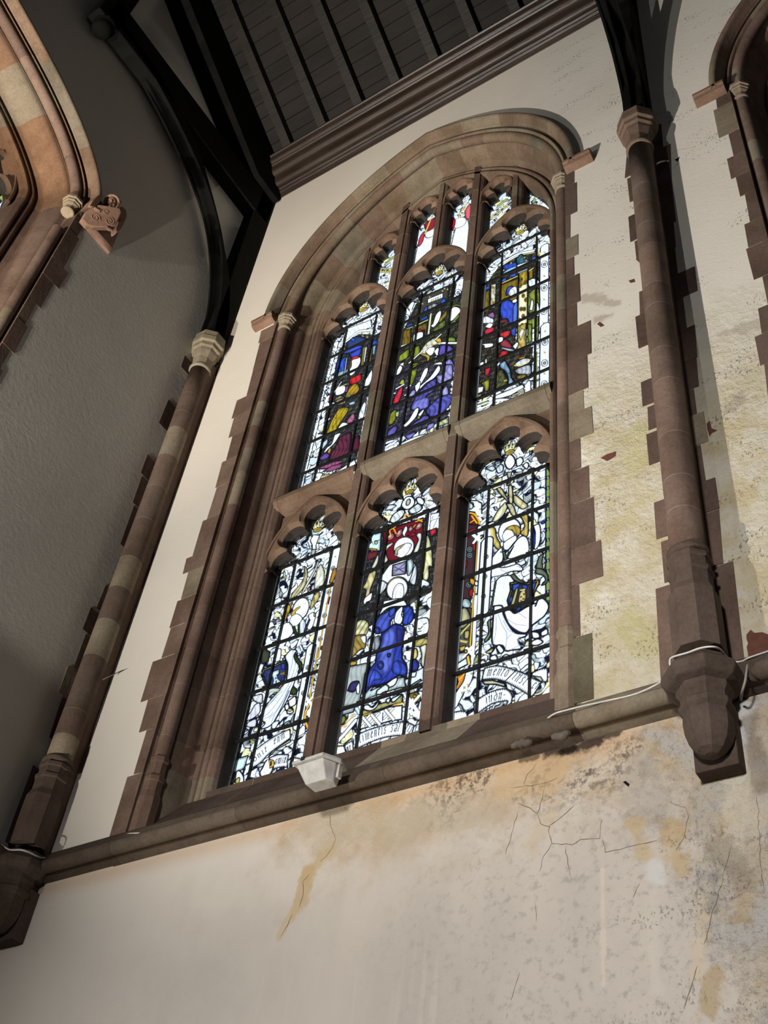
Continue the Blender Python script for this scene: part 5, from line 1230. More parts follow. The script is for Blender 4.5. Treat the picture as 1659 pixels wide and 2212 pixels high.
p.blob([(1150, 640), (1210, 570), (1270, 640), (1260, 730), (1180, 760)], (.03, .04, .28), edge=.007)
p.blob([(620, 250), (690, 230), (700, 350), (640, 450), (550, 400)], (.35, .36, .40), edge=.005, streak=.6); p.blob([(510, 560), (630, 520), (610, 610), (510, 620)], (.85, .87, .90), edge=.005)
# lions and ground
p.blob([(300, 60), (420, -10), (520, 30), (520, 160), (440, 260), (330, 230), (290, 150)], (.72, .66, .36), edge=.005, streak=.6)
p.blob([(300, 230), (480, 220), (480, 400), (400, 440), (320, 520), (260, 560), (280, 400)], (.38, .26, .06), edge=.005, streak=.5); p.blob([(400, 250), (480, 230), (480, 340), (440, 330)], (.85, .84, .80), edge=.003)
p.blob([(1210, 30), (1300, -30), (1420, -20), (1410, 180), (1270, 230), (1230, 150)], (.93, .95, .94), edge=.006, streak=.2); folds(p, [[(1270, 120), (1290, 130)], [(1350, 60), (1390, 40)], [(1260, 170), (1310, 160)], [(1330, 90), (1300, 130)]], (.05, .05, .06), .007)
p.blob([(1190, 300), (1400, 270), (1380, 460), (1290, 400), (1200, 380)], (.62, .52, .16), edge=.005, streak=.5); p.blob([(1180, 440), (1240, 420), (1260, 520), (1220, 580), (1180, 560)], (.85, .66, .20), edge=.006); p.blob([(1290, 400), (1390, 360), (1370, 560), (1350, 700), (1310, 640), (1320, 520)], (.92, .90, .72), edge=.006)
p.blob([(240, 620), (340, 610), (340, 660), (240, 680)], (.62, .40, .05), edge=.005)
p.poly([(200, 700), (480, 640), (560, 640), (470, 800), (440, 1000), (380, 1260), (120, 1300), (150, 1050)], (.42, .46, .44), .006, streak=.25)
p.poly([(120, 1300), (330, 1250), (300, 1370), (110, 1420)], (.38, .42, .41), .006)
p.blob([(210, 1050), (270, 930), (380, 910), (370, 990), (300, 1070)], (.04, .03, .12), edge=.006); p.blob([(340, 1000), (390, 930), (390, 1080), (350, 1090)], WH, edge=.005)
p.poly([(560, 1000), (700, 970), (800, 960), (960, 860), (1060, 850), (1080, 1000), (980, 1010), (640, 1120), (440, 1200), (450, 1120)], (.55, .64, .62), .006, streak=.25)
p.blob([(600, 1000), (780, 950), (900, 870), (960, 860), (920, 960), (830, 1000), (700, 990), (560, 1050)], (.93, .93, .98), edge=.007)
p.blob([(650, 1050), (780, 960), (830, 1010), (780, 1080), (650, 1110)], (.68, .76, .74), edge=.007); p.blob([(730, 1080), (790, 1060), (780, 1110), (730, 1110)], (.35, .02, .04), edge=.006)
p.poly([(1130, 780), (1220, 770), (1350, 700), (1340, 950), (1140, 1000)], (.80, .86, .88), .006, streak=.15); p.poly([(1140, 980), (1300, 880), (1320, 900), (1170, 990)], (.45, .68, .68), .007); p.curve([(1150, 850), (1220, 840), (1240, 780)], .008, NAVY)
p.poly([(400, 1360), (640, 1260), (860, 1200), (1040, 1110), (1030, 1230), (860, 1270), (640, 1350), (400, 1430)], (.45, .44, .16), .007, streak=.3)
for q in ([(460, 1270), (520, 1260), (590, 1300), (680, 1200), (650, 1290), (560, 1350), (460, 1330)], [(790, 1180), (850, 1160), (830, 1230), (790, 1220)], [(870, 1170), (1020, 1100), (960, 1170), (900, 1220), (870, 1210)]): p.blob(q, (.90, .93, .97), edge=.007)
p.poly([(1110, 1110), (1250, 1060), (1300, 1130), (1300, 1210), (1180, 1240)], (.26, .22, .06), .006, streak=.4); p.ell((1215, 1135), 25, 25, (.85, .45, .05), .004)
p.line([(400, 1440), (560, 1385)], .008, (.85, .42, .03)); p.line([(900, 1270), (1030, 1235)], .008, (.85, .42, .03)); p.line([(80, 1620), (180, 1560), (300, 1410)], .010, (.85, .42, .03)); p.blob([(90, 1480), (160, 1420), (190, 1480), (120, 1560)], (.26, .26, .05), edge=.006)
# strapwork band
p.poly([(340, 1470), (560, 1400), (860, 1290), (1030, 1270), (1020, 1480), (860, 1500), (600, 1570), (350, 1640)], (.90, .94, .97), .007)
for c_ in ((620, 1470), (830, 1400), (480, 1500)):
    x, y = c_; p.line([(x-70, y+60), (x+60, y-80)], .019, NAVY); p.line([(x-70, y+60), (x+60, y-80)], .013, WH); p.line([(x-50, y-60), (x+70, y+80)], .019, NAVY); p.line([(x-50, y-60), (x+70, y+80)], .013, WH); crosses(p, [(x, y-60), (x-5, y+70)], r=12)
p.line([(740, 1380), (735, 1500)], .006, NAVY); p.line([(1110, 1150), (1290, 1410)], .018, WH); p.line([(1280, 1130), (1100, 1330)], .018, WH); p.line([(1180, 1180), (1170, 1400)], .012, WH); p.line([(1100, 1350), (1290, 1420)], .018, WH)
p.curve([(60, 1810), (180, 1680), (330, 1500)], .03, NAVY); p.curve([(60, 1810), (180, 1680), (330, 1500)], .022, (.9, .94, .98))
# inscription ribbon
p.ribbon([(330, 1720), (540, 1630), (760, 1570), (990, 1520), (1120, 1530), (1210, 1570)], [(340, 1920), (560, 1820), (760, 1750), (980, 1720), (1090, 1740), (1150, 1760)])
p.text([(345, 1860), (480, 1790), (640, 1730), (800, 1680)], 'stimentis', .042); p.text([(850, 1670), (920, 1660), (990, 1655)], 'sal', .042); p.text([(1060, 1660), (1110, 1670), (1150, 1690)], 'tis', .040)
p.ribbon([(160, 1880), (220, 1830), (290, 1800)], [(230, 2030), (270, 1980), (300, 1960)]); p.text([(210, 1960), (280, 1920)], 'nr', .03)
p.ribbon([(40, 1880), (160, 1870)], [(40, 2030), (200, 2030)]); p.blob([(480, 1990), (510, 1850), (550, 1830), (580, 1930), (520, 1980)], (.80, .82, .55), edge=.007); p.blob([(790, 1800), (850, 1770), (870, 1840), (800, 1880)], (.85, .78, .5), edge=.007)
p.curve([(340, 1960), (560, 1960), (760, 1900), (940, 1840)], .010, NAVY)

# ================= lower right light: angel with blue shield
p = PN['lo', 2]; cr(p, 980, 1000)
p.line([(1405, 80), (1410, 2212)], .032, NAVY); 
for k in range(14): p.line([(1407, 100+k*155), (1407, 180+k*155)], .016, (.22, .33, .06)); p.ell((1407, 220+k*155), 15, 24, (.90, .88, .62), .003)
for q in ([(640, 380), (700, 370), (760, 450), (820, 560), (830, 600), (770, 540), (700, 470)], [(820, 350), (860, 330), (880, 420), (880, 600), (830, 590), (820, 480)], [(890, 490), (940, 490), (1040, 570), (1110, 640), (1030, 690), (950, 640), (900, 590)]): p.blob(q, (.90, .80, .42), edge=.006, streak=.35)
p.blob([(570, 880), (640, 740), (770, 590), (800, 660), (740, 780), (640, 870)], (.92, .86, .50), edge=.006, streak=.3); p.blob([(780, 610), (880, 620), (930, 770), (870, 780), (820, 680)], (.85, .76, .42), edge=.006, streak=.3)
p.blob([(910, 440), (980, 430), (1010, 350), (950, 480)], (.85, .78, .45), edge=.005); p.poly([(790, 760), (800, 720), (815, 790)], RED_, .003)
p.blob([(460, 1000), (560, 960), (620, 980), (640, 1100), (690, 1200), (700, 1290), (640, 1280), (540, 1160), (460, 1150)], (.80, .60, .16), edge=.006, streak=.3); p.blob([(460, 1010), (530, 980), (560, 1080), (520, 1150), (460, 1140)], WH, edge=0)
p.blob([(1000, 790), (1100, 740), (1110, 1070), (1030, 1080), (1000, 1040), (1060, 940)], (.80, .58, .14), edge=.006, streak=.4)
# halo/head
p.ell((835, 1010), 165, 205, NAVY, 0, rot=.55); p.ell((832, 1012), 150, 190, (.97, .98, 1), .004, rot=.55)
p.blob([(740, 1040), (790, 970), (880, 930), (960, 940), (1000, 1000), (980, 1070), (930, 1090), (890, 1040), (860, 1000)], (.66, .42, .08), edge=.004, streak=.5); p.blob([(720, 1090), (780, 1000), (870, 1010), (910, 1080), (940, 1110), (820, 1170), (760, 1180)], WH, edge=.003)
p.blob([(740, 1200), (800, 1150), (930, 1080), (930, 1180), (820, 1290), (750, 1290)], WH, edge=.005)
# shoulder, sleeves
p.blob([(820, 1290), (940, 1150), (1040, 1090), (1110, 1150), (1120, 1330), (1000, 1380), (820, 1430)], WH, edge=.006, streak=.08); p.blob([(720, 1250), (640, 1330), (560, 1440), (520, 1540), (700, 1490), (740, 1400)], (.95, .97, 1), edge=.006, streak=.1)
p.curve([(700, 1330), (780, 1320), (860, 1260), (960, 1130), (1020, 1090)], .008, NAVY); p.poly([(725, 1320), (765, 1320), (800, 1440), (760, 1460)], (.16, .18, .12), .005); p.poly([(860, 1290), (900, 1240), (820, 1390), (800, 1380)], (.16, .18, .12), .005)
p.blob([(480, 1700), (500, 1620), (620, 1560), (760, 1560), (880, 1530), (960, 1510), (1030, 1570), (1010, 1610), (860, 1620), (700, 1680), (560, 1710), (500, 1760)], WH, edge=.006, streak=.12)
p.blob([(480, 1690), (540, 1660), (570, 1720), (520, 1790), (480, 1760)], (.7, .7, .74), edge=.005); folds(p, [[(560, 1620), (580, 1700), (700, 1680)], [(940, 1540), (1020, 1570)], [(700, 1590), (800, 1640)]])
p.blob([(1190, 940), (1280, 920), (1300, 1090), (1270, 1230), (1210, 1290), (1190, 1180), (1220, 1060)], WH, edge=.006); p.blob([(1160, 1010), (1200, 1000), (1220, 1140), (1200, 1280), (1160, 1250)], (.03, .09, .50), edge=.005); p.ell((1335, 890), 35, 22, (.03, .07, .45), .004, rot=-.5)
# skirt
p.blob([(620, 1780), (700, 1700), (840, 1680), (900, 1760), (850, 1900), (800, 2212), (580, 2212), (590, 2000)], (.90, .95, 1), edge=.007, streak=.12)
p.blob([(610, 1790), (640, 1760), (600, 2000), (570, 2212), (540, 2212), (580, 1980)], (.10, .12, .08), edge=.004)
# shield
p.poly([(840, 1790), (960, 1770), (1100, 1790), (1270, 1740), (1280, 1790), (1200, 1950), (1190, 2090), (1040, 2200), (930, 2250), (820, 2130), (800, 2050), (850, 1900)], (.72, .48, .10), .008)
p.poly([(865, 1810), (960, 1790), (1100, 1812), (1245, 1770), (1185, 1940), (1170, 2080), (1030, 2180), (930, 2225), (840, 2120), (825, 2050), (872, 1900)], (.035, .03, .03), .004)
for q in ([(880, 1820), (980, 1800), (970, 1860), (890, 1910)], [(1020, 1820), (1100, 1830), (1090, 1880), (1030, 1870)], [(1170, 1800), (1230, 1790), (1190, 1900), (1160, 1880)], [(830, 2020), (880, 1990), (880, 2070), (835, 2080)], [(940, 2170), (1000, 2150), (990, 2190), (945, 2210)]): p.blob(q, (.04, .11, .55), edge=.004)
p.blob([(960, 2060), (990, 1940), (1060, 1890), (1080, 1980), (1060, 2080), (980, 2110)], (.80, .62, .25), edge=.005); p.line([(1000, 1900), (1060, 1890)], .007, (.85, .7, .3)); p.blob([(850, 2130), (930, 1880), (960, 1900), (900, 2120)], (.75, .66, .22), edge=.005); p.blob([(840, 2120), (1000, 2100), (1010, 2130), (860, 2160)], (.72, .62, .15), edge=.005); crosses(p, [(1010, 2000), (1050, 1960), (1010, 2060), (1040, 2030)], (.15, .08, .02), 12)
# ribbons
for q in ([(1270, 1400), (1340, 1360), (1320, 1480), (1330, 1560), (1280, 1600), (1230, 1560)], [(1230, 1570), (1330, 1590), (1410, 1680), (1390, 1790), (1310, 1830), (1370, 1750), (1330, 1680), (1230, 1650)], [(850, 1680), (900, 1660), (980, 1740), (1070, 1780), (1000, 1790), (900, 1750)]): p.blob(q, (.17, .20, .12), edge=.006)
# left column: ruby canopy with orange, teal ornaments
p.poly([(180, 740), (330, 760), (380, 880), (350, 1000), (310, 1700), (260, 2050), (80, 2060), (120, 1500), (160, 1000)], (.05, .022, .025), .005)
p.blob([(200, 760), (300, 750), (370, 860), (380, 900), (340, 930), (230, 920), (200, 850)], (.10, .015, .015), edge=.004); p.curve([(200, 740), (300, 760), (370, 850), (385, 910)], .011, (.85, .42, .03)); p.line([(270, 790), (310, 850), (250, 890)], .008, (.85, .45, .03)); p.line([(310, 850), (350, 900)], .008, (.85, .45, .03))
for q in ([(170, 1030), (320, 970), (320, 1000), (180, 1060)], [(170, 1100), (260, 1070), (250, 1100), (170, 1130)], [(280, 1200), (330, 1210), (320, 1320), (280, 1290)], [(140, 1520), (200, 1460), (190, 1560), (140, 1580)], [(230, 1900), (290, 1880), (280, 1990), (230, 1980)]): p.blob(q, (.42, .02, .03), edge=.004)
for c_ in ((240, 1380), (220, 1820), (240, 1290)): p.ell(c_, 45, 50, (.18, .25, .26), .004, rot=.7); p.ell(c_, 18, 20, (.35, .45, .45), .004)
p.line([(360, 1170), (310, 1950), (290, 2212)], .012, NAVY); p.line([(360, 1170), (310, 1950), (290, 2212)], .007, (.88, .55, .06)); p.line([(385, 1150), (340, 1990), (325, 2212)], .020, NAVY); p.line([(385, 1150), (340, 1990), (325, 2212)], .014, WH); p.line([(290, 1070), (400, 1170)], .018, WH); p.line([(400, 1050), (300, 1190)], .018, WH)
p.blob([(240, 1720), (300, 1730), (330, 1790), (300, 1830), (240, 1790)], (.85, .45, .03), edge=.006); p.ell((340, 1800), 30, 36, WH, .006); p.ell((330, 1990), 28, 34, WH, .006); p.blob([(110, 2120), (150, 2030), (230, 2040), (260, 2130), (180, 2180)], (.50, .62, .62), edge=.006, streak=.3)
p.poly([(210, 570), (330, 560), (420, 600), (420, 780), (380, 790), (330, 740), (210, 720)], (.82, .88, .90), .007); p.curve([(340, 590), (350, 740), (420, 790)], .018, WH); p.ell((260, 640), 35, 50, (.6, .68, .7), .007, rot=.3); crosses(p, [(310, 650), (395, 690)])
ornament(p, (500, 1180), (430, 2212), 7, .07)
# fan below crown, crown
cr(p, 970, 860); 
p.blob([(850, 900), (900, 840), (960, 870), (990, 960), (930, 1050), (870, 1050), (830, 970)], WH, edge=.008); p.blob([(1000, 920), (1070, 880), (1110, 930), (1070, 1000), (1010, 1010)], (.8, .85, .85), edge=.007); p.blob([(1100, 1010), (1150, 960), (1190, 990), (1160, 1060)], WH, edge=.007); p.blob([(700, 1060), (760, 990), (810, 1010), (800, 1090), (730, 1120)], (.75, .82, .85), edge=.007, streak=.4); p.blob([(560, 1060), (640, 1010), (690, 1040), (650, 1090)], (.75, .84, .9), edge=.006); p.poly([(860, 1110), (940, 1100), (920, 1190), (880, 1190)], (.6, .58, .45), .006)
for L in ([(640, 980), (720, 1010), (800, 950), (830, 900)], [(640, 1220), (740, 1160), (860, 1110)], [(690, 1240), (780, 1180), (860, 1150)], [(960, 1100), (1040, 1050), (1110, 1080)], [(940, 1060), (1050, 1010), (1110, 990)], [(1140, 830), (1200, 740), (1280, 720)], [(1130, 900), (1200, 850), (1200, 780)]): p.curve(L, .007, NAVY)
crown(p, (908, 810), 1.12); crosses(p, [(670, 940), (490, 1040), (545, 1150), (1320, 680), (1310, 980), (1130, 760)], (.8, .78, .2), 16)
# lower half
cr(p, 960, 1280)
p.blob([(1360, 200), (1400, 110), (1480, 90), (1560, 200), (1500, 340), (1400, 420), (1290, 510), (1220, 600), (1100, 590), (960, 480), (890, 300), (980, 260), (1060, 310), (1220, 220), (1360, 160)], (.97, .98, 1), edge=.008, streak=.05)
p.blob([(740, 200), (860, 200), (880, 320), (960, 480), (1060, 600), (1220, 620), (1200, 660), (1100, 700), (1150, 830), (1000, 860), (920, 870), (860, 790), (720, 770), (720, 500)], (.94, .97, 1), edge=.008, streak=.06)
folds(p, [[(800, 320), (860, 480), (930, 620), (910, 860)], [(770, 330), (770, 560), (730, 760)], [(880, 420), (960, 560), (1040, 600)], [(930, 690), (1000, 620)], [(940, 400), (1060, 470), (1220, 490)], [(1100, 300), (1220, 380)], [(1390, 400), (1400, 460), (1340, 560)], [(1110, 660), (1100, 780), (1180, 800)], [(1000, 850), (1100, 800)]], (.30, .33, .45), .004)
p.curve([(890, 300), (960, 470), (1100, 580), (1230, 610)], .009, NAVY); p.curve([(1290, 510), (1400, 430), (1540, 300)], .007, NAVY)
for q in ([(1300, 580), (1400, 600), (1420, 670), (1320, 680)], [(1300, 730), (1400, 690), (1470, 740), (1380, 790), (1300, 780)], [(1440, 590), (1530, 540), (1540, 620), (1450, 650)], [(770, 820), (820, 780), (890, 860), (830, 910)], [(620, 890), (700, 830), (750, 830), (700, 900)], [(680, 960), (760, 930), (790, 1000), (690, 1010)]): p.blob(q, (.90, .94, .97), edge=.007)
p.poly([(630, 880), (740, 830), (700, 900), (630, 910)], (.85, .80, .35), .004); p.blob([(640, 440), (690, 400), (690, 560), (690, 640), (620, 740), (600, 700), (660, 600)], (.24, .34, .14), edge=.006)
# left: lion tail, ground
p.poly([(200, 220), (420, 230), (400, 780), (330, 860), (150, 1170), (170, 900)], (.07, .07, .05), .005)
p.blob([(230, 250), (320, 230), (380, 330), (370, 440), (270, 540), (210, 500), (210, 360)], (.48, .44, .24), edge=.006, streak=.3); p.curve([(370, 480), (260, 600), (200, 690), (240, 720), (330, 740)], .012, (.62, .50, .14)); p.blob([(300, 580), (370, 570), (360, 680), (300, 680)], (.62, .52, .18), edge=.005); p.blob([(220, 820), (310, 790), (300, 850), (240, 880)], (.80, .55, .12), edge=.005)
p.poly([(170, 920), (330, 880), (340, 1080), (150, 1170)], (.55, .60, .58), .007, streak=.2); p.poly([(150, 1090), (330, 970), (350, 1070), (150, 1170)], (.78, .82, .80), .007)
p.line([(440, 0), (415, 380), (385, 790)], .013, NAVY); p.line([(440, 0), (415, 380), (385, 790)], .008, (.88, .50, .04)); p.line([(470, 60), (440, 740), (410, 1060)], .024, NAVY); p.line([(470, 60), (440, 740), (410, 1060)], .018, WH); p.line([(330, 830), (440, 950)], .016, WH); p.line([(420, 810), (290, 960)], .016, WH); p.ell((320, 880), 24, 26, (.88, .52, .05), .005)
p.curve([(370, 960), (380, 1060), (340, 1220), (230, 1400), (120, 1510)], .014, NAVY); p.curve([(350, 960), (370, 1070)], .012, (.88, .52, .05)); p.poly([(140, 1260), (340, 1190), (300, 1320), (220, 1430), (120, 1500), (140, 1430)], (.70, .25, .02), .006); p.blob([(130, 1330), (200, 1290), (190, 1380), (140, 1430)], (.24, .24, .05), edge=.006); p.line([(220, 1300), (300, 1210)], .010, (.9, .45, .05))
p.curve([(380, 1180), (340, 1330), (230, 1500), (140, 1680)], .05, NAVY); p.curve([(380, 1180), (340, 1330), (230, 1500), (140, 1680)], .042, (.86, .90, .94)); p.curve([(360, 1260), (320, 1480), (290, 1570)], .012, WH); crosses(p, [(360, 1380), (300, 1420), (370, 1470), (270, 1500), (410, 1210), (520, 1230)], r=14)
# inscriptions
p.ribbon([(600, 1130), (760, 1095), (900, 1110), (1060, 1160), (1220, 1220), (1380, 1290), (1450, 1340)], [(560, 1300), (740, 1290), (900, 1330), (1060, 1410), (1180, 1480), (1260, 1530), (1310, 1560)])
p.curve([(1060, 1170), (980, 1250), (900, 1330)], .007, NAVY); p.text([(625, 1250), (760, 1235), (940, 1260)], 'mento', .040, slant=.1); p.text([(1000, 1290), (1110, 1350), (1210, 1400)], 'iust', .042, slant=.1); p.text([(1290, 1430), (1400, 1450)], 'cr', .036, slant=.2)
p.poly([(560, 1320), (720, 1310), (900, 1360), (910, 1410), (760, 1370), (600, 1370)], (.85, .80, .52), .007)
p.ribbon([(440, 1640), (600, 1530), (760, 1460), (920, 1440), (1010, 1530), (1000, 1650)], [(450, 1840), (600, 1730), (740, 1650), (940, 1620), (900, 1700), (860, 1730)])
p.text([(480, 1750), (520, 1730)], 't', .035); p.text([(620, 1660), (720, 1620), (920, 1570)], 'indu-', .040, slant=.1)
p.ribbon([(1310, 1200), (1440, 1140), (1540, 1130)], [(1300, 1270), (1440, 1330), (1540, 1330)]); p.poly([(1310, 1240), (1440, 1260), (1470, 1310), (1440, 1330)], (.85, .82, .60), .005)
p.ribbon([(130, 1790), (240, 1770), (330, 1780)], [(120, 1960), (250, 1980), (370, 1970)])
p.curve([(500, 1900), (700, 1880), (900, 1830), (1150, 1740), (1490, 1640)], .012, NAVY)

# ================= upper left light
K2 = 952/210
def archband(p, pts, n=9):
    p.curve(pts, .03, NAVY); p.curve(pts, .022, (.9, .93, .88)); p.curve([(x+6, y+16) for x, y in pts], .007, (.85, .78, .30))
p = PN['up', 0]; cr(p, 660, 640, K2)
p.poly([(330, 520), (420, 430), (520, 370), (640, 370), (720, 400), (700, 640), (620, 960), (560, 1043), (220, 1043), (260, 850)], (.03, .032, .034), 0)
ornament(p, (290, 470), (130, 1043), 9, .062); 
p.poly([(380, 330), (480, 290), (640, 230), (650, 300), (520, 350), (430, 410), (370, 460)], (.9, .94, .95), .006, streak=.2); archband(p, [(360, 470), (430, 420), (510, 350), (640, 330)])
crosses(p, [(440, 445), (560, 390), (605, 400), (375, 515)], (.85, .8, .3), 12)
p.blob([(400, 460), (470, 400), (560, 400), (600, 440), (520, 480), (420, 540)], (.03, .05, .14), edge=.006); p.ell((465, 425), 22, 18, (.05, .14, .6), .004)
p.blob([(390, 540), (450, 500), (540, 480), (550, 500), (440, 550), (370, 560)], (.05, .09, .55), edge=.006); p.blob([(430, 570), (540, 510), (530, 570), (470, 620)], (.04, .07, .48), edge=.005)
p.poly([(310, 630), (400, 590), (390, 740), (290, 790)], (.04, .10, .58), .006, streak=.5); p.poly([(300, 750), (420, 710), (410, 780), (285, 825)], (.28, .42, .40), .005, streak=.3); p.poly([(398, 600), (412, 600), (385, 790), (368, 795)], (.65, .78, .85), .005)
p.blob([(440, 640), (480, 590), (530, 590), (540, 640), (510, 700), (470, 760), (430, 770)], (.94, .97, 1), edge=.006); p.blob([(440, 640), (470, 590), (520, 585), (520, 605), (470, 620)], (.62, .05, .03), edge=.004); p.blob([(430, 640), (450, 630), (450, 690), (420, 720)], (.12, .08, .05), edge=.003); folds(p, [[(490, 650), (510, 655)], [(500, 690), (515, 688)], [(505, 655), (508, 680)]])
p.poly([(560, 500), (600, 490), (570, 680), (540, 680)], (.30, .20, .04), .005); p.poly([(585, 500), (602, 495), (580, 640), (566, 650)], (.9, .94, .95), .004); p.poly([(620, 500), (660, 480), (640, 640), (610, 650)], (.28, .18, .03), .005); p.poly([(660, 490), (690, 480), (675, 570), (655, 570)], (.30, .55, .75), .004); p.poly([(650, 440), (710, 430), (690, 470), (650, 480)], (.04, .09, .5), .004)
p.blob([(430, 810), (540, 760), (540, 820), (470, 870), (430, 850)], (.60, .025, .03), edge=.006, streak=.35)
p.blob([(400, 940), (440, 880), (500, 850), (530, 900), (500, 950), (440, 980), (390, 1000)], (.45, .27, .02), edge=.007, streak=.5); p.poly([(380, 880), (420, 880), (410, 940), (380, 940)], (.30, .10, .28), .005)
p.blob([(300, 900), (340, 880), (390, 880), (380, 940), (320, 970), (290, 960)], (.90, .93, .93), edge=.006); p.line([(350, 840), (270, 960)], .008, (.85, .9, .92)); p.line([(330, 890), (400, 860)], .007, (.8, .6, .15))
p.poly([(400, 990), (445, 960), (440, 1000), (410, 1010)], (.45, .66, .80), .005); p.blob([(580, 830), (650, 720), (650, 800), (620, 870), (560, 880)], (.92, .95, .97), edge=.006, streak=.2); p.poly([(550, 900), (620, 890), (600, 940), (550, 950)], (.35, .22, .05), .005); p.poly([(590, 920), (620, 900), (610, 930), (590, 935)], WH, .004)
p.poly([(240, 980), (280, 960), (260, 1043), (225, 1043)], (.55, .02, .03), .005); p.blob([(290, 1000), (340, 970), (390, 1000), (370, 1043), (290, 1043)], (.30, .26, .12), edge=.006, streak=.6)
crown(p, (562, 130), .62, (.85, .55, .08))
cr(p, 630, 860, K2)
p.poly([(340, 80), (640, -10), (740, 0), (640, 600), (520, 700), (240, 700), (290, 420)], (.035, .034, .034), 0)
ornament(p, (280, 60), (60, 920), 9, .062)
p.poly([(370, 30), (400, 0), (395, 70), (370, 90)], (.55, .02, .03), .005); p.blob([(430, 30), (480, 0), (530, 10), (520, 50), (440, 70)], (.36, .30, .16), edge=.006, streak=.5); p.blob([(560, 50), (610, 30), (620, 50), (570, 70)], (.5, .7, .8), edge=.004)
p.poly([(350, 160), (380, 150), (370, 200), (340, 210)], (.65, .04, .04), .005); p.poly([(350, 200), (385, 190), (340, 250)], (.85, .9, .92), .004)
p.blob([(420, 160), (470, 100), (560, 95), (520, 180), (470, 250), (430, 320), (370, 350), (340, 350), (380, 240)], (.50, .35, .02), edge=.007, streak=.5); folds(p, [[(440, 150), (430, 240), (380, 330)], [(500, 130), (470, 200), (400, 290)]], (.14, .09, .0), .006)
p.blob([(540, 220), (600, 150), (620, 180), (600, 230), (540, 250)], (.48, .15, .26), edge=.006, streak=.3); p.blob([(455, 290), (500, 240), (550, 250), (550, 280), (470, 310)], (.93, .95, .98), edge=.005)
p.blob([(420, 360), (480, 340), (460, 380), (420, 440), (370, 490), (330, 530), (315, 530), (350, 480), (390, 450)], WH, edge=.006)
p.blob([(300, 440), (350, 400), (350, 440), (310, 490), (290, 500)], (.55, .70, .85), edge=.006); p.blob([(270, 590), (330, 540), (370, 550), (350, 590), (290, 610)], (.14, .07, .30), edge=.006); p.blob([(350, 530), (370, 490), (385, 500), (370, 545)], (.8, .45, .05), edge=.005)
p.blob([(470, 380), (580, 340), (570, 480), (560, 560), (460, 600), (370, 610), (390, 530), (430, 470)], (.125, .025, .05), edge=.008, streak=.5); p.blob([(610, 400), (660, 370), (660, 500), (620, 540), (590, 500)], (.09, .015, .035), edge=.006)
p.blob([(250, 660), (380, 630), (500, 610), (440, 660), (340, 690), (240, 690)], (.40, .10, .22), edge=.006, streak=.4); p.poly([(300, 720), (400, 660), (500, 640), (480, 680), (380, 720)], (.30, .08, .16), .005)
p.blob([(210, 740), (290, 730), (300, 760), (240, 830), (200, 800)], WH, edge=.007); crosses(p, [(242, 775)], (.1, .08, .02), 12); p.poly([(290, 760), (400, 740), (380, 760), (280, 790)], (.8, .75, .3), .005)
p.ribbon([(240, 850), (350, 780), (500, 680), (620, 600)], [(240, 880), (360, 830), (500, 750), (640, 700)]); p.text([(280, 850), (400, 790), (520, 710)], 'minin', .026)
p.blob([(640, 200), (700, 50), (730, 60), (700, 200), (650, 210)], (.88, .9, .94), edge=.006, streak=.4)

# ================= upper middle light: crowned figure in purple
p = PN['up', 1]; cr(p, 840, 570, K2)
p.poly([(250, 420), (300, 330), (620, 190), (720, 160), (700, 500), (640, 1043), (60, 1043), (120, 700)], (.035, .034, .022), 0)
ornament(p, (215, 400), (150, 570), 2, .06); ornament(p, (700, 170), (670, 320), 2, .06)
crown(p, (490, 88), .60, (.85, .60, .12))
p.poly([(300, 340), (590, 210), (580, 350), (560, 400), (280, 520)], (.06, .055, .04), .006, streak=.3); p.poly([(380, 345), (530, 285), (530, 330), (378, 388)], (.88, .93, .90), .006); p.text([(410, 370), (460, 350), (515, 325)], 'scuns', .026, (.05, .05, .05))
for q in ((300, 370), (400, 325), (525, 265), (545, 242), (575, 250), (305, 395), (330, 390)): p.ell(q, 8, 8, (.8, .78, .4), 0)
p.blob([(500, 380), (540, 335), (560, 370), (520, 400)], (.04, .11, .6), edge=.005); p.blob([(340, 460), (370, 410), (380, 450), (350, 480)], (.05, .14, .62), edge=.005); p.blob([(380, 420), (450, 385), (480, 400), (450, 450), (390, 460)], (.35, .37, .36), edge=.006, streak=.6); p.ell((520, 400), 14, 10, (.3, .6, .8), .003)
p.poly([(310, 540), (380, 505), (380, 530), (310, 560)], (.04, .10, .6), .004); p.poly([(175, 600), (235, 575), (230, 600), (170, 620)], (.04, .10, .6), .004); p.poly([(690, 290), (715, 280), (705, 330), (680, 330)], (.04, .10, .5), .004)
p.line([(260, 605), (380, 550)], .009, (.75, .70, .25)); p.line([(170, 640), (230, 618)], .007, (.75, .70, .25)); p.poly([(140, 650), (220, 630), (210, 790), (120, 810)], (.20, .12, .02), .006, streak=.4); p.poly([(260, 620), (380, 570), (370, 680), (340, 720), (350, 650), (260, 660)], (.16, .10, .02), .006, streak=.3); p.poly([(470, 560), (570, 450), (570, 500), (500, 580)], (.30, .20, .03), .005, streak=.3)
p.line([(412, 490), (385, 710)], .020, (.03, .03, .02)); p.line([(412, 490), (385, 710)], .013, (.72, .74, .50))
p.blob([(430, 590), (460, 500), (500, 460), (515, 480), (490, 560), (440, 620), (410, 610)], (.90, .95, .97), edge=.006); p.blob([(440, 640), (540, 550), (550, 610), (450, 660), (400, 650)], (.15, .18, .04), edge=.006, streak=.4)
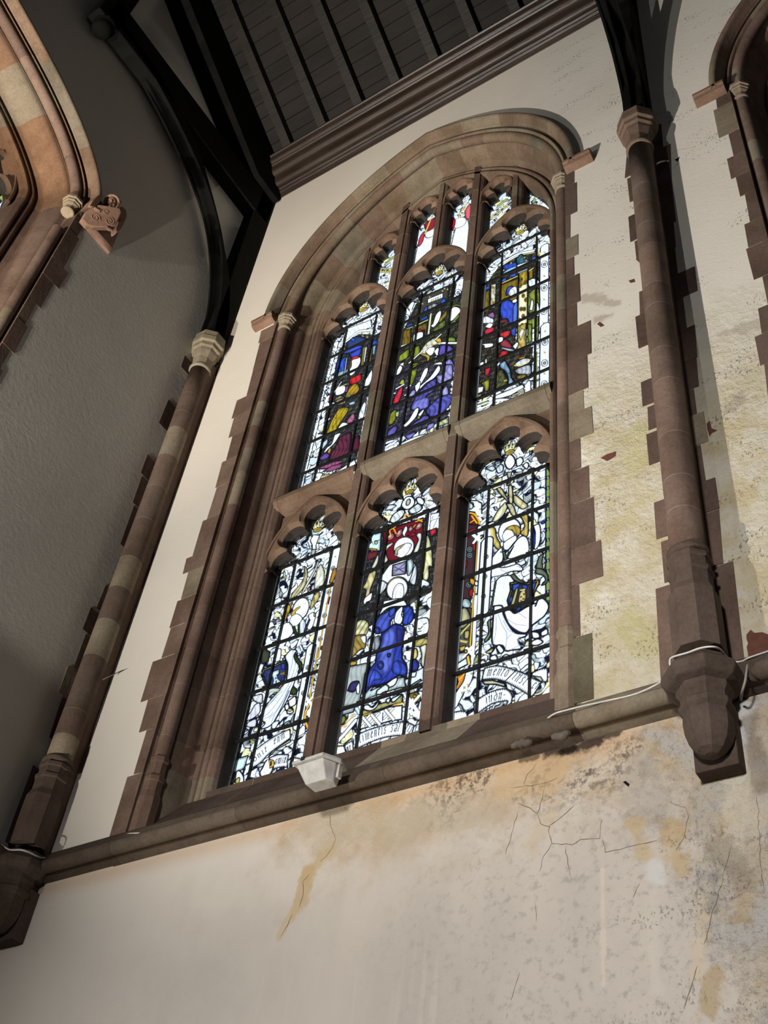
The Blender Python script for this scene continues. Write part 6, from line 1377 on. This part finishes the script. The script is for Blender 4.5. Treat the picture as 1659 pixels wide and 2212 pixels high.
p.blob([(590, 440), (640, 420), (690, 430), (700, 470), (640, 540), (600, 560), (590, 500)], (.92, .96, .98), edge=.006); p.blob([(600, 430), (650, 395), (700, 400), (700, 420), (650, 415), (600, 450)], (.18, .20, .05), edge=.005); p.poly([(590, 600), (690, 480), (690, 520), (610, 600)], (.2, .26, .05), .005); p.blob([(600, 600), (650, 560), (670, 580), (600, 615)], (.9, .94, .95), edge=.004)
p.blob([(240, 700), (290, 670), (335, 670), (330, 720), (290, 760), (240, 775)], (.92, .96, .98), edge=.006); p.poly([(255, 680), (300, 635), (340, 660), (290, 665)], (.60, .03, .03), .005)
p.blob([(100, 900), (180, 840), (200, 850), (180, 920), (90, 960)], (.27, .30, .03), edge=.007, streak=.3); p.blob([(230, 830), (300, 800), (300, 880), (230, 930), (215, 900)], (.24, .27, .03), edge=.007, streak=.3); p.blob([(560, 720), (640, 720), (650, 760), (570, 760)], (.20, .28, .04), edge=.006)
p.blob([(360, 780), (440, 730), (510, 730), (510, 790), (440, 800), (390, 870), (320, 890), (300, 870)], (.88, .80, .50), edge=.006, streak=.5); p.blob([(440, 740), (500, 725), (515, 760), (480, 770)], (.85, .50, .05), edge=.004); p.line([(200, 970), (510, 690)], .018, (.02, .02, .02)); p.line([(200, 970), (510, 690)], .011, (.93, .97, 1)); p.line([(520, 775), (660, 775)], .016, (.93, .97, 1)); p.line([(110, 810), (180, 790)], .013, (.9, .95, 1))
p.blob([(355, 860), (400, 820), (450, 820), (440, 870), (400, 900)], WH, edge=.005); p.blob([(440, 860), (480, 820), (500, 860), (470, 900)], WH, edge=.005); p.blob([(310, 890), (340, 880), (400, 900), (385, 970), (370, 980), (370, 920)], (.70, .45, .08), edge=.004); p.blob([(440, 920), (470, 900), (470, 940), (440, 950)], WH, edge=.004)
p.blob([(500, 800), (540, 790), (600, 800), (640, 850), (600, 900), (490, 900)], (.13, .09, .42), edge=.007, streak=.3); p.blob([(540, 970), (600, 930), (640, 990), (640, 1043), (530, 1043)], (.30, .26, .66), edge=.007, streak=.4)
p.blob([(200, 1043), (210, 990), (290, 970), (290, 1043)], (.28, .31, .04), edge=.006, streak=.4); p.poly([(90, 1043), (110, 980), (150, 960), (140, 1030)], (.92, .95, .97), .006); p.blob([(370, 1043), (420, 990), (510, 960), (520, 1000), (450, 1043)], WH, edge=.006)
cr(p, 810, 790, K2)
p.poly([(200, 0), (760, -20), (720, 480), (560, 600), (70, 760), (120, 500)], (.04, .035, .055), 0)
p.blob([(190, 100), (240, 0), (270, 20), (230, 90)], WH, edge=.006); p.blob([(330, 30), (410, -10), (410, 60), (370, 170), (330, 180)], (.26, .30, .03), edge=.006, streak=.4); p.blob([(230, 180), (270, 130), (290, 150), (280, 190)], (.45, .50, .06), edge=.006)
p.blob([(170, 370), (200, 290), (250, 210), (275, 220), (250, 320), (210, 380)], (.62, .03, .05), edge=.007, streak=.2); p.line([(210, 225), (280, 185)], .012, WH); p.line([(310, 215), (345, 195)], .014, WH); p.line([(160, 270), (200, 270)], .008, WH); p.line([(290, 290), (320, 280)], .008, WH)
p.blob([(130, 560), (150, 470), (210, 430), (210, 500), (180, 560), (140, 580)], (.26, .26, .02), edge=.007, streak=.3); p.poly([(200, 460), (240, 440), (230, 500), (200, 500)], (.6, .68, .35), .005)
p.blob([(440, 130), (480, 40), (520, 20), (510, 80), (470, 150), (430, 210), (390, 230)], (.93, .95, .90), edge=.006); p.blob([(440, 200), (540, 110), (620, 0), (640, 40), (580, 120), (500, 170), (440, 230)], (.93, .97, 1), edge=.006); p.blob([(390, 200), (440, 150), (440, 210), (400, 260)], WH, edge=.005)
p.blob([(330, 290), (370, 240), (400, 250), (370, 320), (340, 320)], (.36, .32, .60), edge=.006)
p.blob([(400, 290), (520, 170), (600, 130), (580, 240), (500, 300), (540, 360), (500, 420), (350, 430), (380, 340)], (.10, .085, .36), edge=.007, streak=.45); p.blob([(380, 350), (510, 310), (530, 370), (490, 420), (360, 430)], (.20, .20, .60), edge=.003, streak=.3)
p.blob([(600, 100), (680, 70), (690, 0), (760, 0), (750, 150), (700, 180), (620, 170)], (.35, .32, .66), edge=.006, streak=.4); p.blob([(650, 250), (700, 200), (720, 260), (700, 300), (650, 280)], (.40, .36, .66), edge=.005)
p.blob([(540, 500), (500, 440), (600, 330), (660, 300), (750, 280), (740, 370), (660, 470), (580, 500)], (.10, .10, .42), edge=.007, streak=.5)
p.blob([(270, 590), (330, 530), (390, 430), (430, 415), (410, 490), (350, 560), (300, 600)], WH, edge=.007); p.blob([(420, 480), (470, 430), (480, 440), (440, 500)], (.9, .93, .95), edge=.005); p.poly([(415, 500), (450, 490), (420, 530)], (.8, .65, .1), .004)
p.blob([(260, 640), (400, 550), (480, 490), (530, 500), (500, 560), (400, 600), (300, 650)], (.13, .11, .46), edge=.007, streak=.4); p.blob([(110, 720), (130, 640), (200, 590), (220, 610), (180, 680)], (.14, .11, .45), edge=.007, streak=.3); p.blob([(290, 690), (390, 650), (380, 680), (330, 720)], (.22, .18, .58), edge=.006); p.blob([(500, 640), (520, 580), (580, 560), (570, 600)], (.28, .24, .62), edge=.006)
p.poly([(700, 420), (730, 405), (725, 460), (700, 465)], (.75, .85, .80), .004)
for y in (760, 790, 820, 850): p.line([(80, y+15), (190, y-30)], .009, WH); p.line([(80, y+25), (190, y-20)], .004, NAVY)
p.ribbon([(220, 780), (330, 720), (440, 680), (560, 660), (590, 655)], [(220, 850), (330, 800), (450, 750), (560, 715), (600, 700)]); p.text([(250, 830), (330, 785), (370, 765)], 'min', .028); p.text([(390, 755), (480, 725), (570, 700)], 'diadem', .03)
p.ribbon([(60, 870), (100, 850), (140, 850)], [(55, 920), (100, 915), (150, 890)]); p.text([(65, 905), (120, 890)], 'tc', .026)
p.poly([(610, 560), (720, 500), (720, 560), (620, 600)], (.55, .60, .30), .006, streak=.5)

# ================= upper right light: bearded figures and gold column
p = PN['up', 2]; cr(p, 1020, 480, K2)
p.poly([(270, 420), (440, 320), (620, 260), (660, 400), (650, 900), (450, 1043), (90, 1043), (110, 640)], (.035, .03, .022), 0)
ornament(p, (710, 240), (700, 1043), 7, .062)
crown(p, (470, 100), .66, (.85, .60, .12))
p.poly([(280, 390), (440, 300), (600, 220), (600, 280), (440, 340), (280, 430)], (.9, .94, .95), .006, streak=.2); archband(p, [(270, 420), (430, 320), (600, 280)])
p.curve([(630, 270), (665, 310), (655, 350)], .012, (.85, .65, .15))
p.blob([(310, 420), (420, 390), (440, 430), (350, 470), (300, 450)], (.035, .07, .42), edge=.006, streak=.3); p.blob([(430, 360), (480, 310), (530, 360), (560, 380), (450, 420)], (.05, .13, .17), edge=.006, streak=.4); p.blob([(300, 500), (350, 460), (430, 430), (420, 470), (320, 510)], (.30, .55, .85), edge=.005); p.poly([(440, 420), (560, 380), (560, 410), (440, 450)], (.85, .92, .95), .005); p.blob([(580, 350), (640, 330), (640, 370), (590, 390)], (.05, .16, .6), edge=.005)
for q in ((380, 400), (310, 470), (515, 345), (530, 375)): p.ell(q, 8, 8, (.85, .75, .3), 0)
p.poly([(275, 570), (335, 540), (335, 575), (275, 590)], (.05, .13, .65), .004); p.poly([(370, 520), (430, 495), (430, 530), (360, 540)], (.05, .13, .65), .004); p.poly([(445, 490), (545, 450), (545, 470), (445, 505)], (.65, .75, .82), .005)
p.line([(275, 605), (440, 530)], .016, (.03, .02, .01)); p.line([(275, 605), (440, 530)], .010, (.80, .62, .12)); p.poly([(270, 620), (450, 550), (450, 640), (440, 760), (270, 800)], (.22, .14, .015), .006, streak=.3)
p.poly([(120, 640), (175, 620), (170, 650), (120, 670)], (.05, .12, .6), .004); p.poly([(115, 690), (170, 660), (170, 860), (105, 890)], (.22, .14, .02), .006, streak=.4); p.poly([(185, 610), (235, 600), (225, 840), (175, 840)], (.85, .80, .55), .006, streak=.5); p.ell((205, 640), 14, 14, (.45, .28, .03), 0); p.ell((210, 790), 14, 18, (.5, .32, .03), 0)
# column
p.poly([(455, 500), (545, 465), (540, 1043), (445, 1043)], (.88, .82, .50), .008); p.poly([(460, 510), (540, 475), (540, 600), (460, 630)], (.55, .36, .04), .004, streak=.4)
for q in ((480, 560), (520, 590), (500, 720), (480, 850), (510, 850), (500, 920), (490, 1010), (470, 620), (525, 760), (460, 960)): p.ell(q, 16, 22, (.45, .28, .03), .003); p.ell(q, 8, 11, (.06, .03, .01), 0)
p.poly([(555, 470), (595, 455), (595, 540), (555, 560)], (.35, .20, .02), .005); p.line([(560, 475), (595, 450)], .010, (.8, .66, .3))
p.blob([(550, 570), (600, 550), (650, 570), (650, 610), (560, 630)], (.88, .92, .95), edge=.006, streak=.3); p.blob([(545, 700), (600, 660), (655, 660), (655, 860), (590, 880), (545, 880)], (.24, .27, .05), edge=.007, streak=.5); p.blob([(560, 860), (580, 760), (600, 780), (590, 860)], (.9, .93, .95), edge=.005); p.blob([(620, 860), (640, 780), (660, 870), (640, 890)], (.9, .93, .95), edge=.005)
p.poly([(545, 960), (650, 920), (650, 1043), (545, 1043)], (.26, .30, .04), .006, streak=.4)
# blue robed figure
p.blob([(330, 710), (340, 650), (380, 625), (400, 640), (370, 690), (340, 720)], (.045, .09, .55), edge=.006); p.blob([(350, 700), (380, 650), (430, 630), (440, 680), (430, 720), (380, 735)], (.92, .94, .95), edge=.005, streak=.4)
p.blob([(280, 810), (310, 750), (360, 760), (420, 800), (440, 850), (430, 960), (380, 1000), (300, 960), (270, 880)], (.045, .085, .55), edge=.007, streak=.3); p.blob([(390, 770), (430, 750), (440, 780), (400, 790)], WH, edge=.004); p.blob([(400, 830), (440, 780), (440, 950), (400, 1010)], (.12, .20, .7), edge=.004)
# kneeling bearded figure
p.blob([(90, 1000), (100, 940), (150, 920), (210, 950), (200, 1000), (160, 1043), (100, 1043)], (.93, .95, .97), edge=.006, streak=.35); p.blob([(150, 910), (200, 880), (220, 900), (210, 940), (160, 925)], (.33, .13, .30), edge=.005); p.blob([(240, 980), (330, 940), (360, 990), (300, 1043), (250, 1030)], (.12, .03, .03), edge=.006)
cr(p, 1010, 700, K2)
p.poly([(110, -10), (480, -20), (470, 250), (640, 220), (630, 480), (230, 700), (70, 760), (80, 440)], (.035, .028, .022), 0)
ornament(p, (760, 20), (750, 640), 6, .062); p.line([(670, 280), (665, 620)], .02, (.16, .17, .05))
p.blob([(160, 70), (200, 40), (260, 30), (250, 80), (180, 110)], (.55, .03, .05), edge=.006); p.blob([(170, 30), (210, -10), (250, 0), (220, 40)], WH, edge=.005)
p.blob([(310, 110), (340, 80), (420, 60), (410, 110), (350, 140)], (.60, .04, .04), edge=.007, streak=.3); p.blob([(320, 190), (370, 150), (430, 200), (420, 240), (330, 220)], (.30, .04, .06), edge=.006); p.blob([(300, 330), (330, 270), (390, 260), (390, 300), (310, 340)], (.62, .03, .03), edge=.006, streak=.3)
p.blob([(280, 170), (310, 130), (350, 130), (340, 170), (290, 185)], WH, edge=.006); p.poly([(330, 225), (440, 245), (475, 265), (400, 265), (330, 240)], (.6, .75, .80), .005); p.blob([(120, 200), (190, 190), (250, 190), (240, 220), (170, 235), (160, 210)], WH, edge=.005); p.poly([(420, 60), (480, 20), (470, 120), (430, 110)], (.05, .09, .42), .005)
p.poly([(490, 20), (575, -10), (575, 220), (485, 255)], (.62, .45, .10), .006, streak=.5); p.poly([(500, 100), (530, 40), (560, 60), (520, 160)], (.93, .93, .80), .003); p.blob([(440, 220), (480, 180), (500, 190), (470, 245)], WH, edge=.005); p.blob([(465, 130), (485, 110), (480, 170)], (.8, .85, .8), edge=.004)
p.poly([(590, 0), (630, 0), (630, 170), (590, 190)], (.32, .38, .07), .006, streak=.4); p.poly([(660, 40), (700, 0), (690, 160), (665, 170)], (.42, .50, .12), .006, streak=.4)
# armoured leg, dais
p.blob([(310, 390), (370, 360), (390, 400), (415, 440), (430, 520), (455, 570), (400, 600), (395, 520), (365, 460), (320, 430)], (.28, .42, .58), edge=.008, streak=.35); p.curve([(380, 490), (420, 480)], .006, NAVY); p.blob([(275, 400), (320, 370), (310, 400), (280, 420)], (.8, .85, .85), edge=.005)
p.blob([(460, 390), (540, 340), (610, 340), (600, 380), (500, 420)], (.72, .76, .76), edge=.006, streak=.3); p.curve([(460, 405), (530, 405), (610, 350)], .010, (.8, .62, .15)); p.blob([(460, 460), (500, 430), (610, 400), (615, 490), (500, 490)], (.52, .54, .58), edge=.006, streak=.4); p.blob([(470, 510), (560, 490), (580, 520), (500, 540)], (.35, .26, .04), edge=.006, streak=.5); p.poly([(500, 330), (570, 310), (560, 335), (500, 350)], (.6, .3, .03), .005)
p.poly([(170, 440), (230, 420), (210, 490), (170, 510)], (.62, .03, .05), .005); p.poly([(90, 530), (120, 510), (110, 580), (85, 580)], (.5, .03, .05), .005); p.poly([(130, 580), (220, 530), (210, 650), (170, 660), (150, 600)], (.34, .34, .04), .006, streak=.5); p.poly([(85, 620), (160, 610), (150, 660), (80, 690)], (.85, .84, .88), .006); p.poly([(80, 700), (140, 680), (130, 710), (80, 720)], (.4, .38, .06), .005)
p.poly([(110, 420), (120, 380), (160, 365), (160, 410)], (.88, .9, .92), .005); p.line([(180, 350), (180, 390)], .012, (.6, .62, .4)); p.poly([(270, 480), (340, 440), (390, 540), (390, 590), (270, 640)], (.10, .10, .04), .006, streak=.5); p.poly([(310, 550), (330, 500), (320, 580)], (.6, .58, .1), .003); p.poly([(350, 545), (390, 540), (390, 560), (350, 570)], (.6, .55, .08), .003); p.poly([(260, 480), (275, 470), (270, 580), (258, 580)], (.25, .4, .5), .003)
p.poly([(540, 620), (600, 550), (620, 560), (620, 680), (570, 700)], (.92, .95, .98), .006)
for y in (770, 800, 830): p.line([(70, y+15), (210, y-35)], .010, WH); p.line([(70, y+28), (210, y-22)], .004, NAVY)
p.poly([(250, 710), (420, 640), (540, 590), (560, 620), (420, 700), (250, 750)], (.92, .95, .97), .007, streak=.1); p.poly([(420, 700), (560, 640), (560, 660), (440, 710)], (.75, .70, .3), .005)
p.ribbon([(250, 740), (330, 725), (450, 725), (600, 700)], [(240, 820), (330, 805), (430, 790), (560, 750)]); p.text([(255, 795), (370, 785)], 'ert', .030); p.text([(375, 780), (500, 755)], 'iunn', .028)
p.ribbon([(70, 870), (140, 850), (205, 850)], [(60, 930), (120, 910), (200, 880)]); p.text([(75, 915), (200, 880)], 'cont', .026); p.text([(660, 575), (720, 540)], 'unn', .024)

LAB = ['angel in white robes with a shield, left light of the lower tier', 'kneeling woman in a blue robe with an angel behind, middle light of the lower tier', 'haloed angel in white holding a blue shield, right light of the lower tier']
LABU = ['figures in red and gold with a seated wine-robed figure, left light of the upper tier', 'crowned figure in a purple robe, middle light of the upper tier', 'bearded figures in red and blue beside a gold column, right light of the upper tier']
for i, cx in enumerate((-S, 0, S)):
    finish_build(PN['lo', i], cx, 4.975, False, LAB[i]); finish_build(PN['up', i], cx, 7.385, True, LABU[i])
# upper panels
def panel(x0, x1, z0, z1, seed, paint=None):
    p = Pane(x0, x1, z0, z1, .004); p.foliage(cell=.06, seed=seed, lead=.008)
    if paint: paint(p)
    return p
def ring_keep(extra):
    H = HEADL
    def keep(x, z):
        ok = np.ones(x.shape, bool)
        for cx in (-S, 0, S):
            X = np.abs(x-XC-cx); R = H.aR-.02; az = H.aZ+2.585+np.sqrt(np.maximum(R*R-(X+H.aE)**2, 0)); ok &= ~((X < .31) & (z < az))
        R = AH-.25+ES; dx = np.abs(x-XC)+ES; ok &= z < ZS+np.sqrt(np.maximum(R*R-dx*dx, 0))+.01
        return ok & extra(x, z)
    return keep
def paint_panel(p, pc, dzp):
    p.crop = (0, 0, 1)
    if abs(pc) < .3:
        if pc > 0:
            p.blob([(968, 560), (985, 490), (1000, 475), (1012, 480), (1014, 560), (990, 590)], WH, edge=.006, streak=.15); p.ell((992, 481), 17, 10, (.95, .95, .85), .005, rot=-.5)
            p.blob([(970, 490), (978, 470), (984, 478), (978, 498)], (.55, .02, .05), edge=.005); p.blob([(1004, 455), (1016, 440), (1017, 470), (1006, 472)], (.75, .12, .14), edge=.005); p.line([(992, 465), (1008, 438)], .014, (.78, .55, .12))
        else:
            p.blob([(893, 580), (905, 520), (920, 505), (940, 510), (938, 545), (905, 590)], WH, edge=.006, streak=.15); p.ell((930, 504), 14, 8, (.95, .93, .75), .005, rot=-.6)
            p.blob([(902, 530), (908, 510), (917, 500), (914, 520), (906, 532)], (.60, .04, .07), edge=.005); p.blob([(915, 485), (940, 470), (938, 490), (922, 500)], (.25, .02, .03), edge=.004); p.line([(918, 505), (932, 470)], .014, (.78, .52, .10))
    else:
        a, b = ((1062, 470), (1106, 436)) if pc > 0 else ((818, 583), (848, 585))
        p.line([a, b], .052, (.004, .005, .01)); p.line([a, b], .044, (.9, .93, .9)); p.line([a, b], .028, (.05, .05, .03))
        p.text([(a[0]-3, a[1]+4), (b[0]-3, b[1]+4)], 'avd', .026, (.85, .62, .10), .008)

for pc, dzp in PANELS+[(-S-.175, -9), (S+.175, -9)]:
    top = 10.45+dzp if dzp > -1 else 10.2
    p = panel(XC+pc-.125, XC+pc+.125, 9.25, top, int(abs(pc)*1000)+7); paint_panel(p, pc, dzp); p.build('tracery_glass', ring_keep(lambda x, z: x == x))
# saddle bars
def bar(a, c, r=.009, name='saddle_bar'):
    b = MB(); d = Vector(c)-Vector(a)
    if abs(d.x) > abs(d.z): b.box((a[0], a[1]-r*1.0, a[2]-r), (c[0], a[1]+r*.6, a[2]+r))
    else: b.box((a[0]-r*.8, a[1]-r, a[2]), (a[0]+r*.8, a[1]+r, c[2]))
    part(b, name, M['iron'])
for cx in (-S, 0, S):
    for k in range(5):
        z = 5.309+.339*k; bar((XC+cx-.30, GY-.022, z), (XC+cx+.30, GY-.022, z), .0085)
        for s in (-1, 1): 
            b = MB(); b.box((XC+cx+s*.147-.022, GY-.038, z-.011), (XC+cx+s*.147+.022, GY-.02, z+.011)); part(b, 'bar_clip', M['iron'])
    for k in range(6):
        z = 7.595+.347*k; bar((XC+cx-.30, GY-.022, z), (XC+cx+.30, GY-.022, z), .0085)
    for s in (-1, 1):
        bar((XC+cx+s*.147, GY-.008, 4.97), (XC+cx+s*.147, GY-.008, 6.67), .0075, 'vertical_bar')
        bar((XC+cx+s*.147, GY-.008, 7.38), (XC+cx+s*.147, GY-.008, 9.33), .0075, 'vertical_bar')

# glass of the east window lights
for k in range(5):
    yc = 1.32-k*.80
    p = Pane(yc-.36, yc+.36, 4.9, 10.3, .008 if k < 2 else .02); p.foliage(cell=.09, seed=40+k, lead=.014, tint=.45)
    p.build('stained_glass', lambda x, z: x == x, None, lambda a, c: (np.full(a.shape, XWEST-D2-.40), a, c), win2)
